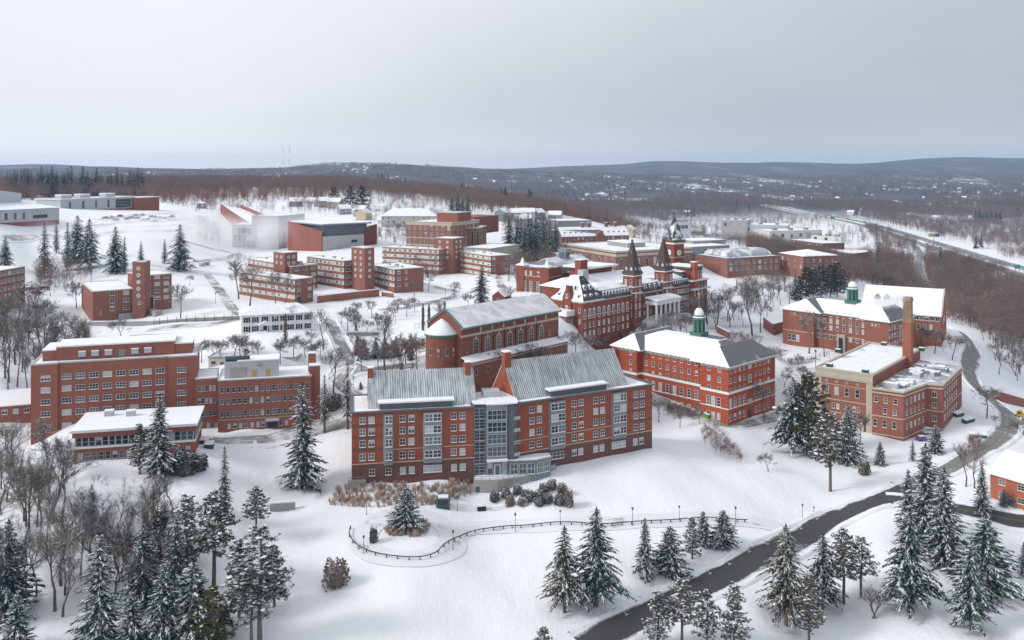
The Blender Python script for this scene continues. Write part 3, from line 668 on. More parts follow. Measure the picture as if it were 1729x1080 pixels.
# ------------------------------------------------------------------ the tall brick hall by the wood with its wing and glazed annex
def west_hall():
    X, Y = cv(0, 560, 3.0875)
    b = Bld('tall_brick_hall', 'long salmon brick hall with six window rows, a flat snowy penthouse and glazed dining annex', 'building', (52, 617), (333, 600.5), 46.2, 24)
    L, H = b.L, b.H
    a, c = b.us(X(300, 878)); D = 17
    P = [(0, 0), (a, 0), (a, .7), (c, .7), (c, -.1), (L, -.1), (L, D), (0, D)]
    b.wall(P, H, B_WEST); b.flat(P, H, M_METALL, M_SNOW, .4, .35, .1)
    for p, q, z in (((0, 0), (a, 0), 3.4), ((a, .7), (c, .7), 3.4), ((c, -.1), (L, -.1), 3.4)): b.band(p, q, z, .22, M_STONE, .07)
    ph = b.box('penthouse', *b.us(X(205, 1000)), 4.2, D-2, H+.2, H+3.0, B_WEST); b.box('snow_cap', b.u(*X(203)), b.u(*X(1003)), 4.0, D-1.8, H+3.003, H+3.35, M_SNOW, ph)
    p2 = b.box('penthouse', *b.us(X(280, 905)), 3.7, D-3, H+.2, H+3.9, B_WEST); b.box('snow_cap', b.u(*X(276)), b.u(*X(909)), 3.5, D-2.8, H+3.903, H+4.3, M_SNOW, p2)
    for x in X(418, 487, 557, 697, 765):
        u = b.u(x); v = b.box('vent_hood', u-.95, u+.95, 2.9, 3.69, H+1.1, H+2.4, M_METALL); b.box('snow_cap', u-1, u+1, 2.8, 3.69, H+2.41, H+2.6, M_SNOW, v)
    u = b.u(*X(628)); b.box('door', u-.8, u+.8, 3.6, 3.69, H+.3, H+2.5, M_METAL)
    rows = [b.zz(*X(350), y, (a, .7), (c, .7))-.72 for y in Y(232, 293, 356, 418, 487, 552)]
    b.win((a, .7), (c, .7), [x-a for x in b.us(X(348, 419, 490, 560, 630, 699, 767, 835), (0, .7), (1, .7))], rows[:5], 2.35, 1.45, TRI, blind=.25)
    b.win((a, .7), (c, .7), [x-a for x in b.us(X(355, 425), (0, .7), (1, .7))], rows[5:], 1.2, 1.5, SASH)
    b.win((0, 0), (a, 0), b.us(X(238)), rows[:5], 2.35, 1.45, TRI); b.win((c, -.1), (L, -.1), [b.u(*X(947))-c], rows[:5], 2.35, 1.45, TRI, blind=.2)
    # wing
    w = b.sub((368, 643.6), (526, 635), 39.8); h = w.H
    wp = rect(0, w.L, 0, 15); w.wall(wp, h, B_WEST); w.flat(wp, h, M_METALL, M_SNOW, .35, .3, .1)
    rows = [w.zz(*X(1157), y)-.75 for y in Y(305, 365, 431)]
    xs = w.us(X(1157, 1188, 1218, 1248, 1279, 1309, 1338, 1368, 1398, 1427, 1456, 1486, 1515, 1545, 1603))
    w.win((0, 0), (w.L, 0), xs, rows, .95, 1.5, SASH, M_METALL, blind=.3)
    w.win((0, 0), (w.L, 0), w.us(X(1195, 1225, 1255, 1285, 1315, 1345, 1373, 1463, 1493)), [w.zz(*X(1195), *Y(491))-.7], .95, 1.35, SASH, M_METALL, blind=.3)
    w.band((0, 0), (w.L, 0), w.zz(*X(1160), *Y(463)), .22, M_STONE, .07)
    u = w.u(*X(1420)); dr = w.box('door', u-1.3, u+1.3, -.14, .01, w.zz(*X(1420), *Y(499)), w.zz(*X(1420), *Y(462)), M_DOOR); w.box('canopy', u-1.9, u+1.9, -1.6, -.02, w.zz(*X(1420), *Y(459)), w.zz(*X(1420), *Y(450)), M_METALL)
    g0, g1 = w.us(X(1167, 1452)); z0 = h+.2
    g = w.box('plant_room', g0, g1, 2.2, 9, z0, z0+4.6, M_METALL); w.box('snow_cap', g0+3.5, g1+.1, 2.1, 9.1, z0+4.61, z0+4.95, M_SNOW, g)
    w.box('louvre', *w.us(X(1196, 1285)), 2.08, 2.19, z0+.2, z0+3.0, M_CONC); 
    for q in (1323, 1395): u = w.u(*X(q)); w.box('board', u-.6, u+.6, 2.06, 2.19, z0+.1, z0+2.1, M_WOOD)
    u = w.u(*X(1355)); w.box('louvre', u-.8, u+.8, 2.08, 2.19, z0+3.0, z0+3.8, M_CONC)
    tk = MB().tube([(g0+.2, 3.6, z0+5.3), (g0+6.9, 3.6, z0+5.3)], .75, 10); tk.build('tank', M_GREEN, None); o = bpy.data.objects['tank']; o.parent = b.root; w.put(o)
    c0, c1 = w.us(X(1608, 1664)); w.chimney((c0+c1)/2+.3, 3.0, c1-c0, 3.2, -9, h+2.6, B_WEST); w.chimney((c0+c1)/2-.4, 5.6, 2.2, 1.8, h, h+5.6, B_WEST)
    k = b.sub((330, 641), (368, 638.5), 39.8); kp = rect(0, k.L, 0, 13); k.wall(kp, k.H, B_WEST); k.flat(kp, k.H, M_METALL, M_SNOW, .3, .3, .05)
    k.win((0, 0), (k.L, 0), k.us(X(1040, 1057, 1077, 1098, 1118)), [k.zz(*X(1037), y)-.75 for y in Y(297, 361, 428)], .8, 1.5, SASH, M_METALL)
    k.win((0, 0), (k.L, 0), k.us(X(1086, 1106, 1126)), [k.zz(*X(1086), *Y(488))-.7], .8, 1.4, SASH, M_METALL)
    # annex
    n = b.sub((124, 728), (329, 715), 33.8); h = n.H; dep = 16.5
    np_ = rect(0, n.L, 0, dep)
    n.wall(np_, h-4.6, B_WEST, name='annex_wall'); n.wall(offset(np_, -.25), h-.02, M_METALL, h-4.6, name='annex_glazing_wall')
    n.prism('sill_band', offset(np_, .25), h-4.59, h-4.15, M_WHITE); n.prism('fascia', offset(np_, .7), h-.42, h, M_WHITE); n.prism('eaves_brick', offset(np_, .25), h-1.75, h-.425, B_WEST)
    n.prism('roof', offset(np_, .72), h+.003, h+.25, M_SNOW)
    m = 18; n.win((.25, .25), (n.L-.25, .25), lin(.9, n.L-1.4, m), [h-4.1], (n.L-2)/m-.1, 2.3, (1, 2, .1), M_METALL, blind=.03, mid=.25)
    n.win((0, 0), (n.L, 0), n.us(X(420, 456, 492, 528, 564, 600, 636, 672, 708, 944, 981)), [h-7.5], 1.2, 1.9, SASH, M_METALL, blind=.4)
    n.win((n.L, 0), (n.L, dep), lin(1.2, dep-1.2, 9), [h-4.1], 1.4, 2.3, (1, 2, .1), M_METALL, blind=.0)
    for q in (570, 682): u, v = n.loc(*X(q), *Y(437), 34.0); hv = n.box('roof_unit', u-1.1, u+1.1, v-.8, v+.8, h+.3, h+1.5, M_METALL); n.box('snow_cap', u-1.15, u+1.15, v-.85, v+.85, h+1.51, h+1.8, M_SNOW, hv)
west_hall()
# ------------------------------------------------------------------ chapel
def chapel():
    X, Y = cv(700, 480, 5.763)
    b = Bld('chapel', 'brown brick chapel with round apse, tall arched windows and thin snow on its gabled roof', 'chapel', (779, 551.5), (943, 521.6), 52, 34)
    L, H, D = b.L, b.H, 14.0
    b.wall(rect(0, L, 0, D), H, B_CHAPEL)
    r = b.gable(0, L, 0, D, H+.05, 4.4, [M_CHROOF, M_COPPER], B_CHAPEL, .9, .35)
    b.band((0, 0), (L, 0), H-1.0, .95, M_STONE, .35, 'cornice'); b.band((0, 0), (L, 0), H-3.4, .7, M_STONE, .18, 'frieze')
    b.box('gutter', -.5, L+.5, -1.15, -.92, H-.75, H-.4, M_COPPER)
    for s in (-1, 1):                                                    # copper coping on the raked gable
        m = MB(); y0, y1 = (D/2, -.9) if s < 0 else (D/2, D+.9)
        z0, z1 = H+4.45, H+.05-.9*4.4/(D/2)
        m.tube([(-.5, y0, z0+.4), (-.5, y1, z1+.4)], .3, 4); m.build('raking_cornice', M_COPPER, b.root)
    m = MB().lathe([(.25, H+4.6), (.25, H+5.6), (.45, H+5.8), (.5, H+6.6), (.1, H+7.3)], 8, (-.4, D/2)); m.build('finial', M_COPPER, b.root)
    m = MB().lathe([(.25, H+4.6), (.4, H+5.2), (.1, H+6.1)], 8, (L+.2, D/2)); m.build('finial', M_COPPER, b.root)
    wx = b.us(X(597, 709, 820, 927, 1031, 1135, 1234))
    z = b.zz(*X(597), *Y(676)); hh = b.zz(*X(597), *Y(520))-z
    b.win((0, 0), (L, 0), wx, [z], 2.3, hh, 'arch', M_STONE, blind=0, mid=.5)
    for i in range(6): u = (wx[i]+wx[i+1])/2; b.box('downpipe', u-.09, u+.09, -.2, -.02, z-1, H-1.1, M_BLACK)
    for i in range(7):
        u = wx[i]; b.box('panel', u-1.5, u+1.5, -.1, .01, H-2.55, H-1.25, B_CHAPEL); b.box('block', u+1.75, u+2.6, -.16, .01, H-2.6, H-1.2, M_STONE)
        b.box('keystone', u-.2, u+.2, -.2, .01, z+hh+.05, z+hh+.75, M_STONE)
    b.win((0, 0), (L, 0), b.us(X(510, 1313)), [z+1.0], .8, 1.8, ONE, M_STONE)
    # lower aisle with a lean-to roof
    a0 = b.u(*X(460)); a1 = L+1.0; za = z-1.5
    b.box('aisle', a0, a1, -3.2, -.02, -9, za, B_CHAPEL); b.add('aisle_roof', [(a0-.3, -3.6, za+.02), (a1+.3, -3.6, za+.02), (a1+.3, -.02, za+1.2), (a0-.3, -.02, za+1.2), (a0-.3, -3.6, za+.3), (a1+.3, -3.6, za+.3), (a1+.3, -.02, za+1.5), (a0-.3, -.02, za+1.5)], [(0, 1, 5, 4), (4, 5, 6, 7), (1, 2, 6, 5), (3, 0, 4, 7), (2, 3, 7, 6), (0, 3, 2, 1)], M_SNOW)
    b.win((a0, -3.2), (a1, -3.2), lin(3, a1-a0-3, 9), [za-4.0], 1.0, 1.7, ONE, M_STONE)
    b.band((a0, -3.2), (a1, -3.2), za-.9, .5, M_STONE, .1, 'string_course')
    # apse
    r, c = 5.0, (-1.6, D/2); hz = H-2.4
    n = 26
    MB().lathe([(r, -9), (r, hz-.7)], n, c).build('apse', B_CHAPEL, b.root, smooth=False)
    MB().lathe([(r+.25, hz-.69), (r+.45, hz-.05), (r+.1, hz)], n, c).build('apse_cornice', M_COPPER, b.root)
    MB().lathe([(r+.35, hz+.01), (r+.35, hz+.25), (2.2, hz+2.9), (.1, hz+4.3)], n, c).build('apse_roof', M_SNOW, b.root, smooth=True)
    for an in (185, 215, 245, 272):
        q = Vector((c[0]+math.cos(R(an))*r, c[1]+math.sin(R(an))*r)); t = Vector((-math.sin(R(an)), math.cos(R(an))))
        b.win(tuple(q-t), tuple(q+t), [1], [hz-6.2], .75, 2.2, ONE, M_STONE, blind=0)
M_CHROOF = snow_mat('chapel_roof', (.40, .40, .43), .25, .70, .30, (.8, 1.2, 1))
chapel()
M_VERD = plain('dark_verdigris', (.05, .115, .092), .6, .25, 1.2)
def cupola(b, x, y, z, s, hgt, n=8):
    """green copper lantern: square base, arcaded drum, dome, spike; s = half width, hgt = drum height"""
    m = MB().box(x-s*1.15, x+s*1.15, y-s*1.15, y+s*1.15, z, z+hgt*.32); m.box(x-s*1.25, x+s*1.25, y-s*1.25, y+s*1.25, z+hgt*.325, z+hgt*.40)
    c = b.put(m.build('cupola', M_COPPER, b.root)); z1 = z+hgt*.40
    MB().lathe([(s*.80, z1), (s*.80, z1+hgt*.72)], n, (x, y)).build('drum', M_VERD, c)
    for k in range(n):
        a = 2*math.pi*(k+.5)/n; q = (x+s*.9*math.cos(a), y+s*.9*math.sin(a)); MB().lathe([(s*.17, z1+.02), (s*.14, z1+hgt*.72)], 6, q).build('column', M_COPPER, c)
    MB().lathe([(s*1.12, z1+hgt*.725), (s*1.2, z1+hgt*.80), (s*.95, z1+hgt*.86), (s*.85, z1+hgt*1.05), (s*.75, z1+hgt*1.18), (s*.45, z1+hgt*1.36), (s*.12, z1+hgt*1.45), (s*.09, z1+hgt*1.75), (.03, z1+hgt*2.05)], n, (x, y)).build('dome', M_COPPER, c)
    MB().lathe([(s*1.1, z1+hgt*.862), (s*.90, z1+hgt*.93), (s*.8, z1+hgt*1.2), (s*.5, z1+hgt*1.38), (.1, z1+hgt*1.44)], n, (x, y)).build('snow_cap', M_SNOW, c)
    return z1+hgt*2.05
def wheeler():
    X, Y = cv(1020, 500, 4.91)
    b = Bld('scarlet_hall', 'bright red brick hall with hipped snowy roof, white bands and green cross-topped cupola', 'building', (1036, 583.5), (1230, 620), 33, 14)
    L, H = b.L, b.H; D = 30.0
    a, c = b.us(X(270, 800)); rec = 2.6
    P = [(0, 0), (a, 0), (a, rec), (c, rec), (c, 0), (L, 0), (L, D), (0, D)]
    b.wall(P, H, B_WHEEL)
    w0, w1 = (a, rec), (c, rec)
    f = lambda py, px=585: b.zz(*X(px), *Y(py), w0, w1)
    zb1 = f(705); zb2 = f(822)
    for p, q in (((0, 0), (a, 0)), (w0, w1), ((c, 0), (L, 0)), ((L, 0), (L, D)), ((c, rec), (c, 0)), ((a, 0), (a, rec))):
        b.band(p, q, zb1, .85, M_WHITE, .14); b.band(p, q, zb2, .3, M_WHITE, .1); b.band(p, q, H-.9, .5, M_STONE, .2, 'frieze')
    rows = [f(y)-.85 for y in (519, 600, 678)]; tall = f(812); base = f(912)
    ux = [u for u in b.us(X(352, 408, 466, 525, 585, 643, 705, 766), w0, w1)]
    b.win(w0, w1, ux, rows, 1.15, 1.75, SASH, blind=.15); b.win(w0, w1, ux, [tall], 1.5, 3.1, (1, 3, .1), blind=.5); b.win(w0, w1, ux[0:1]+ux[2:], [base], 1.5, 2.0, SASH, blind=.6)
    b.win((0, 0), (a, 0), b.us(X(222)), rows, 1.15, 1.75, SASH); b.win((0, 0), (a, 0), b.us(X(222)), [tall], 1.5, 3.1, (1, 3, .1))
    r2 = b.us(X(870, 957)); b.win((c, 0), (L, 0), [u-c for u in r2], rows, 1.2, 1.75, SASH); r3 = [u-c for u in b.us(X(863, 905, 950))]
    b.win((c, 0), (L, 0), r3, [tall], 1.5, 3.1, (1, 3, .1), blind=.5); b.win((c, 0), (L, 0), r3, [base], 1.4, 2.1, SASH, blind=.5)
    p, q = (L, 0), (L, D)
    ru = b.us(X(1048, 1085, 1124, 1160, 1258, 1292, 1328, 1362), p, q)
    b.win(p, q, ru, rows, 1.15, 1.75, SASH); b.win(p, q, ru, [tall], 1.4, 3.1, (1, 3, .1)); b.win(p, q, ru, [base], 1.3, 2.1, SASH)
    u = b.u(*X(1208), p, q); b.win(p, q, [u], [rows[0]-.3], 2.2, 3.0, 'arch'); b.win(p, q, [u], [rows[1]-1.4], 2.0, 2.6, (2, 2, .12)); dr = b.box('door', L-.02, L+.14, u-.9, u+.9, -1.0, 2.4, M_DOOR)
    b.box('surround', L-.01, L+.22, u-1.5, u+1.5, tall-.6, tall+1.2, M_STONE)
    for i in range(9): u = lin(c+.5, L-.5, 4)[min(i, 3)] if i < 4 else None
    n = 26
    for i in range(n):                                                    # brackets under the eaves
        u = .4+(L-.8)*i/(n-1); y = rec if a+.3 < u < c-.3 else 0
        b.box('bracket', u-.18, u+.18, y-.65, y-.02, H-.42, H-.05, M_WHITE)
    for i in range(16): u = .4+(D-.8)*i/15; b.box('bracket', L+.02, L+.65, u-.18, u+.18, H-.42, H-.05, M_WHITE)
    # roofs: main range, then the two cross ranges
    ms = [M_SNOW, M_SLATE_BARE]
    b.hip(0, L, rec, D-4, H, 5.6, ms, run=13, mats=[0, 1, 1, 0, 0], over=1.0, flat=5)
    b.hip(-.05, a+1.5, -.05, D-.05, H+.02, 5.0, ms, run=(a+1.5)/2+.8, mats=[0, 1, 0, 0, 0], over=1.0, name='roof', flat=D-9)
    b.hip(c-3.0, L+.05, -.05, D+.05, H+.01, 5.3, ms, run=(L-c+3)/2+.7, mats=[0, 1, 1, 0, 1], over=1.05, flat=D-10)
    b.add('roof_deck', [(c-14, 14.5, H+5.75), (c-1.5, 14.5, H+5.75), (c-1.5, 19.5, H+5.75), (c-14, 19.5, H+5.75)], [(0, 1, 2, 3)], M_METALD)
    cx, cy = (a+c)/2+2.0, 16.5
    top = cupola(b, cx, cy, H+4.4, 2.1, 6.2)
    mb = MB().box(cx-.16, cx+.16, cy-.16, cy+.16, top-.4, top+2.4).box(cx-.85, cx+.85, cy-.15, cy+.15, top+1.05, top+1.4); b.put(mb.build('cross', M_GOLD, b.root))
    b.chimney(.9, -.4, 2.4, 1.6, H-4.6, H-.6, B_WHEEL, False)
M_GOLD = plain('gilt', (.35, .27, .10), .4, .2)
wheeler()
def cupola_hall():
    X, Y = cv(1280, 430, 3.85)
    b = Bld('cupola_hall', 'russet brick hall with hipped snowy roof and green cupola behind the tall chimney', 'building', (1321.6, 521), (1500.8, 544), 37.9, 22.8)
    L, H = b.L, b.H; D = 22.0
    a, c = b.us(X(360, 690)); rec = 2.6
    P = [(0, 0), (a, 0), (a, rec), (c, rec), (c, 0), (L, 0), (L, D), (0, D)]
    b.wall(P, H, B_HALL)
    w0, w1 = (a, rec), (c, rec); f = lambda py, px=560: b.zz(*X(px), *Y(py), w0, w1)
    ux = b.us(X(391, 432, 474, 516, 558, 601, 645, 684), w0, w1); rows = [f(y)-.8 for y in (398, 443, 488)]
    b.win(w0, w1, ux, rows, 1.25, 2.0, SASH, blind=.55); b.win(w0, w1, ux[:4]+ux[5:], [f(560)], 1.25, 2.0, SASH, blind=.4)
    b.win((0, 0), (a, 0), b.us(X(205, 231, 259)), [b.zz(*X(205), *Y(553))], 1.4, 2.9, SASH, blind=.7); b.win((0, 0), (a, 0), b.us(X(220, 238, 257)), [H-2.0], .8, 1.1, ONE, M_STONE, blind=.6)
    b.win((c, 0), (L, 0), [u-c for u in b.us(X(743, 765, 786))], [H-2.4], .8, 1.3, ONE, M_STONE, blind=.6)
    p, q = (L, 0), (L, D)
    ru = b.us(X(855, 872, 889, 905, 940), p, q); b.win(p, q, ru, [H-3.4, H-6.6, H-9.8, H-13], 1.0, 1.8, SASH, blind=.3); u = b.u(*X(925), p, q); b.win(p, q, [u], [H-8.5], 1.6, 6.2, 'arch', M_WHITE, blue=True)
    for s, e in (((0, 0), (a, 0)), (w0, w1), ((c, 0), (L, 0)), (p, q)): b.band(s, e, f(535), .3, M_STONE, .08); b.band(s, e, H-.5, .4, M_STONE, .15, 'frieze')
    u = b.u(*X(545), w0, w1)+a; z = f(592)
    b.box('porch', u-1.8, u+1.8, rec-1.0, rec, -3, z+4.8, M_STONE); b.box('door', u-.9, u+.9, rec-1.1, rec-1.0, -3, z+3.4, M_DOOR)
    ms = [M_SNOW, M_SLATE_BARE]
    b.hip(0, L, rec, D, H, 4.6, ms, run=9, mats=[0, 0, 0, 0, 0], over=.9, flat=3)
    b.hip(-.05, a+3, -.05, D-.05, H+.02, 5.0, ms, run=(a+3)/2+.9, mats=[0, 1, 0, 0, 0], over=1.0, flat=D-9)
    b.hip(c-.6, L+.05, -.05, D+.05, H+.01, 5.0, ms, run=(L-c)/2+1.1, mats=[0, 1, 0, 0, 0], over=1.0, flat=D-10)
    cx = b.u(*X(615), (0, 12), (1, 12)); cupola(b, cx, 12, H+3.4, 2.1, 5.6)
    # gabled rear range
    w = b.sub((1453, 524), (1589, 534), 36.0); l, h = w.L, w.H; d2 = 36
    w.wall(rect(0, l, 0, d2), h, B_HALL); w.gable(0, l, 0, d2, h+.02, 9.4, M_SNOW, B_HALL, .5, .35)
    w.win((0, 0), (l, 0), lin(l-16, l-1.4, 8), [h-2.2], 1.7, 1.7, DBL, M_WHITE, blind=.3); w.win((0, 0), (l, 0), lin(l-9, l-4, 3), [h-6.0], 1.3, 2.1, SASH)
    w.win((l, 0), (l, d2), [d2/2], [h+1.0], 2.2, 4.6, 'arch', M_STONE); w.win((l, 0), (l, d2), [d2/2-4, d2/2, d2/2+4], [h-5.0], 1.3, 2.4, SASH)
    m = MB()
    for s in (0, 1): m.tube([(l+.2, s*d2, h+.1), (l+.2, d2/2, h+9.9)], .38, 4)
    w.put(m.build('gable_coping', M_STONE, b.root))
    for k, x in enumerate((l*.18, l*.30)):
        y0 = 8.0; z0 = h+y0*9.4/18; w.add('dormer', [(x-1, y0, z0+.2), (x+1, y0, z0+.2), (x+1, y0, z0+1.9), (x-1, y0, z0+1.9), (x, y0, z0+2.6), (x-1, y0+4, z0+1.9), (x+1, y0+4, z0+1.9), (x, y0+5, z0+2.6)], [(0, 1, 2, 4, 3), (3, 4, 7, 5), (2, 6, 7, 4), (0, 3, 5), (1, 6, 2)], M_SLATE)
cupola_hall()
def steam_plant():
    X, Y = cv(1280, 560, 3.85)
    b = Bld('steam_plant', 'brick and limestone plant hall with flat snowy roof, lower wing and one tall square chimney', 'building', (1377, 621), (1473.5, 635), 30.2, 10)
    L, H = b.L, b.H; D = 56
    P = rect(0, L, 0, D); b.wall(P, H, B_HALL); b.flat(P, H, M_STONE, M_ROOFSNOW2, .7, .6, .25)
    b.band((0, 0), (L, 0), H-2.2, 2.15, M_STONE, .12, 'entablature'); b.band((0, 0), (L, 0), H-2.6, .35, M_STONE, .35, 'cornice')
    b.band((0, 0), (2.1, 0), -9, H+6.5, M_STONE, .14, 'pier'); b.band((L-2.1, 0), (L, 0), -9, H+6.5, M_STONE, .14, 'pier')
    us = b.us(X(445, 510, 577, 646)); z = b.zz(*X(577), *Y(420)); b.win((0, 0), (L, 0), us, [z], 1.55, 2.9, (1, 2, .15), M_STONE, blind=.2); b.win((0, 0), (L, 0), us, [z+4.1], 1.0, 1.0, 'round', M_STONE, blind=0, mid=0)
    b.win((0, 0), (L, 0), b.us(X(490, 519, 587, 625, 654)), [z-4.7], .95, 1.7, SASH); b.band((0, 0), (L, 0), z-1.8, .3, M_STONE, .1); b.band((0, 0), (L, 0), z-6.2, .3, M_STONE, .1)
    b.band((0, 0), (L, 0), z+3.4, .2, M_STONE, .1)
    dx = b.u(*X(620)); b.box('entrance', dx-3.6, dx+3.6, -.7, -.02, -4, z-6.6, M_STONE); b.box('door', dx-1.2, dx+1.2, -.85, -.71, -4, z-8.6, M_DOOR)
    for px, py in ((820, 84), (465, 222), (697, 262), (1063, 118), (520, 128)):
        x, y = b.loc(*X(px), *Y(py), 30.6); v = b.box('roof_vent', x-1.0, x+1.0, y-.8, y+.8, H+.1, H+1.3, M_GREEN); b.box('snow_cap', x-1, x+1, y-.8, y+.8, H+1.31, H+1.45, M_SNOW, v)
    # lower wing
    zw = 26.0; h = zw-10
    C = [b.loc(*p, zw) for p in ((1471, 656.5), (1525.5, 664), (1564.4, 649.6), (1591.7, 652), (1624, 621))]
    Q = [(L+.02, C[0][1])]+[tuple(k) for k in C[1:]]+[(L+.02, C[-1][1]+2)]
    b.wall(Q, h, B_HALL, name='wing_wall'); b.flat(Q, h, M_STONE, M_PLANTROOF, .5, .5, .2)
    for i in range(4):
        b.band(Q[i], Q[i+1], h-1.1, .45, M_STONE, .22, 'cornice'); zz_ = b.zz(*X(860), *Y(560)); b.band(Q[i], Q[i+1], zz_, .35, M_STONE, .1); b.band(Q[i], Q[i+1], 1.1, .35, M_STONE, .1)
    rr = [h-4.0, h-7.6, h-12.2]
    g = lambda i, *xs: b.us(X(*xs), Q[i], Q[i+1])
    b.win(Q[0], Q[1], g(0, 768, 830, 894), rr[:1], 1.2, 1.8, SASH, blind=.2); b.win(Q[0], Q[1], g(0, 826, 889), rr[1:2], 1.2, 1.8, SASH); b.win(Q[0], Q[1], g(0, 760, 822, 885), rr[2:], 1.2, 2.4, SASH)
    b.win(Q[1], Q[2], g(1, 966, 994, 1020, 1046, 1073), rr, 1.05, 1.9, SASH); b.win(Q[2], Q[3], g(2, 1146), rr, 1.5, 1.9, DBL)
    b.win(Q[3], Q[4], g(3, 1214, 1230, 1245, 1260, 1274, 1288), rr, 1.1, 1.9, SASH)
    rg = random.Random(5)
    for k in range(34):                                                   # pipes, ducts and plant on the wing roof
        x0, y0 = Q[1][0]-2, Q[1][1]+3; t = rg.random(); s = rg.random()
        p = Vector(Q[1]).lerp(Vector(Q[4]), .08+.86*t)+Vector((-1, .0))*(2+s*9); x, y = p
        if x < L+1.2: continue
        e, d, hh = rg.uniform(.6, 2.6), rg.uniform(.5, 1.8), rg.uniform(.4, 1.6)
        q = b.box('roof_unit', x-e, x+e, y-d, y+d, h+.15, h+.15+hh, rg.choice([M_METALL, M_METAL, M_METALL])); b.box('snow_cap', x-e*.95, x+e*.95, y-d*.95, y+d*.95, h+.153+hh, h+.3+hh, M_SNOW, q)
    # chimney
    cx, cy = b.loc(1533, 618, 27.0); zc = 52.7-10
    m = MB()
    for s, z0, z1 in ((1.62, -6, zc-9.3),): m.lathe([(s*1.414, z0), (s*1.414*.93, z1)], 4, (cx, cy), 0)
    c = m.build('chimney', B_STACK, b.root)
    MB().lathe([(1.62*1.5*.95, zc-9.29), (1.62*1.5*.95, zc-8.5), (1.42*1.414, zc-8.4), (1.34*1.414, zc-1.8), (1.55*1.414, zc-1.6), (1.55*1.414, zc-.9), (1.25*1.414, zc)], 4, (cx, cy)).build('cap', M_CREAMSTONE, c)
B_STACK = brick('brick_stack', (.31, .118, .074), .2, .3); M_CREAMSTONE = plain('stained_terracotta', (.29, .20, .12), .85, .35, .5)
M_ROOFSNOW2 = snow_mat('roof_snow_worn', (.40, .41, .42), .34, .42, .06); M_PLANTROOF = snow_mat('roof_membrane', (.30, .32, .34), .42, .56, .22)
steam_plant()
# ------------------------------------------------------------------ the great twin-spired hall
def spire(b, x, y, z, s, hgt, m, name='spire', dormers=True):
    """steep slated pyramid with a small cresting, copper eaves and dormers"""
    c = b.put(MB().lathe([(s*1.414*1.12, z), (s*1.414*1.12, z+.35), (s*1.414*.94, z+1.1), (s*1.414*.10, z+hgt), (.02, z+hgt+.1)], 4, (x, y)).build(name, m, b.root))
    MB().lathe([(s*1.414*1.16, z-.3), (s*1.414*1.16, z-.01)], 4, (x, y)).build('eaves', M_COPPER, c)
    MB().lathe([(s*1.414*.12, z+hgt-.3), (s*1.414*.15, z+hgt+.5), (.08, z+hgt+.7), (.05, z+hgt+2.2)], 4, (x, y)).build('cresting', M_COPPER, c)
    if dormers:
        for k in range(4):
            for o in (-.45, .45):
                a = math.pi/2*k; n = Vector((math.cos(a), math.sin(a))); t = Vector((-n.y, n.x)); r_ = s*.93
                q = Vector((x, y))+n*r_+t*(o*s)
                v = [q-t*.55, q+t*.55, q+t*.55-n*1.6, q-t*.55-n*1.6]; zz = z+.4
                vs = [(*p, zz) for p in v]+[(*p, zz+1.5) for p in v]+[(*(q), zz+2.3), (*(q-n*1.6), zz+2.3)]
                mesh('dormer', vs, [(0, 1, 5, 8, 4), (1, 2, 6, 5), (3, 0, 4, 7), (4, 8, 9, 7), (5, 6, 9, 8)], M_DORMER, c)
    return c
M_DORMER = snow_mat('dormer_white', (.30, .33, .33), .45, .55, .9)
def mansard_dormers(b, p, q, us, z, h=2.0):
    P = Vector(p); D = (Vector(q)-P).normalized(); n = Vector((D.y, -D.x)); a = math.atan2(D.y, D.x)
    for u in us:
        c = P+D*u
        v = [(-.75, -.1, 0), (.75, -.1, 0), (.75, 1.7, 0), (-.75, 1.7, 0), (-.75, -.1, h), (.75, -.1, h), (.75, 1.7, h), (-.75, 1.7, h), (-.42, -.1, h+.5), (.42, -.1, h+.5), (.42, 1.7, h+.5), (-.42, 1.7, h+.5)]
        o = b.add('dormer', v, [(0, 1, 5, 9, 8, 4), (1, 2, 6, 5), (3, 0, 4, 7), (4, 8, 11, 7), (5, 6, 10, 9), (8, 9, 10, 11)], M_WHITE)
        o.location = (c.x, c.y, z); o.rotation_euler = (0, 0, a)
        mesh('pane', [(-.42, -.13, .35), (.42, -.13, .35), (.42, -.13, h-.05), (0, -.13, h+.28), (-.42, -.13, h-.05)], [(0, 1, 2, 3, 4)], G_DARK, o)
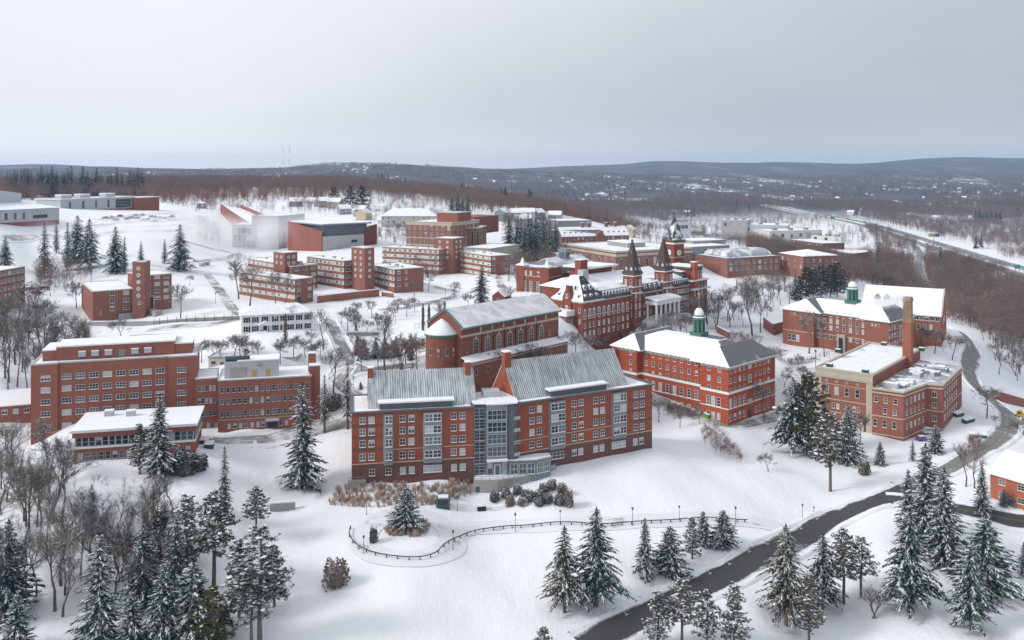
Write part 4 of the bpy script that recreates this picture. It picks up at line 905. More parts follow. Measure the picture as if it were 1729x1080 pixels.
def fenwick():
    X, Y = cv(840, 350, 3.927)
    b = Bld('twin_spired_hall', 'long old brick hall with twin slate spires, mansard dormers and white columned porch', 'building', (984, 510.4), (1181, 477), 49, 36.8)
    L, H = b.L, b.H; D = 15.0
    c0 = b.u(*X(1340)); b.wall(rect(0, L, 0, D), H, B_OLD_SHADED)
    b.band((0, 0), (L, 0), H-.5, .45, M_STONE, .5, 'cornice'); b.band((0, 0), (L, 0), H-5.6, .25, M_STONE, .08); b.band((0, D), (0, 0), H-.5, .45, M_STONE, .4, 'cornice')
    t1 = b.u(*X(912)); t2 = b.u(*X(1118)); ts = 2.75
    # mansards: steep slated slope, then a low snowy roof
    def mans(x0, x1, y0, y1, z, h, lean, top, name='mansard'):
        a = rect(x0, x1, y0, y1); c = offset(a, -lean); ym = (y0+y1)/2
        b.add(name, [(x, y, z) for x, y in offset(a, .35)]+[(x, y, z+.3) for x, y in offset(a, .3)]+[(x, y, z+h) for x, y in c], [(i+k*4, (i+1) % 4+k*4, (i+1) % 4+4+k*4, i+4+k*4) for k in (0, 1) for i in range(4)], M_MANSARD)
        x0, x1, y0, y1 = c[0][0], c[1][0], c[0][1], c[2][1]; r = (y1-y0)/2
        o = offset(c, .3); e = MB().add([(x, y, z+h) for x, y in o]+[(x, y, z+h+.3) for x, y in o]+[(x0+r*.7, ym, z+h+top), (x1-r*.7, ym, z+h+top)],
            [(0, 1, 5, 4), (1, 2, 6, 5), (2, 3, 7, 6), (3, 0, 4, 7), (4, 5, 9, 8), (5, 6, 9), (6, 7, 8, 9), (7, 4, 8)]); e.build('roof', M_SLATEW, b.root)
    pv = 12.0
    mans(pv-1, t1-ts+.3, .1, D-.1, H+.01, 3.1, 1.2, 2.4); mans(t1+ts-.3, t2-ts+.3, .1, D-.1, H+.01, 3.1, 1.2, 2.0); mans(t2+ts-.3, L-8, .1, D-.1, H+.01, 3.1, 1.2, 2.4)
    mansard_dormers(b, (0, .35), (L, .35), [u for u in lin(pv+1.6, t1-ts-1.0, 9)]+lin(t1+ts+1.4, t2-ts-1.4, 5)+lin(t2+ts+1.3, L-9.5, 10), H+.45)
    # near pavilion: tall truncated roof with a brick gablet facing the chapel
    pd = D+.3
    v = [(x, y, H) for x, y in offset(rect(0, pv, -.2, pd), .5)]+[(x, y, H+.4) for x, y in offset(rect(0, pv, -.2, pd), .5)]
    n0 = offset(rect(0, pv, -.2, pd), -1.6); n1 = rect(4.3, pv-4.6, 5.6, pd-5.4)
    v += [(x, y, H+2.6) for x, y in n0]+[(x, y, H+9.2) for x, y in n1]
    f = [(i+k*4, (i+1) % 4+k*4, (i+1) % 4+4+k*4, i+4+k*4) for k in (0, 1, 2) for i in range(4)]+[(12, 13, 14, 15)]
    mi = []
    for k in range(3): mi += [1, 1, 0, 0]
    b.put(link('pavilion_roof', meshdata('pavilion_roof', v, f, [M_SNOW, M_MANSARD], [0]*4+mi[4:12]+[0]), b.root))
    for i, (x, z) in enumerate(((2.6, .7), (6, .7), (9.4, .7), (4.2, 4.0), (7.6, 4.0))):
        mansard_dormers(b, (0, .2+z*.55), (1, .2+z*.55), [x], H+z, 1.5)
    for y, z in ((2.5, .8), (12.5, .8), (5.3, 3.9), (9.7, 3.9)): mansard_dormers(b, (.3+z*.45, 20), (.3+z*.45, 19), [20-y], H+z, 1.5)
    b.box('gablet_wall', -.6, 1.0, 5.3, 9.7, -9, H+1.4, B_OLD_SHADED)
    b.add('gablet', [(-.6, 5.3, H+1.4), (-.6, 9.7, H+1.4), (-.6, 7.5, H+5.6), (3.5, 5.3, H+1.4), (3.5, 9.7, H+1.4), (3.5, 7.5, H+5.6)], [(0, 2, 1), (3, 4, 5), (0, 3, 5, 2), (1, 2, 5, 4)], B_OLD_SHADED)
    b.win((-.6, 9.7), (-.6, 5.3), [2.2], [H-4.2], 1.3, 2.4, 'arch', M_WHITE); b.win((-.6, 9.7), (-.6, 5.3), [2.2], [H+1.0], 1.3, 1.6, (2, 1, .12), M_WHITE)
    ly = lin(1.6, D-1.6, 5)
    for z in (H-4.2, H-8.4): b.win((0, D), (0, 0), [ly[0], ly[1]], [z], 1.0, 1.9, SASH); b.win((0, D), (0, 0), [ly[4]], [z], 1.0, 1.9, SASH)
    pb = b.box('porch', -4.6, -.02, 4.2, 11.8, -9, H-5.4, B_OLD_SHADED); b.prism('porch_parapet', rect(-5.0, .0, 3.8, 12.2), H-5.39, H-3.6, M_WHITE); b.prism('snow_cap', rect(-4.9, -.05, 3.9, 12.1), H-3.59, H-3.3, M_SNOW)
    b.win((-4.6, 11.8), (-4.6, 4.2), [1.4, 3.8, 6.2], [H-8.2], 1.2, 1.9, SASH, blue=True); b.win((-4.6, 4.2), (0, 4.2), [1.4, 3.4], [H-8.2], 1.1, 1.9, SASH, blue=True)
    # front windows
    ax = b.us(X(580, 612, 640, 674, 706, 738, 770, 801, 831, 862)); z = b.zz(*X(580), *Y(742)); hh = b.zz(*X(580), *Y(674))-z
    b.win((0, 0), (L, 0), ax, [z], 1.5, hh, 'arch', M_WHITE, blind=0, mid=.6); b.win((0, 0), (L, 0), ax, [z-3.4], 1.15, 2.0, SASH, blind=.7); b.win((0, 0), (L, 0), ax, [z-6.6], 1.15, 1.9, SASH, blind=.6)
    bx = b.us(X(975, 1015, 1060)); ex = lin(t2+ts+1.2, L-1.5, 13)
    for zz_ in (H-3.2, H-6.3, H-9.4, H-12.0): b.win((0, 0), (L, 0), bx, [zz_], 1.1, 1.8, SASH, blind=.5); b.win((0, 0), (L, 0), ex, [zz_], 1.1, 1.8, SASH, blind=.5)
    for t in (t1, t2):
        tz = b.H+8.0
        tw = b.box('tower', t-ts, t+ts, -1.4, 2*ts-1.4, -9, tz, B_OLD_SHADED)
        for zq in (tz-.8, tz-5.2, H+.3): m = MB().box(t-ts-.25, t+ts+.25, -1.65, 2*ts-1.15, zq, zq+.4); m.build('string_course', M_WHITE, b.root)
        for p, q in (((t-ts, -1.4), (t+ts, -1.4)), ((t-ts, 2*ts-1.4), (t-ts, -1.4))):
            b.win(p, q, [1.45, 4.05], [tz-4.3, H-2.6, H-6.0, H-9.3], 1.0, 2.3, SASH, blind=.5); b.win(p, q, [1.45, 4.05], [tz-8.0], 1.0, 2.0, SASH, blind=.5)
        spire(b, t, ts-1.4, tz+.4, ts, 13.0, M_SPIRE)
    # columned porch between the towers
    p0, p1 = b.us(X(960, 1120)); zt = b.zz(*X(1040), *Y(648), (0, -6), (1, -6))
    sl = b.box('portico', p0, p1, -7.2, -1.45, zt, zt+1.5, M_WHITE); b.add('portico_roof', [(p0-.4, -7.6, zt+1.51), (p1+.4, -7.6, zt+1.51), (p1+.4, -1.45, zt+2.4), (p0-.4, -1.45, zt+2.4), (p0-.4, -7.6, zt+1.9), (p1+.4, -7.6, zt+1.9), (p1+.4, -1.45, zt+2.9), (p0-.4, -1.45, zt+2.9)], [(0, 1, 5, 4), (4, 5, 6, 7), (1, 2, 6, 5), (3, 0, 4, 7), (0, 3, 2, 1)], M_SNOW)
    for u in lin(p0+.7, p1-.7, 6): MB().lathe([(.62, -9), (.62, zt-8.2), (.55, zt-8), (.45, zt-.5), (.68, zt-.3), (.68, zt-.003)], 10, (u, -6.6)).build('column', M_WHITE, b.root, smooth=False)
    for x in (p0+.7, p1-.7): MB().lathe([(.5, -9), (.42, zt-.003)], 8, (x, -2.2)).build('column', M_WHITE, b.root)
    # far end: taller pavilion with balconies and chimney
    e0 = L-8.2
    b.box('end_wall', e0, L+5.0, -.9, D+.5, -9, H+1.2, B_OLD_SHADED); b.box('balcony', e0-.5, L+5.5, -2.6, -.92, H-2.6, H-1.9, M_WHITE); b.box('balcony', e0-.5, L+5.5, -1.8, D+.9, H+1.203, H+1.8, M_WHITE)
    b.box('attic', e0+2.0, L+4, 1, D-1, H+1.8, H+6.6, B_OLD_SHADED); b.prism('attic_roof', rect(e0+1.4, L+4.6, .4, D-.4), H+6.61, H+7.3, M_COPPER); b.prism('snow_cap', rect(e0+1.7, L+4.3, .7, D-.7), H+7.31, H+7.6, M_SNOW)
    b.win((e0+2, 1), (L+4, 1), lin(4.4, L+1-e0, 3), [H+2.6], 1.1, 2.6, (2, 2, .12), M_WHITE, blind=.5); b.win((e0, -.9), (L+5, -.9), lin(3, L+3.5-e0, 4), [H-5.2, H-1.6+.0], 1.1, 2.0, SASH, blind=.5)
    b.chimney(e0+3.6, -.2, 2.6, 2.2, H-3, H+9.6, B_STACK2)
    mans(e0-5, e0+.0, .1, D-.1, H+.02, 5.6, 1.6, .6, 'mansard')
    # rear range and its chimneys
    b.box('rear_wall', 13, L-2, D+.02, D+19, -9, H+2.2, B_OLD_SHADED)
    b.add('rear_roof', [(12.5, D, H+2.21), (L-1.5, D, H+2.21), (L-1.5, D+19.5, H+2.21), (12.5, D+19.5, H+2.21), (16, D+9, H+6.0), (L-5, D+9, H+6.0)], [(0, 1, 5, 4), (1, 2, 5), (2, 3, 4, 5), (3, 0, 4)], M_SNOW)
    pb = b.box('penthouse', t1+1, t1+17, D+10, D+21, H+2, H+8.2, B_OLD_SHADED); b.prism('snow_cap', rect(t1-1, t1+19, D+8, D+23), H+8.21, H+9, M_SNOW)
    b.chimney(t1-3.0, D+11, 4.6, 3.2, H+5, H+12.2, B_OLD_SHADED); MB().box(t1-8.5, t1-5, D+5.4, D+8.4, H+4, H+8.6).build('skylight', M_METALL, b.root); b.chimney(20, D+2, 1.8, 1.4, H+2.3, H+5.5, B_OLD_SHADED)
    return b
M_SLATEW = snow_mat('mansard_top', (.10, .11, .12), .30, .36, .05); B_STACK2 = brick('brick_bright', (.40, .115, .066), .2)
FEN = fenwick()
def clock_tower():
    d = 430; c = at(1138, 439, d)
    b = Bld('clock_tower', 'square brick clock tower with white clock faces and snowy pyramid spire behind the twin spires', 'tower', (1122.5, 404), (1143.0, 406), 66.0, 38)
    H = b.H; L = 6.4; rot = R(-12)
    b.wall(rect(0, L, 0, L), H-2.0, B_OLD_SHADED); MB().box(-.3, L+.3, -.3, L+.3, H-1.99, H-1.2).build('cornice', M_WHITE, b.root); MB().box(-.45, L+.45, -.45, L+.45, H-1.19, H-.1).build('parapet', B_OLD_SHADED, b.root)
    b.band((0, 0), (L, 0), H-8.4, .4, M_STONE, .15); b.band((L, 0), (L, L), H-8.4, .4, M_STONE, .15)
    spire(b, L/2, L/2, H+.1, L/2+.1, 10.4, M_SPIRESNOW)
    for p, q in (((0, 0), (L, 0)), ((L, 0), (L, L)), ((0, L), (0, 0))):
        P, D = Vector(p), (Vector(q)-Vector(p)).normalized(); a = math.atan2(D.y, D.x); m = P+D*L/2
        m_ = MB(); n = 18
        m_.add([(0, -.22, 0)]+[(1.35*math.cos(2*math.pi*k/n), -.22, 1.35*math.sin(2*math.pi*k/n)) for k in range(n)]+[(1.35*math.cos(2*math.pi*k/n), .02, 1.35*math.sin(2*math.pi*k/n)) for k in range(n)],
               [(0, 1+k, 1+(k+1) % n) for k in range(n)]+[(1+k, 1+n+k, 1+n+(k+1) % n, 1+(k+1) % n) for k in range(n)])
        o = m_.build('clock_face', M_WHITE, b.root, (m.x, m.y, H-6.0), a)
        h = MB().box(-.09, .09, -.27, -.23, 0, 1.05).box(-.1, .7, -.28, -.24, -.09, .09); h.build('clock_hand', M_BLACK, o)
        b.win(p, q, [L/2], [H-13.6], 1.4, 3.2, 'arch', M_STONE)
M_SPIRESNOW = snow_mat('spire_snow', (.07, .08, .09), .46, .58, .3)
clock_tower()
def turret_hall():
    X, Y = cv(860, 410, 7.2)
    b = Bld('turreted_hall', 'brick hall with corner turrets, tall windows, grey attic and roof lantern beside the twin-spired hall', 'building', (873, 449.6), (926.7, 454), 56.3, 42.3)
    L, H = b.L, b.H; D = 38
    b.wall(rect(0, L, 0, 10), H, B_OLD_SHADED); b.band((0, 0), (L, 0), H-3.9, .3, M_STONE, .12); b.band((L, 0), (L, 10), H-3.9, .3, M_STONE, .12)
    b.wall(rect(1.0, L-1.2, 10, D), H-3.4, B_OLD_SHADED); b.prism('attic', rect(1.2, L-1.4, 10.02, D-.2), H-3.39, H-.3, M_METAL)
    b.flat(rect(0, L, 0, 10), H, M_METAL, M_SNOW, .3, .4, .4)
    b.gable(.8, L-1.0, 9.6, D, H-.28, 3.4, M_SLATEB, M_METAL, .6, .3, axis='y')
    for x in (2.0, L-2.0):
        MB().lathe([(2.9, -.0), (2.9, H+.55)], 4, (x, 1.6)).build('turret', B_OLD_SHADED, b.root); MB().lathe([(3.2, H+.56), (3.2, H+.95), (1.2, H+1.6), (.05, H+4.4)], 4, (x, 1.6)).build('turret_roof', M_SLATEW, b.root)
    z = b.zz(*X(187), *Y(585)); hh = b.zz(*X(187), *Y(455))-z
    b.win((0, 0), (L, 0), [u for u in b.us(X(187, 262, 350))], [z], 1.6, hh, (2, 4, .1), M_WHITE, blue=True)
    b.win((0, 0), (L, 0), b.us(X(130, 200, 262, 352, 435)), [H-3.3], 1.1, 1.9, SASH); b.win((0, 0), (L, 0), b.us(X(190, 262)), [z-4.6], 1.1, 2.0, SASH)
    s0, s1 = (L-1.2, 10), (L-1.2, D)
    b.win(s0, s1, lin(2, D-13, 6), [H-2.6], 1.0, 1.8, SASH); b.win(s0, s1, lin(2, D-13, 6), [H-7.2], 1.3, 2.7, SASH, blue=True)
    lx, ly = b.loc(648, 0, 0) if False else (L*.62, 22)
    c = b.box('lantern', lx-1.8, lx+1.8, ly-1.8, ly+1.8, H+1.0, H+6.2, M_METALL); b.prism('snow_cap', rect(lx-2.3, lx+2.3, ly-2.3, ly+2.3), H+6.3, H+6.9, M_METAL)
    b.win((lx-1.8, ly-1.8), (lx+1.8, ly-1.8), [1.8], [H+2.6], 3.2, 3.0, (3, 3, .12), M_METAL, blue=True); b.win((lx+1.8, ly-1.8), (lx+1.8, ly+1.8), [1.8], [H+2.6], 3.2, 3.0, (3, 3, .12), M_METAL, blue=True)
    b.box('wing_wall', L-1.2, L+14, 16, 30, -9, H-3.0, B_OLD_SHADED); b.add('wing_roof', [(L-1.2, 15.6, H-2.99), (L+14.4, 15.6, H-2.99), (L+14.4, 30.4, H-2.99), (L-1.2, 30.4, H-2.99), (L+1, 23, H-.6), (L+11, 23, H-.6)], [(0, 1, 5, 4), (1, 2, 5), (2, 3, 4, 5), (3, 0, 4)], M_SNOW)
M_SLATEB = snow_mat('slate_dusted', (.30, .31, .33), .38, .60, .12)
turret_hall()
# ------------------------------------------------------------------ white house
def white_house():
    X, Y = cv(340, 300, 3.927)
    b = Bld('white_house', 'white clapboard house with black shutters and hipped snowy roof below the brick dormitories', 'house', (407.5, 533.8), (528.4, 527.4), 49.6, 43.3)
    L, H = b.L, b.H; b.wall(rect(0, L, 0, 11), H, M_WHITE); b.hip(0, L, 0, 11, H+.02, 3.0, [M_SLATEWH], run=5.5, over=.6, th=.25)
    us = b.us(X(302, 358, 422, 490, 545, 592, 648, 705)); r1 = b.zz(*X(302), *Y(961)); r2 = b.zz(*X(302), *Y(1021))
    for z, sk in ((r1, ()), (r2, (2,))):
        for i, u in enumerate(us):
            if i in sk: continue
            b.win((0, 0), (L, 0), [u], [z], 1.0, 1.75, SASH, blind=.1)
            for s in (-1, 1): b.box('shutter', u+s*.82-.26, u+s*.82+.26, -.09, .01, z-.05, z+1.8, M_BLACK)
    u = us[2]; pr = b.box('porch_roof', u-2.4, u+2.4, -2.6, -.02, r2+2.2, r2+2.5, M_WHITE); b.add('porch_gable', [(u-2.5, -2.7, r2+2.51), (u+2.5, -2.7, r2+2.51), (u+2.5, -.02, r2+2.51), (u-2.5, -.02, r2+2.51), (u, -2.7, r2+3.6), (u, -.02, r2+3.6)], [(0, 1, 4), (0, 4, 5, 3), (1, 2, 5, 4)], M_SNOW)
    for s in (-2.1, 2.1): b.box('post', u+s-.12, u+s+.12, -2.5, -2.26, -3, r2+2.2, M_WHITE)
    b.box('door', u-.6, u+.6, -.1, .02, r2-.8, r2+1.7, M_DOOR); b.box('side_panel', u-1.8, u-.75, -.08, .02, r2-.7, r2+.3, M_BLUE); b.box('flag', u+.9, u+1.2, -2.3, -2.2, r2-.5, r2+1.6, M_RED)
    b.box('deck', us[1]-3, us[2]+.5, -3.4, -.05, -4, r2-.9, B_DULL); b.box('deck', us[5]+1, us[7], -3.2, -.05, -4, r2-.9, M_CONC)
M_BLUE = plain('blue_cloth', (.05, .12, .3)); M_RED = plain('red_cloth', (.35, .05, .05)); M_SLATEWH = snow_mat('shingle_dusted', (.30, .31, .33), .36, .46, .14)
white_house()
# ------------------------------------------------------------------ dormitories: flat snowy roofs, window strips, stair towers with round windows
def strip(b, p, q, rows, n, w=1.5, h=1.35, e=1.0, **k):
    L = (Vector(q)-Vector(p)).length; b.win(p, q, lin(e+w/2, L-e-w/2, n), rows, w, h, k.pop('style', PAIR), M_WHITE, **k)
def dorm_block(b, poly, z, nl, nr, floors=4, fh=2.85, w=1.5, mat=None, l_e=1.0, r_e=1.0, front_w=None, blind=.3):
    b.wall(poly, z, mat or B_FAR); b.flat(poly, z, M_CREAM, M_SNOW, .3, .35, .25)
    rows = [z-.55-1.35-i*fh for i in range(floors)]; c_ = (Vector(poly[0])+Vector(poly[2]))/2; a_ = (Vector(poly[1])-Vector(poly[0]))*.3
    for t_, s_ in ((-.9, .5), (.1, .7), (.8, .4)): q_ = c_+a_*t_; b.box('roof_vent', q_.x-s_, q_.x+s_, q_.y-s_, q_.y+s_, z+.1, z+.5+s_, M_METALL)
    if nl: strip(b, poly[0], poly[1], rows, nl, w, 1.35, l_e, blind=blind)
    if nr: strip(b, poly[1], poly[2], rows, nr, front_w or w, 1.35, r_e, blind=blind)
    for i, (p, q, n) in enumerate(((poly[0], poly[1], nl), (poly[1], poly[2], nr))):
        if n > 4:
            for r_ in rows: b.band(p, q, r_-.12, 1.55, M_CREAM, .025, 'window_strip')
def stair(b, a, f, c, z, walls, n, fh=2.7, z0=-9):
    P = b.para(a, f, c, z+b.zb); b.wall(P, z, B_FAR, z0, 'stair_tower'); b.flat(P, z, M_CREAM, M_SNOW, .25, .3, .15)
    for i in walls:
        L = (Vector(P[i+1])-Vector(P[i])).length
        for k in ([L/2] if L < 6 else [L*.3, L*.7]): b.win(P[i], P[i+1], [k], [z-2.6-j*fh for j in range(n)], 1.45, 1.45, 'round', M_WHITE, blind=.1)
    return P
GD = 'brick dormitories with round-windowed stair towers'
def dorms():
    b = Bld('dormitory', 'small brick dormitory with five round windows up its tower, above the stone wall', 'dormitory', (156.6, 492.6), (224, 488), 53, 41, GD)
    X, Y = cv(0, 420, 3.927)
    P = rect(0, b.L, 0, 32); b.wall(P, 12, B_FAR); b.flat(P, 12, M_CREAM, M_SNOW, .3, .35, .3)
    rows = [b.zz(*X(745), y)-.7 for y in Y(296, 346, 395)]
    b.win((0, 0), (b.L, 0), b.us(X(745)), rows, 1.7, 1.7, PAIR, blind=0); b.win((0, 0), (b.L, 0), b.us(X(838)), rows, 2.1, 1.5, PAIR, blind=.5)
    u = b.u(*X(668)); b.box('lamp', u-.15, u+.15, -.3, .01, 2.6, 4.8, M_STONE); q = b.us(X(785, 885)); b.box('entrance', q[0], q[1]+.2, -1.4, .02, -4, b.zz(*X(830), *Y(425)), M_CONC)
    b.win((b.L, 0), (b.L, 32), lin(2, 20, 9), rows, 1.7, 1.5, PAIR, blind=.5)
    s = b.sub((223.6, 443), (244, 443), 63.7, 41); l = s.L; s.wall(rect(0, l, 0, 5.5), s.H, B_FAR, -6, 'stair_tower'); s.flat(rect(0, l, 0, 5.5), s.H, M_METAL, M_SNOW, .25, .3, .1)
    zs = [s.zz(*X(915), y)-.75 for y in Y(129, 174, 219, 265, 310)]; s.win((0, 0), (l, 0), [l*.5], zs, 1.5, 1.5, 'round', M_WHITE, blind=.1); s.win((0, 0), (l, 0), [l*.6], [s.zz(*X(925), *Y(366))], 1.2, 1.2, PAIR)
    w = b.sub((243, 466), (290, 462), 57.8, 41); l = w.L; w.wall(rect(0, l, 0, 16), w.H, B_FAR); w.flat(rect(0, l, 0, 16), w.H, M_CREAM, M_SNOW, .3, .35, .3)
    zs = [w.zz(*X(980), y)-.65 for y in Y(191, 237, 285, 330)]; w.win((0, 0), (l, 0), w.us(X(980, 1042, 1102)), zs[:3], 2.2, 1.4, TRI, blind=.35); w.win((0, 0), (l, 0), w.us(X(1045, 1102)), zs[3:], 2.2, 1.3, TRI, blind=.8)
    u = w.u(*X(988)); pr = w.box('porch', u-1.7, u+1.7, -1.2, .02, -4, zs[3]+2.0, M_STONE); w.box('door', u-1.2, u+1.2, -1.35, -1.21, -4, zs[3]+1.5, M_DOOR)
    st = MB(); x, y = w.T[0]+u, w.T[1]
    w.put(MB().add(*boxvf(u-1.5, u+1.5, -9, -1.3, zs[3]-5.5, zs[3]-3.2)).build('steps', M_CONC, b.root))
    #
    b = Bld('dormitory', 'brick dormitory with square stair tower, half hidden by bare trees behind the white house', 'dormitory', (404, 460), (498, 472), 54.5, 44.3, GD)
    P = b.para((404, 460), (498, 472), (522, 467.6), 54.5); dorm_block(b, P, 10.2, 9, 2, 3, 3.0, 1.6)
    P2 = b.para((418, 437), (470, 445), (505, 441), 57.5); dorm_block(b, P2, 13.2, 7, 0, 3)
    stair(b, (461.7, 425), (480.8, 427.3), (495, 424.8), 18.3, (0, 1), 2)
    P3 = b.para((480, 449), (494, 450.5), (531.5, 445.6), 56.6); dorm_block(b, P3, 12.3, 0, 3, 4, 2.9, 2.3, front_w=2.4)
    #
    b = Bld('dormitory', 'long brick dormitory between two others with cream window strips and walled terrace', 'dormitory', (518, 433.7), (580.6, 441), 58.4, 46, GD)
    P = b.para((518, 433.7), (580.6, 441), (612.5, 439), 58.4); dorm_block(b, P, 12.4, 9, 3, 4, 2.85, 1.7, front_w=2.2)
    stair(b, (593.4, 417), (616, 419.2), (627, 417.4), 18.6, (0, 1), 5)
    P2 = b.para((624, 447.2), (666, 455.3), (706, 450), 55.2); dorm_block(b, P2, 9.2, 7, 0, 3, 2.85, 1.7); b.win(P2[1], P2[2], [2.2], [7.3, 4.45, 1.6], 1.5, 1.4, PAIR, blind=.1); b.win(P2[1], P2[2], [6.0], [7.3, 4.45, 1.6], 1.0, 1.3, PAIR, blind=.1)
    q = [b.loc(*p, 45) for p in ((536, 510), (639, 498))]
    #
    b = Bld('dormitory', 'widest brick dormitory with stair tower, in front of the science building', 'dormitory', (645.6, 417), (741, 421.7), 57.4, 44, GD)
    P = b.para((645.6, 417), (741, 421.7), (761, 419.7), 57.4); dorm_block(b, P, 13.4, 11, 2, 4, 2.9, 1.9, front_w=2.6)
    stair(b, (733, 401.7), (765, 403), (770, 400), 19, (0, 1), 4)
    P2 = b.para((771, 424), (828.5, 432.5), (845, 428), 55.5); dorm_block(b, P2, 11.5, 7, 2, 4, 2.85, 1.9)
    b.box('entrance', P2[1][0]+1, P2[1][0]+4, P2[1][1]-1.2, P2[1][1]+.4, -4, 2.4, M_CREAM)
    #
    b = Bld('dormitory', 'brick dormitory wing cut off by the picture edge near snow-laden cars', 'dormitory', (-60, 468), (42, 450), 60.4, 47.5, GD)
    P = rect(0, b.L, 0, 14); dorm_block(b, P, b.H, 0, 0); strip(b, (0, 0), (b.L, 0), [b.H-2.0, b.H-4.9, b.H-7.8, b.H-10.7], 13, 1.7, blind=.2)
dorms()
def terrace_wall(pts, h, label, w=.5, m=None, name='terrace_wall', cap=True, z=None):
    P = [ground(*p) for p in pts]; v = []; c = empty(name, P[0]); tag(c, label, 'wall')
    for i in range(len(P)-1):
        a, b_ = P[i]-P[0], P[i+1]-P[0]; d = Vector((b_.x-a.x, b_.y-a.y, 0)).normalized(); n = Vector((-d.y, d.x, 0))*w/2
        v = [a-n, b_-n, b_+n, a+n]; lo = [k-Vector((0, 0, 3)) for k in v]; hi = [k+Vector((0, 0, h)) for k in v]
        mesh('wall_section', lo+hi, boxvf(0, 1, 0, 1, 0, 1)[1], m or B_FAR, c)
        if cap: mesh('snow_cap', [k+Vector((0, 0, h+.005)) for k in v]+[k+Vector((0, 0, h+.3)) for k in v], boxvf(0, 1, 0, 1, 0, 1)[1], M_SNOW, c)
terrace_wall([(536, 512), (640, 499)], 3.0, 'low brick terrace wall in front of the middle dormitory')
terrace_wall([(645, 499), (664, 502)], 1.8, 'short brick wall beside the dormitory entrance with concrete porch')
terrace_wall([(1676, 673), (1740, 690)], 3.4, 'brick retaining wall by the bend at the picture edge', 1.2)
terrace_wall([(1290, 553), (1306, 566), (1322, 561)], 5.0, 'brick bridge wall joining the hall with the small green cupola', 1.0)
terrace_wall([(1211, 561), (1232, 572)], 2.6, 'small brick retaining wall in the snowy bank behind the scarlet hall', 1.4)
terrace_wall([(456, 862), (498, 858)], 1.7, 'dark concrete wall section alone in the snow by the pine grove', .8, M_CONC, 'retaining_wall')
terrace_wall([(150, 549), (260, 547), (330, 543), (405, 539)], 1.3, 'long low stone wall below the small tower dormitory', .5, M_CONC, 'stone_wall')
terrace_wall([(602, 617), (625, 626), (680, 620)], 1.0, 'curved stone kerb wall round the evergreen clump', .5, M_CONC, 'stone_wall')
terrace_wall([(585, 566), (640, 564)], .9, 'low garden wall beneath the small statue', .5, M_CONC, 'stone_wall')
# ------------------------------------------------------------------ low buildings on the slope
def low_building(name, label, A, B, z, zb, D, wall, wins=0, roof=None, ww=1.4, wh=1.3, cat='building', rise=0, axis='x'):
    b = Bld(name, label, cat, A, B, z, zb); P = rect(0, b.L, 0, D); b.wall(P, b.H, wall)
    if rise: b.gable(0, b.L, 0, D, b.H+.01, rise, roof or M_SNOW, wall, .5, .3, axis=axis)
    else: b.flat(P, b.H, M_METALL, roof or M_SNOW, .3, .3, .25)
    if wins: b.win((0, 0), (b.L, 0), lin(1.6, b.L-1.6, wins), [b.H-2.4], ww, wh, DBL, M_WHITE, blind=.3)
    return b
b = low_building('snowy_shed', 'low flat-roofed building buried in snow with a dark open bay at one end', (212, 577), (362, 570), 41, 37.5, 11, M_METALL)
b.box('open_bay', b.L-4.2, b.L-.3, -.2, .1, -4, b.H-.2, M_DOOR)
low_building('service_building', 'white low service building with snowy roof tucked behind the salmon brick wing', (352, 603), (500, 604), 39.5, 33, 13, M_CREAM, 10)
b = low_building('gabled_annex', 'low snow-roofed building with brick base at the picture edge beside the tall brick hall', (-60, 690), (56, 681), 33.5, 24, 15, B_WEST, 6, rise=2.5)
low_building('brick_shed', 'small gabled brick shed with snowy roof by the big lone spruce', (831, 499), (851, 500), 46.5, 42.5, 9, B_OLD_SHADED, 1, rise=2.0, axis='y', cat='shed')
b = Bld('corner_house', 'red brick two-storey house with broad snowy roof cut by the picture edge', 'house', (1672, 796), (1760, 822), 18.9, 10)
b.wall(rect(0, b.L, 0, 16), b.H, brick('brick_plain', (.44, .145, .085), .12)); b.gable(0, b.L, 0, 16, b.H+.01, 4.2, M_SNOW, B_DORM, .8, .35)
b.win((0, 0), (b.L, 0), [3.2, 8.2, 13], [b.H-2.6, b.H-6], 1.7, 1.4, PAIR, blind=.1)
